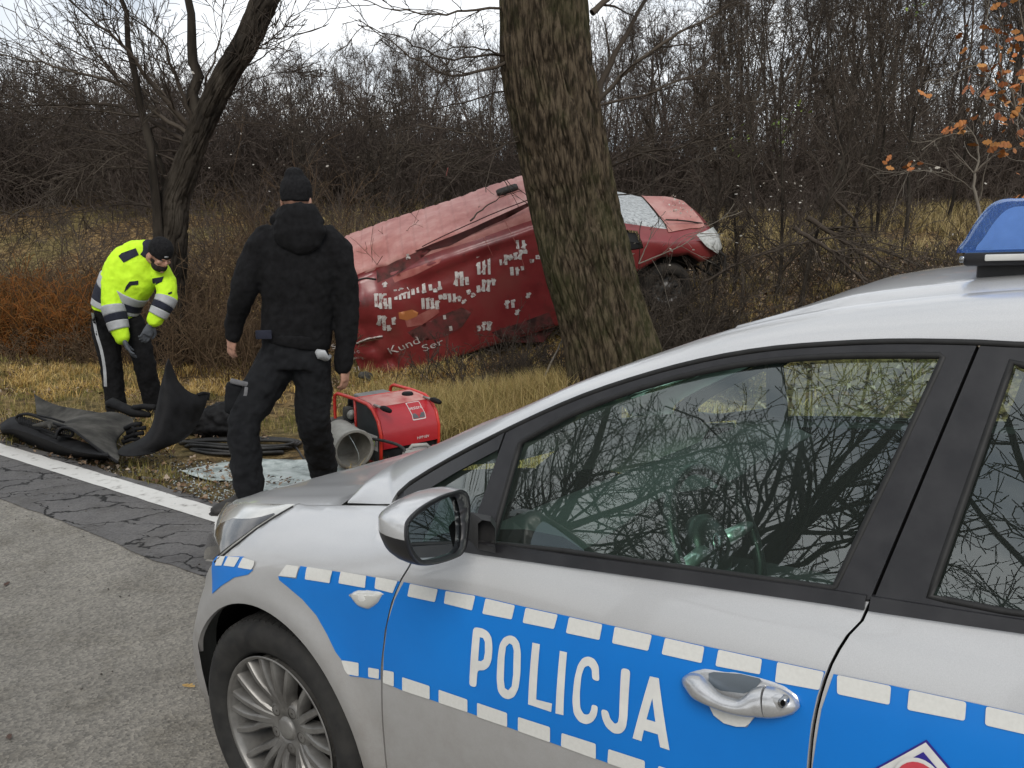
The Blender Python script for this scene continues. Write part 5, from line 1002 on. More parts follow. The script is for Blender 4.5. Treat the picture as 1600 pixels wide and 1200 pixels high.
mb = MB(); c_ = A0.lerp(A1, .62).lerp(B0.lerp(B1, .62), .5); mb.tube([c_ + Vector((-.12, 0, .012)), c_ + Vector((0, .01, .02)), c_ + Vector((.13, -.03, 0))], [.006, .028, .006], 8); mb.tube([c_ + Vector((-.02, .07, .01)), c_ + Vector((0, 0, .02)), c_ + Vector((.03, -.06, .0))], [.006, .02, .006], 8); mb.build('grille_emblem_mount', M_dusty, bp_)
mb = MB(); mb.tube([DZ(75, 345, 6.5), DZ(130, 325, 6.6), DZ(250, 350, 6.5), DZ(360, 385, 6.3)], .008, 6); mb.build('grille_edge', M_bump, bp_)
# grey wheel-arch liner over it
wl2 = thing('wheel_arch_liner', 'dusty grey curved wheel-arch liner lying over the torn bumper', 'car part', (0, 0, 0))
sheet('liner_shell', [[DZ(268, 445, 5.95), DZ(276, 415, 5.98), DZ(300, 395, 6.0), DZ(345, 400, 5.95), DZ(400, 440, 5.85), DZ(480, 500, 5.75), DZ(565, 560, 5.68)], [DZ(290, 420, 6.1), DZ(300, 385, 6.15), DZ(335, 365, 6.2), DZ(400, 375, 6.15), DZ(470, 420, 6.05), DZ(530, 480, 5.95), DZ(572, 530, 5.85)], [DZ(345, 385, 6.3), DZ(365, 350, 6.4), DZ(420, 333, 6.45), DZ(490, 345, 6.4), DZ(540, 385, 6.3), DZ(560, 430, 6.2), DZ(556, 470, 6.1)], [DZ(470, 370, 6.5), DZ(490, 330, 6.6), DZ(540, 322, 6.6), DZ(600, 335, 6.55), DZ(640, 360, 6.5), DZ(620, 390, 6.4), DZ(585, 420, 6.3)]], M_dusty, wl2, .006, 4)
mb = MB(); mb.tube([tuple(p) for p in cr_spline([tuple(DZ(*p)) for p in ((268, 448, 5.93), (276, 415, 5.96), (300, 395, 5.98), (345, 402, 5.93), (400, 443, 5.83), (480, 503, 5.73), (567, 563, 5.66))], 5)], .009, 7); mb.build('liner_rim', M_bump, wl2)
mb = MB()
for k, (x0, y0, x1, y1) in enumerate([(600, 400, 680, 375), (610, 420, 700, 395), (600, 445, 690, 420), (590, 465, 670, 450), (640, 385, 650, 440)]): mb.tube([DZ(x0, y0, 6.2), DZ((x0 + x1) / 2, (y0 + y1) / 2 - 8, 6.2), DZ(x1, y1, 6.2)], .018, 6)
tag(mb.build('clips', M_bump, wl2), kind='stuff')
# tall black curved panel standing up
tp_ = thing('curved_black_panel', 'big curved black plastic panel standing up in a point beside the bumper', 'car part', (0, 0, 0))
sheet('panel_skin', [[DZ(812, 62, 6.25), DZ(832, 110, 6.25), DZ(862, 175, 6.25), DZ(905, 218, 6.28), DZ(950, 236, 6.35), DZ(1002, 232, 6.45)], [DZ(795, 110, 6.15), DZ(805, 170, 6.12), DZ(835, 235, 6.1), DZ(880, 275, 6.15), DZ(935, 290, 6.25), DZ(990, 285, 6.4)], [DZ(772, 190, 6.12), DZ(778, 260, 6.05), DZ(810, 320, 6.02), DZ(850, 350, 6.08), DZ(910, 360, 6.2), DZ(965, 345, 6.35)], [DZ(752, 290, 6.1), DZ(752, 350, 6.0), DZ(775, 400, 5.95), DZ(820, 425, 6.0), DZ(880, 425, 6.1), DZ(935, 400, 6.25)], [DZ(728, 385, 6.1), DZ(715, 430, 5.97), DZ(720, 465, 5.9), DZ(760, 478, 5.92), DZ(820, 472, 6.0), DZ(885, 452, 6.1)], [DZ(690, 440, 6.1), DZ(640, 470, 5.95), DZ(620, 500, 5.86), DZ(660, 512, 5.85), DZ(730, 508, 5.9), DZ(800, 490, 6.0)], [DZ(600, 478, 6.15), DZ(575, 495, 5.95), DZ(568, 515, 5.84), DZ(590, 528, 5.8), DZ(650, 530, 5.82), DZ(720, 520, 5.88)]], M_bump, tp_, .007, 4)
mb = MB(); mb.tube([DZ(950, 236, 6.35), DZ(975, 228, 6.4), DZ(1004, 231, 6.46), DZ(998, 262, 6.44)], .012, 8); mb.build('panel_lip', M_bump, tp_)
bt = thing('black_bin_liner', 'crumpled black bag on the grass behind the standing black panel', 'bag', (0, 0, 0))
mb = MB()
for (x, y, a, b, c) in [(960, 360, .18, .12, .09), (1020, 350, .14, .12, .08), (1080, 340, .18, .14, .12), (1060, 390, .22, .14, .07), (990, 395, .16, .12, .06)]: mb.ell(DZ(x, y, 7.0), (a, b, c), 14, 10)
cloth('bag', mb, M_bump, bt, .012, 2, .05, .06)
mb = MB(); mb.tube([DZ(515, 285, 6.9), DZ(540, 276, 6.9), DZ(580, 295, 6.85), DZ(640, 320, 6.8), DZ(720, 335, 6.75)], [.03, .045, .04, .04, .02], 10); mb.tube([DZ(640, 300, 6.8), DZ(690, 292, 6.75), DZ(745, 296, 6.7)], .022, 8); tag(mb.build('black_trim_piece', M_bump), 'black bent trim strip lying between the boots of the bending person', 'car part')
# hose bundle
hs = thing('hose_bundle', 'coiled flat bundle of black hydraulic hoses on the grass behind the broken glass', 'hose', (0, 0, 0)); M_hose = nmat('black_hose', [(.010, .010, .010), (.028, .027, .025)], scale=20, rough=.55)
rr_ = random.Random(8)
for k in range(7):
    o1 = k * 5.2; up = .014 + .012 * (k % 3); pts = [G(283 + o1 * .5, 694 + o1 * .35, up), G(330, 688 + o1 * .75, up), G(400, 687 + o1 * .8, up), G(450 - o1 * .4, 689 + o1 * .7, up), G(470 - o1, 697 + o1 * .45, up + .01), G(440 - o1, 706 + o1 * .25, up + .02), G(360, 704 + o1 * .28, up + .02), G(300 + o1, 700 + o1 * .3, up + .015)]
    mb = MB(); mb.tube([tuple(p) for p in cr_spline([tuple(p) for p in pts], 6, True)], .013, 8, closed=True); mb.build('hose', M_hose, hs)
mb = MB(); pts = [G(440, 690, .015), G(462, 702, .015), G(476, 720, .01), G(500, 730, .01)]; mb.tube([tuple(p) for p in cr_spline([tuple(p) for p in pts], 6)], .009, 7); mb.build('hose', M_hose, hs)
# shattered windscreen on the ground
M_shard = nmat('crazed_glass', [(.22, .26, .25), (.42, .48, .46), (.55, .60, .58)], scale=10, rough=.35, spec=.6, pos=(.35, .62), detail=8)
nt = M_shard.node_tree; b = nt.nodes['Principled BSDF']; L = nt.links.new; tc = _n(nt, 'ShaderNodeTexCoord'); vo = _n(nt, 'ShaderNodeTexVoronoi', feature='DISTANCE_TO_EDGE'); vo.inputs['Scale'].default_value = 75; L(tc.outputs['Object'], vo.inputs[0]); bpn = _n(nt, 'ShaderNodeBump'); bpn.inputs['Strength'].default_value = 1; bpn.inputs['Distance'].default_value = .006; L(vo.outputs['Distance'], bpn.inputs['Height']); L(bpn.outputs[0], b.inputs['Normal'])
gl2 = thing('shattered_windscreen', 'pale crazed sheet of broken windscreen glass lying flat under the man in black', 'glass', (0, 0, 0))
P = [(283, 741), (300, 735), (330, 729), (350, 724), (400, 721), (440, 720), (490, 722), (530, 726), (545, 740), (520, 752), (480, 765), (440, 775), (400, 772), (372, 757), (350, 754), (330, 755), (305, 749), (292, 746)]
P2 = [tuple(G(*p).xy) for p in P]; Pt, F = tri2d(P2, (), .05); V = [(a, b_, ter(a, b_) + .022 + .018 * nz(a, b_, 4, 2)) for a, b_ in Pt]; o = obj('glass_sheet', V, F, M_shard, gl2); recalc(o)
if o.data.polygons[0].normal.z < 0: o.data.flip_normals()
bm = bmesh.new(); bm.from_mesh(o.data); bmesh.ops.solidify(bm, geom=bm.faces[:], thickness=.006); bm.to_mesh(o.data); bm.free()
r = np.random.default_rng(6); N = 900; X = []; Y = []
for _ in range(N): p = G(r.uniform(270, 520), r.uniform(722, 790)); X.append(p.x); Y.append(p.y)
X, Y = np.array(X), np.array(Y); Z = tergrid(X, Y) + .008; sz = r.uniform(.003, .008, N); V = (np.stack([X, Y, Z], 1)[:, None] + o_[None] * sz[:, None, None] * r.uniform(.6, 1.2, (N, 6, 1))).reshape(-1, 3); F = (f_[None] + np.arange(N)[:, None, None] * 6).reshape(-1, 3); tag(obj('glass_crumbs', V, F, M_shard, None, False), 'scattered crumbs of broken glass on the verge', 'glass', kind='stuff')
# bucket on its side
bk = thing('bucket', 'dirty pale bucket on its side with its open mouth towards the road', 'bucket', (0, 0, 0)); M_buck = nmat('dirty_bucket', [(.16, .15, .13), (.30, .285, .25), (.40, .385, .34)], scale=7, rough=.7, pos=(.3, .65), detail=8, bump=.2, bscale=40, bdist=.003)
c = at(553, 702, 5.85); axb = (at(520, 672, 6.2) - c); axb.normalize(); q = axb.to_track_quat('Y', 'Z').to_matrix(); mb = MB(); mb.lathe([(.120, -.004), (.140, -.010), (.143, 0), (.138, .008), (.132, .02), (.125, .15), (.115, .30), (.0, .30)], 40, c=c, R=q); mb.lathe([(.120, -.004), (.124, .02), (.117, .15), (.108, .29), (.0, .29)], 40, c=c, R=q); o = mb.build('bucket_shell', M_buck, bk); recalc(o)
mb = MB(); mb.tube([at(545, 680, 5.83), at(553, 693, 5.79), at(560, 708, 5.78), at(561, 717, 5.80), at(558, 724, 5.84)], .0022, 5); mb.build('bucket_string', M_letter if 'M_letter' in globals() else M_shard, bk)
# generator / hydraulic power pack
gen = thing('power_pack', 'red hydraulic power pack in a tube frame standing in the grass', 'generator', (0, 0, 0))
M_gred = nmat('power_pack_red', [(.36, .010, .018), (.42, .016, .024)], scale=5, rough=.4, spec=.5, coat=.3, coatrough=.2); M_gdust = nmat('dusty_red', [(.34, .07, .065), (.45, .17, .15), (.50, .26, .23)], scale=8, rough=.7, pos=(.3, .6)); M_tube = nmat('frame_orange_red', [(.50, .022, .014), (.58, .035, .02)], scale=6, rough=.4, coat=.3); M_gdark = nmat('grey_side_panel', [(.022, .026, .028), (.038, .043, .046)], scale=6, rough=.5)
GO = onter(597, 733); ya = math.radians(38); ga = Vector((math.cos(ya), math.sin(ya), 0)); gb = Vector((-math.sin(ya), math.cos(ya), 0)); GZ = Vector((0, 0, 1))
gp = lambda a, b, z: GO + ga * a + gb * b + GZ * z
WA, LB_, HG = .47, .66, .44
def gbox(name, a0, a1, b0, b1, z0, z1, mat, bev=.006, parent=None):
    mb = MB(); mb.box((0, 0, 0), (a1 - a0, b1 - b0, z1 - z0), bev=bev); V = [gp((a0 + a1) / 2 + v[0], (b0 + b1) / 2 + v[1], (z0 + z1) / 2 + v[2]) for v in mb.V]; o = obj(name, V, mb.F, mat, parent or gen); recalc(o); autosmooth(o, 40); return o
# red hood: side profile in (b, z), extruded along a
prof = [(.03, .13), (-.005, .14), (-.012, .24), (.02, .335), (.09, .40), (.16, .43), (.34, .44), (.34, .42)]
pr2 = prof
V = [gp(a, b_, z) for a in (.012, WA - .012) for b_, z in pr2]; n = len(pr2); F = [(i, i + 1, n + i + 1, n + i) for i in range(n - 1)]; o = obj('hood', V, F, M_gred, gen); bm = bmesh.new(); bm.from_mesh(o.data); bmesh.ops.solidify(bm, geom=bm.faces[:], thickness=.004); bm.to_mesh(o.data); bm.free(); recalc(o); autosmooth(o, 42)
V = [gp(a, b_, z) for a in (.02, WA - .02) for b_, z in ((.105, .413), (.16, .4375), (.335, .4475))]; o = obj('dusty_top', V, [(0, 1, 4, 3), (1, 2, 5, 4)], M_gdust, gen); o.data.update()
if o.data.polygons[0].normal.z < 0: o.data.flip_normals()
side = [(.02, .03), (.335, .03), (.335, .425), (.16, .42), (.09, .39), (.03, .33), (.0, .24), (.005, .14)]
for a in (.006, WA - .006):
    V = [gp(a, b_, z) for b_, z in side]; o = obj('side_panel', V, [tuple(range(len(side)))], M_gdark, gen, False); bm = bmesh.new(); bm.from_mesh(o.data); bmesh.ops.solidify(bm, geom=bm.faces[:], thickness=.004); bm.to_mesh(o.data); bm.free(); recalc(o)
mb = MB(); mb.tube([gp(-.002, b_, z) for b_, z in [(.008, .02), (.0, .14), (-.008, .24), (.022, .335), (.09, .403), (.16, .432), (.34, .442), (.60, .44), (.645, .42), (.66, .38), (.66, .20), (.66, .02)]], .0125, 10); mb.build('frame_tube', M_tube, gen)
mb = MB(); mb.tube([gp(WA + .002, b_, z) for b_, z in [(.008, .02), (.0, .14), (-.008, .24), (.022, .335), (.09, .403), (.16, .432), (.34, .442), (.60, .44), (.645, .42), (.66, .38), (.66, .20), (.66, .02)]], .0125, 10); mb.build('frame_tube', M_tube, gen)
for (b_, z) in ((.345, .44),): 
    mb = MB(); mb.tube([gp(0, b_, z), gp(WA, b_, z)], .011, 8); mb.build('cross_tube', M_tube, gen)
mb = MB(); mb.tube([gp(0, .345, .44), gp(0, .345, .02)], .011, 8); mb.build('frame_post', M_tube, gen)
gbox('base_tray', .0, WA, .0, LB_, .0, .03, M_gred); gbox('inner_block', .03, WA - .03, .06, .33, .03, .30, M_bump); gbox('lower_recess', .02, WA - .02, .012, .03, .03, .14, M_bump)
gbox('engine', .08, .38, .37, .60, .05, .30, M_dusty, .03); gbox('fuel_tank', .07, .40, .37, .62, .31, .40, M_bump, .03); gbox('tank_lid', .10, .36, .38, .56, .405, .43, nmat('lid_grey', [(.12, .12, .115), (.2, .2, .19)], scale=12, rough=.6), .01); gbox('air_filter', .0, .09, .42, .56, .12, .26, M_bump, .02); gbox('exhaust', .02, .10, .50, .60, .24, .34, M_dusty, .02)
M_cast = nmat('cast_metal', [(.20, .19, .17), (.34, .33, .30)], scale=20, rough=.45, metal=.6)
for (a, b_, z, s_) in ((.02, .40, .20, .05), (.03, .46, .30, .035), (.0, .52, .12, .04)): mb = MB(); mb.lathe([(0, -s_), (s_ * .7, -s_), (s_, -s_ * .4), (s_, s_ * .4), (s_ * .5, s_), (0, s_)], 16, c=gp(a, b_, z)); recalc(mb.build('pump_part', M_cast, gen))
mb = MB(); mb.lathe([(0, .012), (.035, .012), (.042, .004), (.042, -.01), (0, -.01)], 24, axis='z', c=gp(.36, .22, .446)); recalc(mb.build('filler_cap', M_bump, gen))
for a in (.035, WA - .03):
    mb = MB(); mb.tube([gp(a, .13, .425), gp(a, .02, .425)], .010, 10); mb.build('handle_bar', M_chrome if 'M_chrome' in globals() else M_cast, gen)
    mb = MB(); mb.tube([gp(a, .03, .425), gp(a, .0, .425), gp(a, -.05, .423), gp(a, -.085, .42)], [.014, .020, .019, .014], 12); mb.build('handle_grip', M_bump, gen)
gbox('side_handle_grip', .31 - .32, .34 - .32, .42, .43, .38, .42, M_bump, .003)
def gtext(txt, org, ex, ey, w, h, mat, name='lettering'):
    V, F = text_mesh(txt); xs = [v.x for v in V]; W_ = max(xs) - min(xs); ys = [v.y for v in V]; Hh = max(max(ys), .01); o = obj(name, [org + ex * ((v.x - min(xs)) / W_ * w) + ey * (v.y / Hh * h) for v in V], F, mat, gen, False); nn = ex.cross(ey); s_ = sum((f.normal.dot(nn) for f in o.data.polygons))
    if s_ < 0: o.data.flip_normals()
    return o
M_wht = pmat('print_white', (.6, .58, .56), .5); M_ink = pmat('print_black', (.03, .03, .035), .5); M_yg = pmat('print_yellow_green', (.45, .6, .05), .5); M_gry = pmat('print_grey', (.10, .10, .11), .5)
# sticker on the side panel (side faces -ga); text runs from back (far) to front
so_ = lambda b_, z, k=0: gp(-.0005 - .0012 * k, b_, z)
V = [so_(.24, .115), so_(.045, .115), so_(.045, .225), so_(.24, .225)]; o = obj('sticker', V, [(0, 1, 2, 3)], M_wht, gen, False)
gtext('U', so_(.232, .135, 1), -gb, GZ, .035, .065, M_ink); gtext('nic', so_(.192, .145, 1), -gb, GZ, .075, .042, M_ink); gtext('o', so_(.112, .145, 1), -gb, GZ, .028, .042, M_yg); gtext('n', so_(.08, .145, 1), -gb, GZ, .026, .042, M_ink)
# badge and model text on the sloping hood front: follow the profile
def hoodp(a, t):      # t: 0 bottom of the front .. 1 top edge
    pts = [(-.012, .24), (.02, .335), (.09, .40), (.16, .43)]; sl_ = [0, .1003, .1958, .272]; s_ = t * .272; b_ = float(np.interp(s_, sl_, [p[0] for p in pts])); z = float(np.interp(s_, sl_, [p[1] for p in pts])); return gp(a, b_ - .0035, z + .0035)
def hoodpoly(name, pts, mat, k=0.0):
    P, F = tri2d(pts, (), .02); V = [hoodp(a, t) + (-gb * .6 + GZ * .8) * (.0008 + .0012 * k) for a, t in P]; o = obj(name, V, F, mat, gen, False); s_ = sum((f.normal.dot(-gb + GZ) for f in o.data.polygons))
    if s_ < 0: o.data.flip_normals()
    return o
hoodpoly('badge', roundpoly([(.265, .22), (.375, .22), (.375, .78), (.265, .78)], .02), M_wht); hoodpoly('badge_inner', roundpoly([(.27, .245), (.37, .245), (.37, .755), (.27, .755)], .018), M_gred, 1)
hoodpoly('badge_leaf', [(.272, .40), (.295, .40), (.315, .30), (.318, .26), (.28, .26), (.272, .28)], M_gry, 2); hoodpoly('badge_leaf', [(.368, .40), (.345, .40), (.325, .30), (.322, .26), (.36, .26), (.368, .28)], M_gry, 2)
def hoodtext(txt, a0, t0, w, h, mat):
    V, F = text_mesh(txt); xs = [v.x for v in V]; W_ = max(xs) - min(xs); o = obj('lettering', [hoodp(a0 + (v.x - min(xs)) / W_ * w, t0 + v.y / .72 * h) + (-gb * .6 + GZ * .8) * .0035 for v in V], F, mat, gen, False); s_ = sum((f.normal.dot(-gb + GZ) for f in o.data.polygons))
    if s_ < 0: o.data.flip_normals()
hoodtext('vestore', .268, .52, .104, .12, M_wht)
gtext('HPP18V', gp(.285, -.0125 - .001, .165) , ga, GZ, .10, .020, M_wht)
# jerrycan with a red cap
jc = thing('jerrycan', 'dusty grey jerrycan with a red cap beside the red power pack', 'jerrycan', (0, 0, 0)); M_can = nmat('dusty_can', [(.09, .09, .085), (.24, .235, .22), (.34, .335, .31)], scale=7, rough=.7, pos=(.3, .65), detail=8); M_can2 = nmat('dark_can', [(.02, .024, .028), (.05, .055, .06)], scale=8, rough=.5)
c = at(662, 722, 5.75); 
def jb(name, cc, sz, mat, bev, rz=.35):
    mb = MB(); mb.box(cc, sz, bev=bev, R=Matrix.Rotation(rz, 3, 'Z')); o = mb.build(name, mat, jc); recalc(o); return o
jb('can_body', c - Vector((0, 0, .05)), (.27, .17, .24), M_can2, .04); jb('can_top', c + Vector((0, 0, .055)), (.265, .165, .075), M_can, .034)
mb = MB(); mb.tube([c + Vector((-.10, -.02, .08)), c + Vector((-.07, -.01, .118)), c + Vector((.02, .01, .118)), c + Vector((.05, .02, .085))], .012, 8); mb.build('can_handle', M_can, jc)
mb = MB(); cc = c + Vector((.085, -.01, .095)); mb.lathe([(0, .022), (.026, .022), (.030, .016), (.030, -.02), (0, -.02)], 20, axis='z', c=cc); recalc(mb.build('can_cap', nmat('cap_red', [(.22, .03, .035), (.30, .07, .07)], scale=20, rough=.6), jc))
mb = MB(); mb.tube([tuple(p) for p in cr_spline([tuple(at(*p)) for p in ((583, 686, 5.95), (605, 690, 5.85), (625, 697, 5.78), (634, 708, 5.72), (630, 722, 5.7))], 6)], .011, 8); tag(mb.build('power_pack_hose', M_hose), 'black hose curving in front of the red power pack', 'hose')
# dark tool bag left of the power pack
tb = thing('tool_bag', 'dark dirty work bag behind the bucket and the power pack', 'bag', (0, 0, 0)); mb = MB()
for (x, y, a, b, c_) in [(525, 668, .12, .10, .08), (545, 664, .12, .10, .07), (505, 690, .10, .09, .06)]: mb.ell(at(x, y, 6.5), (a, b, c_), 14, 10)
cloth('bag', mb, M_dusty, tb, .010, 2, .03, .05)
# rod bundle and a dark block on the left verge
rb = thing('rod_bundle', 'bundle of thin dark and pale rods lying on the grass at the left edge', 'rods', (0, 0, 0)); rr_ = random.Random(2)
M_rod = nmat('rod_pale', [(.22, .22, .21), (.36, .36, .34)], scale=20, rough=.5)
for k in range(11):
    y0 = 524 + k * 2.6; a = G(-50 + rr_.uniform(-20, 10), 531 + k * 1.9, .03 + .02 * (k % 3)); b_ = G(92 + rr_.uniform(-25, 6), 541 + k * .8, .05 + .03 * (k % 3)); mb = MB(); mb.tube([a, a.lerp(b_, .5) + Vector((0, 0, -.02 * rr_.random())), b_], .011 if k % 2 else .008, 6); mb.build('rod', M_rod if k % 2 else M_hose, rb)
mb = MB(); mb.box(G(86, 549, .05), (.42, .4, .12), bev=.03, R=Matrix.Rotation(.3, 3, 'Z')); mb.build('rod_box', M_bump, rb)
# bits of rubbish by the van tail
def junk(name, px, py, d, s_, mat, lab, cat, seed):
    r = random.Random(seed); mb = MB(); 
    for k in range(5): mb.ell(at(px, py, d) + Vector((r.uniform(-s_, s_), r.uniform(-s_, s_) * .5, r.uniform(-s_, s_) * .4)), (s_ * r.uniform(.5, 1),) * 3, 10, 8)
    o = cloth(name, mb, mat, None, s_ * .10, 1, s_ * .5, s_ * .7); tag(o, lab, cat); return o
junk('crumpled_scrap', 572, 588, 10.6, .06, M_dusty, 'crumpled dark plastic scrap by the tail of the van', 'scrap', 1)
# single fallen leaves and marks on the asphalt
M_leafy = pmat('leaf_ochre', (.36, .24, .09), .8); M_leafd = pmat('leaf_dark', (.06, .03, .02), .8); rl = np.random.default_rng(4)
for k, (px, py, s_, m_, lab) in enumerate([(294, 1071, .055, M_leafy, 'ochre dry leaf on the asphalt beside the front bumper'), (10, 911, .04, M_leafd, 'dark brown leaf on the asphalt at the left edge'), (14, 1148, .035, M_leafd, 'small dark leaf near the bottom left corner'), (884, 1000, .0, None, '')][:3]):
    p = atz(px, py, .012); V, F = leafset(np.array([[0, 0, 0.]]), s_, rl, .5); V = V - V.mean(0); V[:, 2] *= .25; V[:, 2] -= V[:, 2].min(); tag(obj('fallen_leaf', V + np.array([p.x, p.y, .006]), F, m_, None, False), lab, 'leaf', 'single leaves on the asphalt')
# ================================================================== POLICE CAR
CYAW, CPITCH = math.radians(37.214), math.radians(2.675); CO = Vector((-.1275, 2.8366, 0))
CN = Vector((-math.cos(CYAW), math.sin(CYAW), 0)); COUT = Vector((-math.sin(CYAW), -math.cos(CYAW), 0))
TP = math.tan(CPITCH); TR = math.tan(math.radians(2.4))      # the body leans slightly away, towards the verge
def c2w(X, Y, Z): return CO - CN * X + COUT * Y + Vector((0, 0, Z + X * TP + (Y - .87) * TR))
def w2c(p):
    d = p - CO; X = -d.dot(CN); Y = d.dot(COUT); return X, Y, d.z - X * TP - (Y - .87) * TR
def cray(px, py):
    d = ray(px, py); a = w2c(CAMP); b = w2c(CAMP + d); return np.array(a), np.array(b) - np.array(a)
PLAN = [(3.62, 0), (3.6, .3), (3.52, .6), (3.36, .78), (3.1, .855), (2.65, .887), (1.9, .897), (1.4, .90), (.9, .897), (.45, .888), (.2, .878), (0, .868), (-.2, .852), (-.3, .822), (-.4, .768), (-.5, .69), (-.62, .56), (-.73, .38), (-.81, .19), (-.84, 0)]
_px = cr_spline([PLAN[i] for i in range(len(PLAN))], 12); _px = np.array(_px)
_o = np.argsort(_px[:, 0]); 
def Yp(X): return float(np.interp(X, _px[_o, 0], _px[_o, 1]))
_i0 = int(np.argmin(abs(_px[:, 0] - 0))); _sl = np.concatenate([[0], np.cumsum(np.linalg.norm(np.diff(_px, axis=0), axis=1))]); _sl = -( _sl - _sl[_i0]) ; _ordr = np.argsort(_sl)
def s2x(s): return float(np.interp(s, _sl[_ordr], _px[_ordr, 0])), float(np.interp(s, _sl[_ordr], _px[_ordr, 1]))
def x2s(X): return float(np.interp(X, _px[_o, 0], _sl[_o]))
DD = [(.10, .13), (.16, .085), (.25, .035), (.38, .012), (.52, .001), (.62, 0), (.70, .001), (.76, .006), (.82, .014), (.88, .026), (.93, .040), (.98, .056), (1.02, .074), (1.06, .092), (1.20, .160), (1.42, .268), (1.6, .36)]
_dz = np.arange(0, 1.7, .01); _dv = np.interp(_dz, [a[0] for a in DD], [a[1] for a in DD]); _dv = np.convolve(np.pad(_dv, 4, mode='edge'), np.ones(9) / 9, 'valid')
def zt(X): return float(np.interp(X, [-.9, -.6, -.3, -.06, .37, .8], [.66, .79, .868, .919, .989, 1.06]))
def sstep(a, b, x): t = min(1, max(0, (x - a) / (b - a))); return t * t * (3 - 2 * t)
def inset(X, Z):
    d = float(np.interp(Z, _dz, _dv))
    w = sstep(.30, .78, X)
    if w < 1:
        h = zt(X) - Z; f = float(np.interp(min(Z, .72), _dz, _dv)) + (.155 * max(0, 1 - h / .17) ** 2.2 if h > 0 else .155 - .5 * h)
        d = d * w + f * (1 - w)
    if X < -.15 and Z < .68: d -= .036 * sstep(.15, .42, -X) * sstep(.68, .52, Z) if False else .036 * sstep(.15, .42, -X) * (1 - sstep(.50, .68, Z))
    if X < 0.42:   # flare around the front wheel arch
        r = math.hypot(X, Z - .316); d -= .014 * math.exp(-((r - .40) / .045) ** 2) * (1 if Z > .1 else 0)
    return d
def Wf(X, Z): return Yp(X) - inset(X, Z)
def surf(s, Z, off=0.0):
    X, Y = s2x(s); X1, Y1 = s2x(s + .01); X0, Y0 = s2x(s - .01)
    t = np.array([X1 - X0, Y1 - Y0]); t /= (np.linalg.norm(t) + 1e-9); n = np.array([-t[1], t[0]])
    d = -inset(X, Z) + off
    return X + n[0] * d, Y + n[1] * d, Z
def cs(px, py, up=0.0):
    """picture point -> (s, Z) on the car's left side"""
    a, d = cray(px, py); t = .8; best = None; prev = None
    while t < 6:
        p = a + d * t; f = p[1] - Wf(p[0], p[2]) - up if p[0] > -.84 else 9
        if best is None or abs(f) < best[0]: best = (abs(f), t)
        if prev is not None and f < 0 <= prev:
            lo, hi = t - .02, t
            for _ in range(20):
                c = (lo + hi) / 2; p = a + d * c
                if p[1] - Wf(p[0], p[2]) - up < 0: hi = c
                else: lo = c
            p = a + d * hi; return (x2s(p[0]), p[2])
        prev = f; t += .02
    p = a + d * best[1]; return (x2s(p[0]), p[2])
def CSP(pts, up=0.0): return [cs(*p[:2], up) if len(p) == 2 else (p[1], p[2]) for p in pts]    # ('c', X, Z) entries are car coordinates
car = thing('police_car', 'silver estate police car with blue band and POLICJA in white on the door', 'car', CO)
SIDE_R = []      # right-hand copies
def wl(V): return [c2w(*v) - CO for v in V]
def panel(name, poly, mat, parent, off=0.0, thick=.006, holes=(), step=.03, mirror=False, lab=None):
    P, F = tri2d(poly, holes, step)
    V = [surf(a, b, off(a, b) if callable(off) else off) for a, b in P]
    fix = []
    for f in F:   # outward orientation, from the flat outline
        (ax, ay), (bx, by), (cx, cy) = [P[i] for i in f]; ar = (bx - ax) * (cy - ay) - (by - ay) * (cx - ax)
        if abs(ar) < 4e-7: continue
        fix.append(tuple(f) if ar > 0 else tuple(f[::-1]))
    F = fix; cnt = {}
    for f in F:
        for i in range(3): e = (f[i], f[(i + 1) % 3]); cnt[e] = 1
    bd = [e for e in cnt if (e[1], e[0]) not in cnt]
    N0 = len(V)
    if thick:
        bi = sorted({i for e in bd for i in e}); mp = {}
        for i in bi: mp[i] = len(V); V.append(surf(P[i][0], P[i][1], (off(*P[i]) if callable(off) else off) - thick))
        F = F + [(e[1], e[0], mp[e[0]], mp[e[1]]) for e in bd]
    res = None
    o = obj(name, wl(V), F, mat, parent)
    if thick: autosmooth(o, 60)
    if lab: o['label'] = lab
    if mirror: MIRR.append(o)
    return o
MIRR = []
# materials
M_silver = nmat('silver_paint', [(.46, .465, .47), (.53, .535, .54)], scale=700, rough=.36, metal=.35, spec=.5, coat=.6, rvar=.03, coatrough=.04)
nt = M_silver.node_tree; b = nt.nodes['Principled BSDF']; L = nt.links.new      # road dirt on the lower body
tc = _n(nt, 'ShaderNodeTexCoord'); sx = _n(nt, 'ShaderNodeSeparateXYZ'); L(tc.outputs['Object'], sx.inputs[0])
mr = _n(nt, 'ShaderNodeMapRange'); mr.inputs['From Min'].default_value = .98; mr.inputs['From Max'].default_value = .30; mr.inputs['To Max'].default_value = 1.35; L(sx.outputs['Z'], mr.inputs[0])
dn = _n(nt, 'ShaderNodeTexNoise'); dn.inputs['Scale'].default_value = 5; dn.inputs['Detail'].default_value = 10; dn.inputs['Roughness'].default_value = .78; L(tc.outputs['Object'], dn.inputs[0])
mu = _n(nt, 'ShaderNodeMath', operation='MULTIPLY'); L(mr.outputs[0], mu.inputs[0]); L(dn.outputs['Fac'], mu.inputs[1])
mxx = _n(nt, 'ShaderNodeMixRGB'); L(mu.outputs[0], mxx.inputs[0]); L(b.inputs['Base Color'].links[0].from_socket, mxx.inputs[1]); mxx.inputs[2].default_value = (.21, .185, .155, 1); L(mxx.outputs[0], b.inputs['Base Color'])
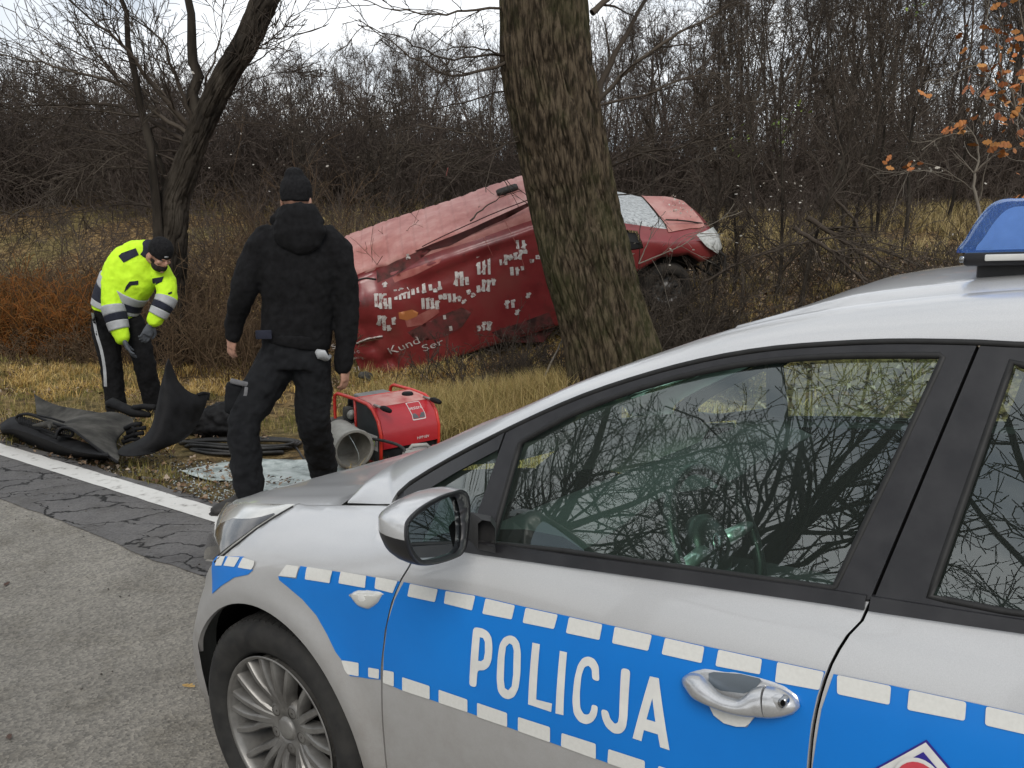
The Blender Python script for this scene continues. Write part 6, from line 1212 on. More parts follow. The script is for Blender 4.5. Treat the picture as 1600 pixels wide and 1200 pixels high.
ad = _n(nt, 'ShaderNodeMath', operation='MULTIPLY_ADD'); ad.inputs[1].default_value = .45; ad.inputs[2].default_value = .30; L(mu.outputs[0], ad.inputs[0]); L(ad.outputs[0], b.inputs['Roughness'])
cw = _n(nt, 'ShaderNodeMath', operation='MULTIPLY_ADD'); cw.inputs[1].default_value = -1.2; cw.inputs[2].default_value = .8; cw.use_clamp = True; L(mu.outputs[0], cw.inputs[0]); L(cw.outputs[0], b.inputs['Coat Weight'])
M_blue = nmat('blue_vinyl', [(.002, .150, .52), (.002, .170, .57)], scale=3, rough=.33, spec=.35, coat=.25, coatrough=.2)
M_refl = nmat('reflective_vinyl', [(.56, .56, .53), (.60, .60, .57)], scale=150, rough=.55, spec=.3, bump=.15, bscale=300, bdist=.001)
M_black = nmat('black_trim', [(.012, .012, .014), (.020, .020, .022)], scale=20, rough=.38, spec=.45, rvar=.08)
M_rub = nmat('rubber_seal', [(.006, .006, .006), (.012, .012, .012)], scale=30, rough=.6)
M_void = pmat('dark_gap', (.003, .003, .003), .9, 0, .1)
M_plast = nmat('dark_plastic', [(.02, .02, .021), (.032, .032, .033)], scale=40, rough=.55, bump=.2, bscale=400, bdist=.0005)
def glassmat(name, tint, refl=1.75, rough=0.0, film=0.0):
    m = bpy.data.materials.new(name); m.use_nodes = True; nt = m.node_tree; nt.nodes.clear(); L = nt.links.new
    o = _n(nt, 'ShaderNodeOutputMaterial'); mix = _n(nt, 'ShaderNodeMixShader'); tr = _n(nt, 'ShaderNodeBsdfTransparent'); gl = _n(nt, 'ShaderNodeBsdfGlossy')
    fr = _n(nt, 'ShaderNodeFresnel'); fr.inputs['IOR'].default_value = refl
    gl.inputs['Roughness'].default_value = rough; gl.inputs['Color'].default_value = (.95, 1, .98, 1); tr.inputs['Color'].default_value = (*tint, 1)
    g = _n(nt, 'ShaderNodeNewGeometry'); mm = _n(nt, 'ShaderNodeMath', operation='SUBTRACT'); mm.inputs[0].default_value = 1; L(g.outputs['Backfacing'], mm.inputs[1])
    m2 = _n(nt, 'ShaderNodeMath', operation='MULTIPLY'); L(fr.outputs[0], m2.inputs[0]); L(mm.outputs[0], m2.inputs[1])
    L(m2.outputs[0], mix.inputs[0]); L(tr.outputs[0], mix.inputs[1]); L(gl.outputs[0], mix.inputs[2]); 
    if film:      # thin dusty film
        df = _n(nt, 'ShaderNodeBsdfDiffuse'); df.inputs['Color'].default_value = (.55, .66, .60, 1); m3 = _n(nt, 'ShaderNodeMixShader'); m3.inputs[0].default_value = film; L(mix.outputs[0], m3.inputs[1]); L(df.outputs[0], m3.inputs[2]); mix = m3
    L(mix.outputs[0], o.inputs[0]); return m
M_glass = glassmat('car_glass', (.56, .80, .68), 2.1, film=.024)
M_glass2 = glassmat('far_glass', (.80, .95, .88), 1.5)

# ---- outlines traced on the side, as functions
SEAM1 = [(652, 862), (642, 881), (625, 908), (608, 955), (599, 1010), (596.5, 1060), (597.5, 1120), (603, 1191), (606, 1215)]   # fender / front door
SEAM2 = [(1530, 540), (1362, 938), (1352, 957), (1327, 990), (1300, 1035), (1281, 1090), (1270, 1145), (1265, 1200)]             # front / rear door
C0 = [(611, 789), (614, 780), (622, 768), (640, 752), (700, 716), (800, 665), (900, 620), (1000, 586), (1100, 560), (1200, 543), (1300, 535), (1400, 531), (1530, 533), (1600, 537)]
BLT_HI = [(735, 843), (900, 867), (1100, 893), (1300, 920), (1370, 931), (1600, 967)]
BLT_LO = [(735, 863), (900, 886), (1100, 914), (1300, 943), (1360, 953), (1600, 988)]
SP = lambda pts, n=4: [tuple(p) for p in cr_spline(pts, n)]
seam1 = SP(CSP(SEAM1), 3); seam2 = SP(CSP(SEAM2), 3); c0 = SP(CSP(C0), 3); blo = CSP(BLT_LO); bhi = CSP(BLT_HI)
# beyond the picture the lines run on to the back of the car
zr = c0[-1][1]; c0 += [(1.75, zr + .002), (2.1, zr - .005), (2.5, zr - .03), (2.9, zr - .075), (3.2, zr - .15)] if c0[-1][0] < 1.74 else [(2.1, zr - .005), (2.5, zr - .03), (2.9, zr - .075), (3.2, zr - .15)]
xe, ze = blo[-1]; blo += [(2.2, ze + .03), (2.8, ze + .06), (3.4, ze + .07)]
xh, zh = bhi[-1]; bhi += [(2.2, zh + .03), (2.8, zh + .06), (3.4, zh + .07)]
I_ = lambda tab: (lambda z, t=sorted([(b, a) for a, b in tab]): float(np.interp(z, [a[0] for a in t], [a[1] for a in t])))
ztop, zlo, zhi, xs1, xs2 = F_(c0), F_(blo), F_(bhi), I_(seam1), I_(seam2)
zmid = lambda x: (zlo(x) + zhi(x)) / 2
G = .0026; SILL = .19
hcorner = c0[0]
def meet(xf, zf, z0=.5, z1=1.1):      # where a near-vertical seam crosses a near-horizontal line
    for k in range(400):
        z = z0 + (z1 - z0) * k / 400
        if z >= zf(xf(z)): return z
    return z1
lin = lambda f, a, b, n: [(x, f(x)) for x in np.linspace(a, b, n)]
lis = lambda f, a, b, n: [(f(z), z) for z in np.linspace(a, b, n)]
z2 = meet(xs2, zmid); x2 = xs2(z2)
zs1 = seam1[0][1]; XS1 = seam1[0][0]
# dark shell behind the shut lines
panel('inner_shell', [(.405, .2), (.405, .86), (.45, hcorner[1] - .06), (.62, zs1)] + lin(lambda x: zmid(x) - .02, .8, 3.2, 14) + [(3.3, .4), (3.05, .4)] + [(2.65 + .38 * math.cos(a), .41 + .38 * math.sin(a)) for a in np.linspace(.1, math.pi * .95, 14)] + [(2.26, .2)], M_void, car, -.024, 0, step=.06, mirror=True)
# fender with the wheel arch
archS = [(x2s(.372 * math.cos(a)), .316 + .375 * math.sin(a)) for a in np.linspace(-.33, math.pi * .88, 40)]
hood_edge = lambda x: zt(x) - .004
LAMP = [(458, 787), (430, 803), (400, 823), (375, 843), (350, 863), (334, 877)]
lampS = CSP(LAMP)
fender = [(XS1 - G - .003, zs1 + .012), (hcorner[0] + .055, hcorner[1] - .05), (hcorner[0] + .012, hcorner[1] - .018), (hcorner[0] - .002, hcorner[1] - .003)] + [(x2s(x), hood_edge(x)) for x in (.3, .2, .1, 0)] + lampS + [(x2s(-.33), .68), (x2s(-.35), .60)] + [p for p in archS[::-1] if True] + [(xs1(.19) - G, .19)] + [(x - G, z) for x, z in lis(xs1, .2, zs1, 22)]
panel('front_fender', fender, M_silver, car, 0, .012, step=.022, mirror=True)
# doors
door1 = [(xs1(SILL) + G, SILL)] + [(x + G, z) for x, z in lis(xs1, .2, zs1, 22)] + [(XS1 + .012, zs1 + .03)] + lin(zmid, XS1 + .08, x2 - G, 14) + [(x - G, z) for x, z in lis(xs2, z2 - .004, .45, 24)] + [(xs2(.45) - G, SILL)]
front_door = panel('front_door', door1, M_silver, car, 0, .012, step=.028, mirror=True)
arch2 = [(2.65 + .375 * math.cos(a), .41 + .375 * math.sin(a)) for a in np.linspace(math.pi * .60, math.pi * .99, 12)]
door2 = [(xs2(.45) + G, SILL), (xs2(.45) + G, .45)] + [(x + G, z) for x, z in lis(xs2, .46, z2 - .004, 24)] + lin(zmid, x2 + G, 2.53, 8) + [(2.534, .83)] + arch2 + [(2.27, SILL)]
rear_door = panel('rear_door', door2, M_silver, car, 0, .012, step=.035, mirror=True)
rq = lin(zmid, 2.536, 3.42, 8) + [(3.5, .9), (3.5, .5), (3.45, .28), (3.06, .28)] + [(2.65 + .375 * math.cos(a), .41 + .375 * math.sin(a)) for a in np.linspace(-.2, math.pi * .585, 18)] + [(2.54, .83)]
panel('rear_quarter', rq, M_silver, car, 0, .012, step=.05, mirror=True)
panel('sill', [(.42, .12), (.42, .186), (2.26, .186), (2.26, .12)], M_plast, car, -.004, .02, step=.06, mirror=True)
# black window surrounds and glass
barT = cs(786, 683); barB = cs(724, 852); GI = .007
QGS = CSP([(636, 797), (648, 781), (672, 761), (710, 738), (777, 702), (764, 745), (745, 800), (740, 815), (648, 815)])
FG = CSP([(766, 850), (785, 780), (809, 694)] + [tuple(p) for p in SP([(815, 689), (880, 653), (960, 620), (1050, 592), (1150, 571), (1250, 560), (1350, 556), (1468, 556)], 2)] + [(1474, 560), (1390, 740), (1305, 917), (1300, 921), (1200, 907), (1100, 893), (1000, 879), (880, 862)])
rg0 = CSP([(1452, 934), (1515, 755), (1582, 566)])
RG = [rg0[0], rg0[1], rg0[2]] + lin(lambda x: ztop(x) - .045, rg0[2][0] + .06, 2.42, 5) + [(2.46, zhi(2.4) + .12), (2.44, zhi(2.4) + .03)] + lin(lambda x: zhi(x) + .004, 2.3, rg0[0][0] + .1, 4)
qfr = [(a + .004, b - GI) for a, b in c0 if a < barT[0] - .02] + [(barT[0] - G, ztop(barT[0]) - GI)] + [(barB[0] - G, zmid(barB[0])), (XS1 + .06, zs1 + .04), (XS1 + .006, zs1 + .025), (hcorner[0] + .055, hcorner[1] - .048)]
panel('quarter_window_frame', qfr, M_black, car, .001, .02, holes=[QGS], step=.02, mirror=True)
panel('quarter_window', QGS, M_glass, car, -.012, 0, step=.05)
zu = z2 + .004
ffr = [(barT[0] + G, ztop(barT[0]) - GI)] + [(x, ztop(x) - GI) for x in np.linspace(barT[0] + .03, xs2(ztop(seam2[0][0])) - G, 26)] + [(x - G, z) for x, z in lis(xs2, seam2[0][1] - .012, zu, 14)] + lin(lambda x: zmid(x) + .002, x2 - G - .01, barB[0] + G, 10)
panel('window_frame', ffr, M_black, front_door, .001, .022, holes=[FG], step=.022, mirror=True)
panel('window_glass', FG, M_glass, front_door, -.014, 0, step=.06)
rfr = [(seam2[0][0] + G, ztop(seam2[0][0]) - GI)] + [(x, ztop(x) - GI) for x in np.linspace(seam2[0][0] + .04, 2.5, 12)] + [(2.53, zmid(2.5))] + lin(lambda x: zmid(x) + .002, 2.45, x2 + G, 8) + [(x + G, z) for x, z in lis(xs2, zu, seam2[0][1] - .012, 14)]
panel('window_frame', rfr, M_black, rear_door, .001, .022, holes=[RG], step=.03, mirror=True)
panel('window_glass', RG, M_glass, rear_door, -.014, 0, step=.08)
# rear side light (plain glass) and its pillar
CQ = [(2.60, zhi(2.6) + .03)] + lin(lambda x: ztop(x) - .05, 2.62, 3.0, 5) + [(3.12, zhi(3.1) + .05), (2.9, zhi(2.9) + .03)]
panel('rear_side_window_frame', [(2.536, zmid(2.536))] + lin(lambda x: ztop(x) - GI, 2.506, 3.18, 8) + [(3.38, zmid(3.3))] + lin(lambda x: zmid(x) + .001, 3.2, 2.6, 5), M_black, car, .001, .02, holes=[CQ], step=.05, mirror=True)
panel('rear_side_window', CQ, M_glass, car, -.014, 0, step=.08, mirror=True)
# seals: dark rubber line inside each glass opening, bright-edged belt mouldings
def ribbon(name, pts, w, mat, parent, off, n=4, closed=False, mirror=False, h=.006):
    V = []; P = densify(pts, .03, closed)
    P3 = [np.array(surf(a, b, off)) for a, b in P]
    nn = len(P3)
    for i in range(nn):
        t = P3[(i + 1) % nn] - P3[i - 1] if closed else P3[min(i + 1, nn - 1)] - P3[max(i - 1, 0)]
        t /= np.linalg.norm(t) + 1e-9; o = np.array([0, .93, .36]); u = np.cross(o, t); u /= np.linalg.norm(u)
        for (a, b) in ((-1, 0), (-.8, .8), (0, 1), (.8, .8), (1, 0)): V.append(P3[i] + u * a * w / 2 + o * b * h)
    F = []
    for i in range(nn if closed else nn - 1):
        j = (i + 1) % nn
        for k in range(4): F.append((i * 5 + k, i * 5 + k + 1, j * 5 + k + 1, j * 5 + k))
    o = obj(name, wl(V), F, mat, parent); recalc(o)
    if mirror: MIRR.append(o)
    return o
ribbon('glass_seal', FG, .012, M_rub, front_door, -.004, closed=True, mirror=True)
ribbon('glass_seal', RG, .012, M_rub, rear_door, -.004, closed=True, mirror=True)
def molding(name, xa, xb, parent):
    P = [(x, zlo(x)) for x in np.linspace(xa, xb, 20)] + [(x, zhi(x)) for x in np.linspace(xb, xa, 20)]
    return panel(name, P, M_black, parent, .007, .012, step=.012, mirror=True)
ribbon('pillar_backing', [(x, z) for x, z in lis(xs2, z2 - .06, seam2[0][1] - .004, 10)], .05, M_void, car, -.014, h=.002, mirror=True)
molding('belt_moulding', XS1 + .045, x2 - G - .004, front_door)
molding('belt_moulding', x2 + G - .002, 2.52, rear_door)
ribbon('window_seal', [(x, ztop(x) - .002) for x in np.linspace(hcorner[0] + .004, 3.1, 60)], .010, M_rub, car, .0, mirror=True, h=.003)
# ---- roof, pillars, bonnet, nose -------------------------------------
def cpt(px, py, Y):        # ray through the plane Y = const in car coordinates
    a, d = cray(px, py); t = (Y - a[1]) / d[1]; p = a + d * t; return p
C1PX = [(640, 712), (700, 686), (760, 658), (830, 628), (900, 597), (1000, 561), (1130, 517), (1200, 500), (1300, 481), (1390, 470), (1500, 459), (1600, 452)]
XA = [p[0] for p in c0]
c1 = []
for (px, py) in C1PX:
    x = None; Y = .6
    for _ in range(8):
        p = cpt(px, py, Y); x = p[0]; Y = Wf(x, ztop(x)) - float(np.interp(x, [.4, .9, 1.3, 2], [.045, .07, .085, .10]))
    c1.append((p[0], Y, p[2]))
C1Y = F_([(a, b) for a, b, c in c1]); C1Z = F_([(a, c) for a, b, c in c1] + [(2.1, c1[-1][2] - .003), (2.5, c1[-1][2] - .02), (2.9, c1[-1][2] - .06), (3.25, c1[-1][2] - .13)])
C1Y = (lambda x: Wf(x, ztop(x)) - float(np.interp(x, [.4, .9, 1.3, 2], [.095, .080, .085, .10])))
c1 = [q for q in c1 if q[0] > hcorner[0] + .03]; XP0 = c1[0][0]
def skin(name, rows, mat, parent, mirror=False, smooth=True, deg=None):
    n = len(rows[0]); V = [v for r in rows for v in r]; F = []
    for i in range(len(rows) - 1):
        for k in range(n - 1): a = i * n + k; F.append((a, a + 1, a + n + 1, a + n))
    o = obj(name, wl(V), F, mat, parent, smooth)
    bm = bmesh.new(); bm.from_mesh(o.data); bmesh.ops.remove_doubles(bm, verts=bm.verts[:], dist=1e-5); bm.normal_update()
    zsum = sum((f.normal.z + f.normal.y * .3) * f.calc_area() for f in bm.faces)
    if zsum < 0: bmesh.ops.reverse_faces(bm, faces=bm.faces[:])
    bm.to_mesh(o.data); bm.free()
    if deg: autosmooth(o, deg)
    if mirror: MIRR.append(o)
    return o
# pillar / cantrail strip: starts on the fender behind the bonnet, runs up to the roof ditch
BOT = [(543, 786), (565, 786.5), (590, 787.5)]; TOPP = [(546, 781), (572, 752), (598, 734)]
strip_b, strip_t = [], []
for k, ((bx, by), (tx, ty)) in enumerate(zip(BOT, TOPP)):
    q = cs(bx, by); X, Y = s2x(q[0]); b_ = (X, Wf(X, q[1]), q[1]); strip_b.append(b_); p = cpt(tx, ty, b_[1] - (.006, .060, .115)[k]); strip_t.append(tuple(p))
XHC = strip_b[0][0]
lastx = 0
for (bx, by), (tx, ty), oy in (((611, 788), (613, 726), .135), ((614, 780), (619, 722), .138), ((622, 768), (627, 717), .135), ((640, 752), (648, 708), .120), ((670, 733), (675, 697), .108), ((700, 716), (704, 684), .098), ((750, 690), (753, 661), .088)):
    q = cs(bx, by); X, Y = s2x(q[0]); b_ = (X, Wf(X, q[1]), q[1] + .001); strip_b.append(b_); p = cpt(tx, ty, b_[1] - oy); strip_t.append(tuple(p)); lastx = X
NX = len(strip_t)
for x in np.linspace(lastx + .03, 3.15, 54):
    z0 = ztop(x) + .001; strip_b.append((x, Wf(x, z0), z0)); strip_t.append((x, C1Y(x), C1Z(x)))
k0 = 4
for x in (hcorner[0] + .03, hcorner[0] + .07):          # behind the corner the lower line is the window frame
    pass
rows = []
for b_, t_ in zip(strip_b, strip_t):
    b_, t_ = np.array(b_), np.array(t_); c_ = np.array([(b_[0] + t_[0]) / 2, b_[1] - .30 * (b_[1] - t_[1]), b_[2] + (t_[2] - b_[2]) * .86]); r = [tuple((1 - t) ** 2 * b_ + 2 * t * (1 - t) * c_ + t * t * t_) for t in np.linspace(0, 1, 9)]
    rows.append([(r[0][0], r[0][1] - .01, r[0][2] - .003)] + r + [(t_[0], t_[1] - .006, t_[2] - .010)])
dense = []
for i in range(len(rows) - 1):
    for k in range(2): dense.append([tuple(np.array(a) * (1 - k / 2) + np.array(b) * k / 2) for a, b in zip(rows[i], rows[i + 1])])
dense.append(rows[-1])
skin('roof_side_rail', dense, M_silver, car, mirror=True, deg=50)
TC = sorted([(p[0], p[1], p[2]) for p in strip_t[:NX - 2]])
TCY = lambda x: float(np.interp(x, [p[0] for p in TC], [p[1] for p in TC])); TCZ = lambda x: float(np.interp(x, [p[0] for p in TC], [p[2] for p in TC]))
# roof panel
XR0 = next(x for x in np.arange(.9, 2, .01) if proj(c2w(x, C1Y(x), C1Z(x)))[0] > 1135)
crown = lambda x: .044 * sstep(XR0, XR0 + .24, x) * (1 - .2 * sstep(2.2, 3.1, x))
rows = []
for x in np.linspace(XR0, 3.12, 40):
    y1 = C1Y(x) - .010; z1 = C1Z(x); r = []
    for t in np.linspace(-1, 1, 31):
        r.append((x + .03 * (t * t - 1) * (1 - sstep(XR0, XR0 + .6, x)), y1 * t, z1 + .004 + crown(x) * (1 - t * t) ** .75 - (.012 if abs(t) == 1 else 0)))
    rows.append(r)
skin('roof', rows, M_silver, car, deg=60)
# windscreen
rows = []; XW0 = XP0 - .02; zc0 = zt(XW0) 
for x in np.linspace(XP0 + .0, XR0, 18):
    y1 = C1Y(x) - .008; z1 = C1Z(x) - .004; r = []
    f = 1 - (x - XP0) / (XR0 - XP0)
    for t in np.linspace(-1, 1, 25): r.append((x - (.03 + .12 * f) * (1 - t * t), y1 * t, z1 - (.012 + .05 * math.sin(f * 3.1) + .05 * f) * (1 - t * t) + .016 * (1 - f) * (1 - t * t)))
    rows.append(r)
skin('windscreen', rows, M_glass2, car)
# bonnet: from the fender edge inwards, gently crowned
XH = [-.80, -.76, -.70, -.62, -.52, -.42, -.32, -.22, -.12, 0, .1, .2, .3, .36]
HC = [(-.84, .60), (-.78, .70), (-.68, .785), (-.55, .845), (-.4, .892), (-.2, .945), (0, .985), (.2, 1.022), (.36, 1.045), (.6, 1.06)]
hc = F_(HC)
def hoodedge(x):
    if x > XHC: return TCY(x) - .004, TCZ(x)
    if x > -.10:
        return Wf(x, zt(x)) - .004, zt(x)
    k = (x + .10) / -.74; y = Wf(-.10, zt(-.10)) - .004
    return max(.02, y * math.sqrt(max(0, 1 - (max(0, k)) ** 2.2))), float(np.interp(x, [-.84, -.7, -.5, -.3, -.10], [.60, .745, .835, .882, zt(-.10)]))
HCZ = F_([(-.84, .58), (-.78, .67), (-.68, .745), (-.55, .800), (-.4, .848), (-.2, .906), (0, .940), (.2, .972), (.36, .990), (.5, 1.0)])
rows = []
for x in [-.80, -.76, -.70, -.62, -.52, -.42, -.32, -.22, -.12, 0, .08, .14, .2, .24, .28, .32, .36, .40, TC[-1][0]]:
    ye, ze = hoodedge(x); r = []; zcn = max(HCZ(x), ze + .004)
    for t in np.linspace(-1, 1, 37):
        r.append((x, (ye - .003) * t, ze + (zcn - ze) * (1 - abs(t) ** 2.6) - (.010 if abs(t) == 1 else 0) + .004 * math.exp(-((abs(t) - .75) / .06) ** 2)))
    rows.append(r)
skin('bonnet', rows, M_silver, car, deg=60)
# nose: bumper skin wrapped round the front, both sides
def sring(z): 
    ss = np.linspace(x2s(-.335), x2s(-.8399), 26); L_ = [surf(s, z, 0) for s in ss]; return L_
rows = []
smax = -.08; s_end = min(_sl)  # nose centre
SN = np.concatenate([np.linspace(x2s(-.33), x2s(-.84), 30)])
zs = [.17, .21, .26, .32, .40, .48, .55, .60, .64, .68]
for z in zs:
    r = []
    for s in SN:
        X, Y = s2x(s); pr = float(np.interp(z, [.17, .25, .35, .5, .6, .7, .8], [.10, .03, .0, .0, .01, .035, .07])); d = np.array([X + .0, max(Y, .0)]); 
        if Y > .1: v = surf(s, z, -pr + float(inset(X, z)) + .036 * sstep(.15, .42, -X) * (1 - sstep(.50, .68, z)))
        else: v = (X + pr - .036, Y, z)
        fl = .012 * math.exp(-((math.hypot(X, z - .316) - .40) / .05) ** 2); r.append((v[0] - fl * .5, v[1] + fl, z))
    rows.append(r)
skin('front_bumper', rows, M_silver, car, mirror=True, deg=50)
# arch liner
mb = MB(); n = 24
for k in range(n + 1):
    a = -.4 + (math.pi + .8) * k / n
    for (r_, y_) in ((.378, .845), (.382, .80), (.39, .55), (.10, .52)): mb.V.append(tuple(c2w(r_ * math.cos(a), min(y_, Yp(r_ * math.cos(a)) - .02), .316 + r_ * math.sin(a) ) - CO))
for k in range(n):
    for j in range(3): a = k * 4 + j; mb.F.append((a, a + 1, a + 5, a + 4))
MIRR.append(mb.build('arch_liner', M_void, car))
mb = MB()
for k in range(n + 1):
    a = -.2 + (math.pi + .4) * k / n
    for (r_, y_) in ((.378, .86), (.39, .80), (.40, .55), (.10, .52)): mb.V.append(tuple(c2w(2.65 + r_ * math.cos(a), y_, .37 + r_ * math.sin(a)) - CO))
for k in range(n):
    for j in range(3): a = k * 4 + j; mb.F.append((a, a + 1, a + 5, a + 4))
MIRR.append(mb.build('arch_liner', M_void, car))
# rear end
rows = []
for z, xr, yy in [(.25, 3.50, .80), (.4, 3.58, .84), (.6, 3.6, .86), (.75, 3.56, .86), (.95, 3.50, .84), (1.02, 3.42, .82), (1.2, 3.30, .74), (1.34, 3.16, .64), (1.42, 3.06, .58)]:
    rows.append([(xr - .22 * abs(t) ** 3, yy * t, z) for t in np.linspace(-1, 1, 21)])
skin('tailgate', rows, M_silver, car, deg=50)
# ---- wheels
M_tyre = nmat('tyre_rubber', [(.014, .014, .014), (.030, .029, .027)], scale=18, rough=.8, spec=.3, rvar=.1)
M_rim = nmat('alloy_wheel', [(.13, .125, .118), (.25, .245, .232)], scale=9, rough=.46, metal=.6, rvar=.12, coat=.2)
M_disc = nmat('brake_disc', [(.05, .045, .04), (.12, .11, .10)], scale=12, rough=.5, metal=.8)
def wheel(X, sgn, zc):
    R = Matrix.Rotation(math.atan2(COUT.y, COUT.x) - math.pi / 2, 3, 'Z')   # local +Y = outward, local X = rearwards?
    w = bpy.data.objects.new('wheel', None); SC.collection.objects.link(w); w.parent = car
    c = CO - CN * X + COUT * (.0) ; base = Vector((0, 0, 0)) - CN * X
    def put(V): return [base - CN * v[0] + COUT * (sgn * v[1]) + Vector((0, 0, zc + v[2])) for v in V]
    mb = MB()
    prof = [(.214, .800), (.222, .838), (.232, .845), (.255, .856), (.280, .858), (.298, .850), (.308, .838), (.3145, .822), (.316, .80), (.316, .69), (.308, .665), (.28, .645), (.22, .655)]
    mb.lathe(prof, 96)
    ty = link('tyre', mesh_np('tyre', put(mb.V), mb.F), M_tyre, w); recalc(ty)
    tb = MB()      # tread and shoulder blocks
    for k in range(72):
        a = 2 * math.pi * (k + .1) / 72; a2 = a + 2 * math.pi * .72 / 72
        for (r0, y0, r1, y1) in ((.3135, .836, .3185, .80), (.3150, .795, .3195, .75), (.3150, .745, .3195, .70)):
            V = []
            for (rr, yy) in ((r0 - .006, y0), (r0, y0), (r1, y1), (r1 - .006, y1)):
                for an in (a, a2): V.append((rr * math.cos(an), yy, rr * math.sin(an)))
            tb.add(V, [(0, 1, 3, 2), (2, 3, 5, 4), (4, 5, 7, 6), (0, 2, 4, 6), (1, 7, 5, 3)])
    tag(link('tread_blocks', mesh_np('tread', put(tb.V), tb.F, False), M_tyre, w), kind='stuff'); 
    rb = MB()
    rb.lathe([(.2165, .846), (.2135, .849), (.207, .842), (.2035, .825), (.199, .78), (.19, .70), (.185, .66)], 72)
    ro = link('rim', mesh_np('rim', put(rb.V), rb.F), M_rim, w); recalc(ro)
    # five double spokes, each splitting towards the rim
    def spoke(a0, a1, a2, w0, w1, y0, y1):
        V = []; N = 7
        for i in range(N):
            t = i / (N - 1); rr = .052 + (.206 - .052) * t; an = a0 + (a1 - a0) * min(1, t * 1.8) if t < .55 else a1 + (a2 - a1) * (t - .55) / .45
            ww = w0 + (w1 - w0) * t; yy = y0 + (y1 - y0) * t + .010 * math.sin(math.pi * t)
            c_ = np.array([rr * math.cos(an), rr * math.sin(an)]); u = np.array([-math.sin(an), math.cos(an)])
            for (q, h) in ((-1, -.035), (-1, -.006), (-.55, 0), (.55, 0), (1, -.006), (1, -.035)):
                p = c_ + u * q * ww / 2; V.append((p[0], yy + h, p[1]))
        F = [(i * 6 + k, i * 6 + k + 1, (i + 1) * 6 + k + 1, (i + 1) * 6 + k) for i in range(N - 1) for k in range(5)]
        return V, F
    for q in range(5):
        a = math.pi / 2 + .2 + q * 2 * math.pi / 5
        sb = MB()
        for s_ in (-1, 1):
            sb.add(*spoke(a + s_ * .11, a + s_ * .14, a + s_ * .12, .026, .018, .812, .838))
            sb.add(*spoke(a + s_ * .22, a + s_ * .42, a + s_ * .44, .024, .020, .808, .837))
        so_ = link('spoke', mesh_np('spoke', put(sb.V), sb.F), M_rim, w); recalc(so_); autosmooth(so_, 40)
    hb = MB(); hb.lathe([(.085, .790), (.082, .806), (.070, .813), (.036, .812), (.034, .806), (.031, .817), (.024, .820), (0.0, .821)], 40)
    ho = link('hub', mesh_np('hub', put(hb.V), hb.F), M_rim, w); recalc(ho)
    for q in range(5):
        a = math.pi / 2 + .2 + (q + .5) * 2 * math.pi / 5; nb = MB(); cx, cz = .057 * math.cos(a), .057 * math.sin(a)
        nb.lathe([(.016, .800), (.0155, .8135), (.011, .811), (.0095, .800), (.009, .806), (.0085, .812), (0, .813)], 16, c=(cx, 0, cz))
        no = link('wheel_nut', mesh_np('nut', put(nb.V), nb.F), M_disc, w); recalc(no)
    db = MB(); db.lathe([(.0, .765), (.13, .765), (.135, .76), (.135, .74), (.0, .74)], 40); do = link('brake_disc', mesh_np('disc', put(db.V), db.F), M_disc, w); recalc(do)
    bb = MB(); bb.lathe([(.0, .70), (.20, .70)], 40); link('wheel_back', mesh_np('wb', put(bb.V), bb.F), M_void, w)
wheel(0, 1, .316); wheel(0, -1, .316); wheel(2.65, 1, .316); wheel(2.65, -1, .316)
# ---- headlight -------------------------------------------------------
M_lens = nmat('headlight_lens', [(.46, .46, .43), (.60, .60, .57)], scale=9, rough=.14, metal=.1, spec=.6, coat=1)
M_lampdark = nmat('headlight_inside', [(.012, .011, .010), (.05, .045, .04)], scale=30, rough=.2, spec=.6, coat=1)
tp = [(x,) + hoodedge(x) for x in np.linspace(-.10, -.66, 15)]
bq = [surf(*q) for q in CSP([(458, 787), (444, 796), (430, 803), (415, 813), (400, 823), (388, 833), (375, 843), (362, 853), (350, 863), (334, 877)])]
bq += [surf(x2s(x), z) for x, z in ((-.42, .700), (-.48, .70), (-.54, .70), (-.60, .70), (-.65, .70))]
rows = []
for a, b_ in zip(tp, bq):
    a = np.array(a); b_ = np.array(b_); r = []
    nrm = np.array([-(.2 + .8 * min(1, max(0, (-a[0] - .1) / .5))), .8 - .5 * min(1, max(0, (-a[0] - .1) / .5)), .25]); nrm /= np.linalg.norm(nrm); L_ = np.linalg.norm(a - b_)
    for t in np.linspace(0, 1, 9): r.append(tuple(a * t + b_ * (1 - t) + nrm * (.07 * L_ * math.sin(math.pi * t) ** .8 - .002)))
    rows.append(r)
skin('headlight', rows, M_lens, car, mirror=True)
rows2 = [[tuple(np.array(v) + np.array([-.0015, .0025, .001])) for v in r[0 if i > 3 else 1:(3 if i < 5 else 5)]] for i, r in enumerate(rows)]
rr = []
for i in range(2, 11):
    r = rows[i]; w = .10 + .42 * min(1, (i - 2) / 4); rr.append([tuple(np.array([np.interp(t * 8 * 1., range(9), [v[q] for v in r]) for q in range(3)]) + np.array([-.003, .004, .001])) for t in np.linspace(.03, w if i < 9 else w * .8, 6)])
skin('headlight_reflector', rr, M_lampdark, car, mirror=True)
ribbon('headlight_seal', CSP([(456, 790), (430, 805.5), (400, 825.5), (375, 845.5), (350, 865.5), (335, 878)]), .007, M_rub, car, .001, mirror=True, h=.002)
# lower grille and number plate carrier on the front
mb = MB(); mb.box((0, 0, 0), (.03, .56, .16), bev=.01); o = mb.build('lower_grille', M_plast, car); o.data.transform(Matrix(((CN.x * -1, COUT.x, 0, 0), (CN.y * -1, COUT.y, 0, 0), (0, 0, 1, 0), (0, 0, 0, 1)))); o.location = c2w(-.845, 0, .34) - CO
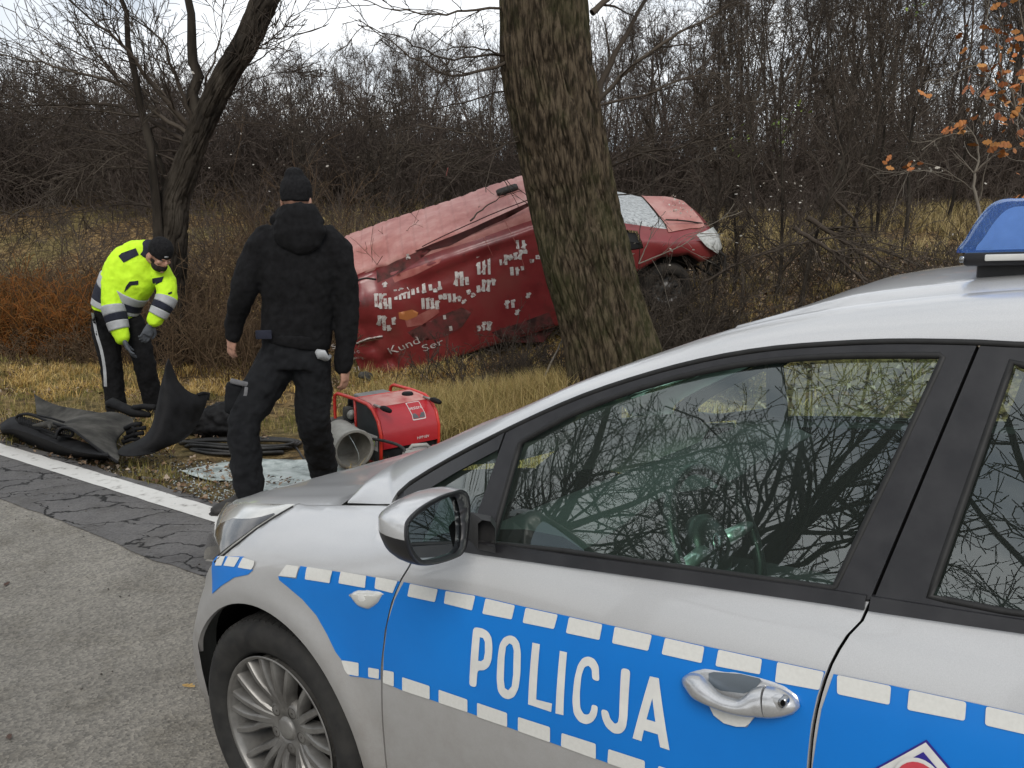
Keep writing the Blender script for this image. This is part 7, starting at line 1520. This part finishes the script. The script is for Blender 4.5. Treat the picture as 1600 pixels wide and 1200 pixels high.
# ---- livery ----------------------------------------------------------
def decal(name, px, parent, mat, lvl=1, r=0.0, step=.03, lab=None, holes=()):
    P = CSP(px)
    if r: P = roundpoly(P, r)
    return panel(name, P, mat, parent, (.0002 + .0016 * lvl), 0, step=step, lab=lab, holes=[CSP(h) for h in holes])
FEN = next(o for o in car.children if o.name.startswith('front_fender'))
decal('blue_band', [(435.6, 900), (464, 904), (470, 884), (522, 892), (574, 899.5), (626, 908.5), (612, 941), (602, 985), (598, 1020), (595.3, 1050), (595.3, 1061.5), (577, 1060), (548, 1056), (540, 1046), (534, 1030), (525, 1018), (512, 991), (495, 961), (473, 936), (449.5, 916), (437, 906)], FEN, M_blue)
decal('blue_band', [(331.7, 878), (338, 867.5), (381, 869), (396, 890.5), (388, 897.5), (367, 902), (347, 915), (333, 928)], FEN, M_blue, step=.02)
for q in ([(449, 881.5), (469, 884.5), (464, 902), (436.5, 899)], [(481, 885), (521, 891), (516.6, 910.5), (478, 904.5)], [(534, 892), (574, 899), (572, 918), (530.5, 910.5)], [(589, 900.5), (623, 907), (615, 926), (587, 919)],
          [(535, 1031), (562, 1035), (562, 1056), (545, 1053), (540, 1046)], [(577, 1042), (594, 1045), (593.5, 1060), (577, 1057)], [(341, 868), (353, 868), (347.5, 883), (337, 883)], [(357.5, 868.5), (376, 870), (367.5, 885), (350.5, 883)], [(381, 870), (399, 876), (398, 883), (394, 889.5), (373, 886)]):
    decal('reflective_block', q, FEN, M_refl, 2, .003, .02)
decal('blue_band', [(631.5, 909), (685, 919.6), (744, 930), (806, 944.5), (873, 959), (942.6, 974), (1020, 991), (1102, 1009), (1192, 1028), (1290, 1048.5), (1277, 1088), (1268, 1130), (1262, 1185), (1259, 1230), (1252, 1296), (1180, 1272), (1110, 1248), (1030, 1219), (950.5, 1191.5), (878, 1165.5), (794, 1135.5), (732, 1112.5), (673, 1092.5), (630, 1078.5), (599.6, 1066), (600.5, 1020), (606, 975), (617, 938)], front_door, M_blue)
TOPB = [[(642, 911), (685.6, 919.8), (681, 940), (638, 931)], [(697.7, 922.4), (744, 930.2), (739, 953), (695, 942)], [(760, 934), (806, 945), (801, 967), (755, 958)], [(822.6, 948.5), (873, 959.5), (867, 982), (818, 972)], [(890.5, 963), (942.6, 974.5), (938, 999), (885.6, 988)], [(961.7, 978), (1020, 991.2), (1014, 1016), (957.6, 1003.8)], [(1040.5, 995.5), (1102, 1009.5), (1097.5, 1035), (1035, 1021)], [(1123.7, 1013.5), (1192, 1028.5), (1188.6, 1052.6), (1119, 1039.4)], [(1215.6, 1033), (1289, 1048.5), (1281, 1077), (1212, 1064.5)]]
BOTB = [[(600.5, 1046), (617, 1049), (617, 1072), (600, 1066)], [(630, 1057), (673, 1071), (673, 1092), (630, 1078)], [(687, 1076.5), (732, 1092), (732, 1112), (687, 1097)], [(747, 1097), (794, 1113), (794, 1135), (747, 1119)], [(811, 1119), (861, 1135), (861, 1159), (810.6, 1141)], [(879, 1144), (932.5, 1161), (932.5, 1185), (878, 1165)], [(952, 1169), (1009, 1187.5), (1009, 1211), (950.5, 1191)], [(1030, 1195), (1090, 1215), (1090, 1238), (1029, 1218)], [(1112, 1222), (1175, 1244), (1175, 1269), (1111, 1247)]]
for q in TOPB + BOTB: decal('reflective_block', q, front_door, M_refl, 2, .0035, .03)
decal('blue_band', [(1303, 1052.5), (1394, 1070.5), (1511, 1095.5), (1640, 1124), (1780, 1156), (1780, 1420), (1600, 1372), (1400, 1316), (1260, 1272), (1272, 1185), (1284, 1108)], rear_door, M_blue)
for q in ([(1309, 1053), (1393.5, 1070.5), (1391, 1100), (1309, 1083)], [(1421.5, 1076), (1511, 1095.5), (1508.5, 1125), (1418.5, 1107.5)], [(1541.5, 1102), (1640, 1124), (1638, 1154), (1540, 1131.5)], [(1675, 1132), (1780, 1156), (1778, 1187), (1673, 1163)]):
    decal('reflective_block', q, rear_door, M_refl, 2, .004, .03)
LZ = lambda pts: [(700 + a / 2.6667, 850 + b / 2.6667) for a, b in pts]
LET = {'P': ([(110, 343), (148, 349), (172, 363), (186, 388), (190, 430), (186, 480), (176, 508), (155, 524), (128, 523), (122, 595), (93, 588)], [(137, 386), (150, 389), (158, 405), (158, 450), (153, 478), (142, 486), (130, 484)]),
 'O': ([(262, 377), (285, 385), (301, 408), (308, 450), (306, 540), (298, 600), (280, 635), (254, 645), (230, 636), (212, 610), (207, 560), (211, 470), (219, 415), (236, 387)], [(260, 411), (272, 418), (278, 440), (276, 540), (270, 590), (255, 607), (241, 597), (237, 565), (240, 470), (246, 425)]),
 'L': ([(356, 408), (387, 415), (372, 645), (438, 662), (434, 697), (338, 665)], None), 'I': ([(470, 442), (500, 449), (485, 710), (452, 703)], None),
 'C': ([(588, 465), (614, 475), (632, 505), (635, 570), (605, 562), (603, 520), (590, 503), (572, 510), (560, 545), (553, 620), (555, 680), (570, 707), (590, 708), (600, 690), (603, 665), (629, 672), (625, 710), (608, 738), (580, 749), (550, 738), (528, 705), (522, 650), (530, 560), (545, 500), (565, 472)], None),
 'J': ([(726, 512), (764, 521), (752, 720), (745, 765), (725, 787), (695, 787), (662, 760), (645, 720), (642, 685), (670, 690), (680, 725), (700, 747), (712, 740), (717, 715)], None),
 'A': ([(845, 548), (882, 556), (927, 856), (888, 843), (878, 790), (820, 772), (810, 818), (773, 806)], [(855, 640), (868, 738), (831, 727)])}
M_letter = nmat('white_vinyl', [(.56, .56, .54), (.64, .64, .61)], scale=20, rough=.5)
for ch, (o_, h_) in LET.items(): decal('letter', LZ(o_), front_door, M_letter, 2, .009 if ch in 'OCJP' else 0, .02, holes=[LZ(h_)] if h_ else ())
# diamond badge on the rear door
M_navy = pmat('navy_vinyl', (.025, .015, .20), .4); M_redv = pmat('red_vinyl', (.50, .05, .07), .4)
T_, L_, R_ = (1448, 1157), (1338, 1217), (1523, 1245)
dq = lambda k: [tuple(np.array([(T_[0] + L_[0] + R_[0] + L_[0] + R_[0] - T_[0]) / 4, (T_[1] + L_[1] + R_[1] + L_[1] + R_[1] - T_[1]) / 4]) + k * (np.array(p) - np.array([(L_[0] + R_[0]) / 2, (L_[1] + R_[1]) / 2]))) for p in (T_, R_, (L_[0] + R_[0] - T_[0], L_[1] + R_[1] - T_[1]), L_)]
decal('badge_edge', dq(1.04), rear_door, M_navy, 2); decal('badge_border', dq(.99), rear_door, M_letter, 3); decal('badge_field', dq(.80), rear_door, M_navy, 4)
cq = lambda r, n=28: [(1437 + r * 1.0 * math.cos(a) + 0 * math.sin(a), 1231 + r * 1.15 * math.sin(a) + .22 * r * math.cos(a)) for a in [2 * math.pi * k / n for k in range(n)]]
decal('badge_disc', cq(44), rear_door, M_letter, 5, step=.05); decal('badge_ring', cq(39), rear_door, M_redv, 6, step=.05); decal('badge_disc', cq(31), rear_door, M_letter, 7, step=.05)
# ---- pillow-shaped fittings -----------------------------------------
def pdist(x, y, P):
    d = 9; n = len(P)
    for i in range(n):
        ax, ay = P[i]; bx, by = P[(i + 1) % n]; dx, dy = bx - ax, by - ay; t = max(0, min(1, ((x - ax) * dx + (y - ay) * dy) / (dx * dx + dy * dy + 1e-12)))
        d = min(d, math.hypot(x - ax - t * dx, y - ay - t * dy))
    return d
def pillow(name, px, mat, parent, base, h, R, step=.008, holes=(), thick=.01, up=0.0):
    P = CSP(px, up); H = [CSP(q) for q in holes]
    def off(a, b):
        d = min([pdist(a, b, P)] + [pdist(a, b, q) for q in H]); t = min(1, d / R); return base + h * math.sqrt(max(0, 1 - (1 - t) ** 2))
    o = panel(name, P, mat, parent, off, thick, holes=H, step=step)
    bm = bmesh.new(); bm.from_mesh(o.data); lock = {v.index for v in bm.verts if any(len(e.link_faces) < 2 or not e.smooth for e in v.link_edges)}
    vs_ = [v for v in bm.verts if v.index not in lock]
    for _ in range(5): bmesh.ops.smooth_vert(bm, verts=vs_, factor=.5, use_axis_x=True, use_axis_y=True, use_axis_z=True)
    bm.to_mesh(o.data); bm.free(); return o
HZ = lambda pts: [(1020 + a / 5.714, 1010 + b / 5.714) for a, b in pts]
M_satin = nmat('satin_silver', [(.50, .505, .51), (.56, .565, .57)], scale=300, rough=.28, metal=.7, coat=.5)
M_cup = pmat('door_cup', (.16, .19, .22), .35, .6)
pillow('handle_plate', HZ([(248, 290), (270, 230), (330, 195), (430, 170), (570, 178), (750, 203), (950, 238), (1100, 288), (1230, 350), (1312, 420), (1347, 500), (1322, 572), (1240, 622), (1100, 637), (950, 622), (905, 690), (850, 727), (760, 727), (640, 692), (540, 612), (487, 500), (400, 448), (300, 370)]), M_satin, front_door, .001, .006, .006)
pillow('handle_cup', HZ([(515, 225), (560, 212), (800, 230), (970, 270), (985, 290), (920, 372), (830, 404), (620, 379), (515, 322)]), M_cup, front_door, .0076, .001, .01, thick=0)
pillow('handle_cup', HZ([(520, 520), (600, 500), (760, 560), (930, 600), (880, 670), (840, 700), (760, 700), (650, 670), (560, 600)]), M_refl, front_door, .0074, .001, .01, thick=0)
def bar(name, secs, mat, parent, n=18, seg=6):
    """handle bar: (px, py, half width in picture units, lift, height) rows -> smooth raised loft on the door skin"""
    S = []
    for (x, y, hw, base, h) in secs:
        (px, py), (qx, qy) = HZ([(x, y), (x + 18, y - hw * 0 + hw)]); c_ = cs(px, py); e = cs(*HZ([(x + hw * -.24, y + hw)])[0]); S.append((c_[0], c_[1], math.hypot(e[0] - c_[0], e[1] - c_[1]), base, h))
    S = cr_spline(S, seg); rings = []
    for i, q in enumerate(S):
        a_ = S[max(0, i - 1)]; b_ = S[min(len(S) - 1, i + 1)]; d = np.array([b_[0] - a_[0], b_[1] - a_[1]]); d /= np.linalg.norm(d) + 1e-9; nn = np.array([-d[1], d[0]]); r = []
        for k in range(n):
            an = 2 * math.pi * k / n; l_ = q[2] * math.copysign(abs(math.cos(an)) ** .8, math.cos(an)); h_ = q[3] + q[4] * (math.copysign(abs(math.sin(an)) ** .8, math.sin(an)) if math.sin(an) > 0 else .55 * math.sin(an)); r.append(surf(q[0] + nn[0] * l_, q[1] + nn[1] * l_, h_))
        rings.append(r)
    V, F = ringloft_(rings); o = obj(name, wl(V), F, mat, parent); recalc(o); autosmooth(o, 70); return o
def ringloft_(rings):
    n = len(rings[0]); V = [tuple(v) for r in rings for v in r]; F = [(i * n + k, i * n + (k + 1) % n, (i + 1) * n + (k + 1) % n, (i + 1) * n + k) for i in range(len(rings) - 1) for k in range(n)]
    F.append(tuple(range(n))); F.append(tuple((len(rings) - 1) * n + k for k in range(n - 1, -1, -1))); return V, F
bar('door_handle', [(282, 292, 14, .006, .004), (310, 292, 46, .008, .010), (370, 300, 76, .010, .018), (440, 326, 92, .013, .023), (520, 370, 78, .018, .022), (620, 420, 60, .024, .017), (720, 455, 56, .026, .016), (820, 480, 60, .025, .016), (900, 478, 84, .020, .020), (960, 465, 112, .015, .023), (1010, 462, 122, .013, .024), (1040, 462, 126, .012, .024)], M_satin, front_door)
bar('lock_cover', [(1052, 464, 127, .012, .024), (1110, 470, 122, .012, .023), (1180, 482, 108, .011, .021), (1250, 498, 80, .010, .017), (1300, 512, 46, .009, .011), (1326, 518, 12, .007, .004)], M_satin, front_door)
ck = lambda cx, cy, rx, ry, n=16: [(cx + rx * math.cos(2 * math.pi * k / n), cy + ry * math.sin(2 * math.pi * k / n)) for k in range(n)]
M_chrome = pmat('dull_chrome', (.35, .36, .37), .25, 1)
pillow('key_dish', HZ(ck(1110, 510, 88, 72)), M_satin, front_door, .031, .0025, .01, .005, thick=.004, up=.032)
pillow('lock_cylinder', HZ(ck(1160, 500, 44, 52)), M_chrome, front_door, .0345, .002, .004, .004, thick=.01, up=.034)
pillow('keyhole', HZ(ck(1163, 502, 22, 30)), M_void, front_door, .0372, .0002, .004, .004, thick=0, up=.036)
pillow('side_indicator', [(546, 930), (551, 923), (560, 920), (580, 920), (598, 923), (601, 928), (592, 944), (577, 954), (561, 949)], M_lens, FEN, .002, .009, .012, .006)
pillow('indicator_lens', [(556, 932), (566, 926), (588, 929), (580, 941), (568, 943)], M_letter, FEN, .0095, .002, .006, .005, thick=.003)
# ---- door mirror -----------------------------------------------------
mc, mn = np.array([.66, 1.0, .0]), np.array([.955, -.27, .10]); mn /= np.linalg.norm(mn)
a_, d_ = cray(683, 824); t_ = (1.02 - a_[1]) / d_[1]; mc = a_ + d_ * t_
def onpl(px, py, sh=0.0):
    a, d = cray(px, py); t = np.dot(mc + mn * sh - a, mn) / np.dot(d, mn); return a + d * t
MZ = lambda pts: [(580 + a / 7.273, 740 + b / 7.273) for a, b in pts]
rim = cr_spline(MZ([(372, 640), (388, 545), (470, 445), (600, 345), (780, 250), (940, 198), (1035, 185), (1095, 250), (1113, 400), (1100, 600), (1078, 800), (1040, 900), (960, 960), (750, 1030), (560, 1045), (470, 985), (410, 880), (378, 760)]), 3, True)
gl_ = cr_spline(MZ([(430, 610), (470, 530), (600, 420), (800, 300), (925, 258), (965, 290), (1000, 400), (1020, 600), (1012, 790), (970, 885), (900, 917), (740, 965), (620, 985), (560, 968), (485, 870), (437, 740)]), 3, True)
R3 = np.array([onpl(*p) for p in rim]); ce = R3.mean(0); bdir = np.array([-1, .0, .02])
def ringloft(rings, capend=True):
    n = len(rings[0]); V = [tuple(v) for r in rings for v in r]; F = []
    for i in range(len(rings) - 1):
        for k in range(n): F.append((i * n + k, i * n + (k + 1) % n, (i + 1) * n + (k + 1) % n, (i + 1) * n + k))
    if capend: F.append(tuple((len(rings) - 1) * n + k for k in range(n)))
    return V, F
G3 = np.array([onpl(*p, -.006) for p in gl_]); G3b = np.array([onpl(*p, .0) for p in gl_])
SM = bpy.data.objects.new('side_mirror', None); SC.collection.objects.link(SM); SM.parent = car
zsp = w2c(Vector((0, 0, 0)))[2]
shell_rings = [R3 * (1 - k) + ce * k + bdir * d for k, d in ((.0, .0), (-.008, .006), (-.015, .022), (.01, .045), (.08, .066), (.22, .084), (.45, .097), (.75, .104))]
V, F = ringloft(shell_rings)
zc_ = float(onpl(600, 843)[2]) - .024; 
up, lo = [], []
for f in F: (up if np.mean([V[i][2] for i in f]) > zc_ + .006 * 0 else lo).append(f)
o = obj('mirror_shell', wl(V), up, M_silver, SM); recalc(o)
o = obj('mirror_lower_shell', wl(V), lo, M_black, SM); recalc(o)
n = len(R3); V, F = ringloft([R3, R3 * .985 + ce * .015 + mn * .004, R3 * .90 + ce * .10 + mn * .003, G3b * 1.0 , G3], False) if len(R3) == len(G3) else (None, None)
if V is None:
    idx = [int(np.argmin(np.linalg.norm(G3b - p, axis=1))) for p in R3]; V, F = ringloft([R3, R3 * .985 + ce * .015 + mn * .004, R3 * .93 + ce * .07 + mn * .003, G3b[idx], G3[idx]], False)
o = obj('mirror_rim', wl(V), F, M_black, SM); recalc(o)
M_mirror = nmat('mirror_glass', [(.55, .60, .62), (.62, .67, .69)], scale=3, rough=.015, metal=1)
o = obj('mirror_glass', wl([tuple(v) for v in G3]), [tuple(range(len(G3)))], M_mirror, SM, False)
if (o.data.polygons[0].normal.dot(Vector(c2w(*mn)) - CO)) < 0: o.data.flip_normals()
# arm between housing and door
pa = [onpl(*p, -.03) for p in MZ([(1080, 470), (1085, 840)])]
rws = []
for k in np.linspace(0, 1, 6):
    X = ce[0] - .015 - .03 * k; Y = float(pa[0][1]) + .01 - k * (float(pa[0][1]) - .825); zt_ = float(pa[0][2]) * 1 - .0 * k + .004 * k; zb = float(pa[1][2]) + .012 * k
    w = .022 + .016 * k; rws.append([(X - w, Y, zb), (X - w, Y, zt_ - .01), (X - w + .012, Y, zt_), (X + w - .012, Y, zt_), (X + w, Y, zt_ - .012), (X + w, Y, zb)])
V, F = ringloft(rws); o = obj('mirror_arm', wl(V), F, M_plast, SM); recalc(o); autosmooth(o, 50)
# ---- light bar -------------------------------------------------------
def ppt(px, py, Y): p = cpt(px, py, Y); return (p[0], p[2])
BZ = lambda pts: [(1440 + a / 7.056, 290 + b / 7.056) for a, b in pts]
YE = .47; M_white_in = nmat('inner_white', [(.55, .57, .60), (.70, .72, .75)], scale=20, rough=.3, metal=.3)
dome = [ppt(*p, YE) for p in BZ([(350, 745), (362, 690), (450, 580), (560, 400), (660, 270), (740, 195), (830, 150), (950, 132), (1129, 128)])]
xe, ztp = dome[-1]; xb, zb = dome[0]; LX = .36
prof = dome[:] + [(xe + (LX + xb - xe) * .55, ztp + .001), (xb + LX - .09, ztp - .012), (xb + LX - .05, ztp - .03), (xb + LX - .01, ztp - .075), (xb + LX, zb)]
LB = bpy.data.objects.new('light_bar', None); SC.collection.objects.link(LB); LB.parent = car
M_bdome = glassmat('blue_lens', (.52, .70, 1.0), 1.9, 0.03); _fn = M_bdome.node_tree; _df = _n(_fn, 'ShaderNodeBsdfDiffuse'); _df.inputs['Color'].default_value = (.08, .26, .80, 1); _ms = _n(_fn, 'ShaderNodeMixShader'); _ms.inputs[0].default_value = .22; _ou = next(x for x in _fn.nodes if x.type == 'OUTPUT_MATERIAL'); _src = _ou.inputs[0].links[0].from_socket; _fn.links.new(_src, _ms.inputs[1]); _fn.links.new(_df.outputs[0], _ms.inputs[2]); _fn.links.new(_ms.outputs[0], _ou.inputs[0])
pr = SP(prof, 3); cxm = xb + LX / 2
rings = []
for Y, k in ((YE, .93), (YE - .012, .985), (YE - .03, 1), (.28, 1), (.0, 1), (-.28, 1), (-YE + .03, 1), (-YE + .012, .985), (-YE, .93)):
    rings.append([(cxm + (x - cxm) * k, Y, zb + (z - zb) * k) for x, z in pr])
V = [v for r in rings for v in r]; n = len(pr); F = [(i * n + k, i * n + k + 1, (i + 1) * n + k + 1, (i + 1) * n + k) for i in range(len(rings) - 1) for k in range(n - 1)]
F.append(tuple(range(n))); F.append(tuple((len(rings) - 1) * n + k for k in range(n - 1, -1, -1)))
o = obj('blue_dome', wl(V), F, M_bdome, LB); recalc(o); autosmooth(o, 50)
def cbox(name, c, size, mat, parent, bev=.004):
    mb = MB(); mb.box((0, 0, 0), size, bev=bev)
    o = obj(name, wl([(c[0] + v[0], c[1] + v[1], c[2] + v[2]) for v in mb.V]), mb.F, mat, parent); recalc(o); autosmooth(o, 40); return o
zbase = ppt(*BZ([(470, 872)])[0], YE)[1]
cbox('bar_base', (cxm + .006, 0, (zb + zbase) / 2 - .001), (LX - .02, 2 * YE + .004, zb - zbase + .004), M_black, LB, .006)
x0s = ppt(*BZ([(700, 820)])[0], YE)[0]
cbox('reflector_strip', ((x0s + xb + LX - .05) / 2, YE - .0, (zb + zbase) / 2 + .001), (xb + LX - .05 - x0s, .014, .011), M_letter, LB, .002)
cbox('end_bolt', (ppt(*BZ([(450, 815)])[0], YE)[0], YE + .002, ppt(*BZ([(450, 815)])[0], YE)[1]), (.009, .012, .011), M_chrome, LB, .003)
xf0 = ppt(*BZ([(600, 960)])[0], YE - .03)[0]
zroof = C1Z(1.6)
cbox('mounting_foot', ((xf0 + xb + LX - .06) / 2, YE - .07, (zbase + zroof) / 2 - .004), (xb + LX - .06 - xf0, .09, zbase - zroof + .03), M_plast, LB, .01)
cbox('mounting_foot', ((xf0 + xb + LX - .06) / 2, -YE + .07, (zbase + zroof) / 2 - .004), (xb + LX - .06 - xf0, .09, zbase - zroof + .03), M_plast, LB, .01)

rings = [[(cxm + (x - cxm) * .84, Y, zb + .004 + (z - zb) * .80) for x, z in pr] for Y in (YE - .035, .2, -.2, -YE + .035)]; n = len(pr); V = [v for r in rings for v in r]; F = [(i * n + k, i * n + k + 1, (i + 1) * n + k + 1, (i + 1) * n + k) for i in range(3) for k in range(n - 1)] + [tuple(range(n)), tuple(3 * n + k for k in range(n - 1, -1, -1))]
o = obj('inner_reflector', wl(V), F, M_white_in, LB); recalc(o); autosmooth(o, 40)
for k in range(6):                                       # lamp reflectors inside the dome
    mb = MB(); mb.lathe([(.03, 0), (.028, .012), (.012, .03), (0, .032)], 20, c=(0, 0, 0)); Yk = YE - .07 - k * .16
    o = obj('lamp_reflector', wl([(cxm + .03 + v[0], Yk - v[1], zb + .034 + v[2]) for v in mb.V]), mb.F, M_chrome, LB); recalc(o)
# ---- inside ----------------------------------------------------------
M_int = nmat('cabin_plastic', [(.012, .013, .013), (.022, .023, .023)], scale=20, rough=.6, bump=.2, bscale=300, bdist=.001)
M_liner = nmat('headliner', [(.30, .31, .30), (.36, .37, .36)], scale=60, rough=.95)
M_seat = nmat('seat_cloth', [(.016, .018, .019), (.035, .037, .038)], scale=80, rough=.9, bump=.3, bscale=300, bdist=.001)
rows = []
for x in np.linspace(XR0 + .02, 3.05, 12): rows.append([(x, (C1Y(x) - .012) * t, C1Z(x) - .03 + .010 * (1 - t * t)) for t in np.linspace(-1, 1, 9)])
skin('headliner', rows, M_liner, car)
cbox('cabin_floor', (1.65, 0, .26), (2.4, 1.60, .04), M_int, car, 0)
cbox('centre_console', (1.0, 0, .55), (.75, .24, .32), M_int, car, .03)
rows = []                                                # dashboard
for Y in np.linspace(-.70, .70, 25):
    hump = .035 * math.exp(-((Y - .36) / .17) ** 2); r = [(.52, Y, .90 + .0), (.60, Y, .955), (.72, Y, .975 + hump * .6), (.82, Y, .975 + hump), (.87, Y, .955 + hump), (.88, Y, .90), (.85, Y, .78), (.80, Y, .60), (.78, Y, .35)]; rows.append(r)
skin('dashboard', rows, M_int, car, deg=60)
cbox('centre_screen', (.885, 0, .90), (.02, .22, .12), M_black, car, .004)
# steering wheel
swc = np.array([1.02, .37, .90]); ax = np.array([.90, 0, .42]); ax /= np.linalg.norm(ax); u_ = np.array([0, 1, 0]); v_ = np.cross(ax, u_)
sw = bpy.data.objects.new('steering_wheel', None); SC.collection.objects.link(sw); sw.parent = car
mb = MB(); mb.tube([tuple(swc + .185 * (u_ * math.cos(a) + v_ * math.sin(a))) for a in np.linspace(0, 2 * math.pi, 49)[:-1]], .0145, 10, closed=True); o = obj('wheel_ring', wl(mb.V), mb.F, M_black, sw); recalc(o)
mb = MB(); mb.tube([tuple(swc - ax * .035), tuple(swc - ax * .01), tuple(swc + ax * .004)], [.08, .078, .055], 24); o = obj('wheel_hub', wl(mb.V), mb.F, M_black, sw); recalc(o)
mb = MB(); mb.tube([tuple(swc + ax * .004), tuple(swc + ax * .008)], [.028, .026], 24); o = obj('wheel_badge', wl(mb.V), mb.F, M_chrome, sw); recalc(o)
for a in (.0, math.pi, -math.pi / 2 if v_[2] > 0 else math.pi / 2):
    mb = MB(); mb.tube([tuple(swc - ax * .01 + .06 * (u_ * math.cos(a) + v_ * math.sin(a))), tuple(swc + .18 * (u_ * math.cos(a) + v_ * math.sin(a)))], [.020, .014], 10); o = obj('wheel_spoke', wl(mb.V), mb.F, M_satin if a in (0, math.pi) else M_black, sw); recalc(o)
def seat(Y, X0, w=.5):
    s_ = bpy.data.objects.new('seat', None); SC.collection.objects.link(s_); s_.parent = car
    cbox('seat_cushion', (X0, Y, .48), (.52, w, .16), M_seat, s_, .06)
    rows = []
    for k in np.linspace(0, 1, 9):
        z = .50 + .62 * k; xx = X0 + .24 + .22 * k; ww = w * (.5 - .10 * k); rows.append([(xx - .06 + .02 * k, Y - ww, z), (xx - .07, Y - ww * .7, z), (xx - .03, Y, z), (xx - .07, Y + ww * .7, z), (xx - .06 + .02 * k, Y + ww, z), (xx + .04, Y + ww * .95, z), (xx + .06, Y, z), (xx + .04, Y - ww * .95, z)])
    V, F = ringloft(rows); o = obj('seat_back', wl(V), F, M_seat, s_); recalc(o)
    cbox('headrest', (X0 + .50, Y, 1.21), (.09, w * .5, .17), M_seat, s_, .035)
    for dy in (-.06, .06): cbox('headrest_post', (X0 + .49, Y + dy, 1.11), (.012, .012, .08), M_chrome, s_, .003)
seat(.37, 1.45); seat(-.37, 1.45); seat(.35, 2.35, .62); seat(-.35, 2.35, .62)
cbox('interior_mirror', (XR0 - .10, 0, C1Z(XR0) - .075), (.03, .24, .06), M_black, car, .012)
# right-hand side of the car: mirrored copies of the left-hand panels
_mm = Matrix.Identity(4); o_ = COUT; 
for i in range(3):
    for j in range(3): _mm[i][j] -= 2 * o_[i] * o_[j]
_pm = {}
for o in MIRR:
    me = o.data.copy()
    for v in me.vertices: X_, Y_, Z_2 = w2c(v.co + CO); v.co = c2w(X_, -Y_, Z_2) - CO
    me.update(); me.flip_normals(); c = link(o.name.split('.')[0], me, None, _pm.get(o.parent.name, car) if o.parent != car else car); _pm[o.name] = c
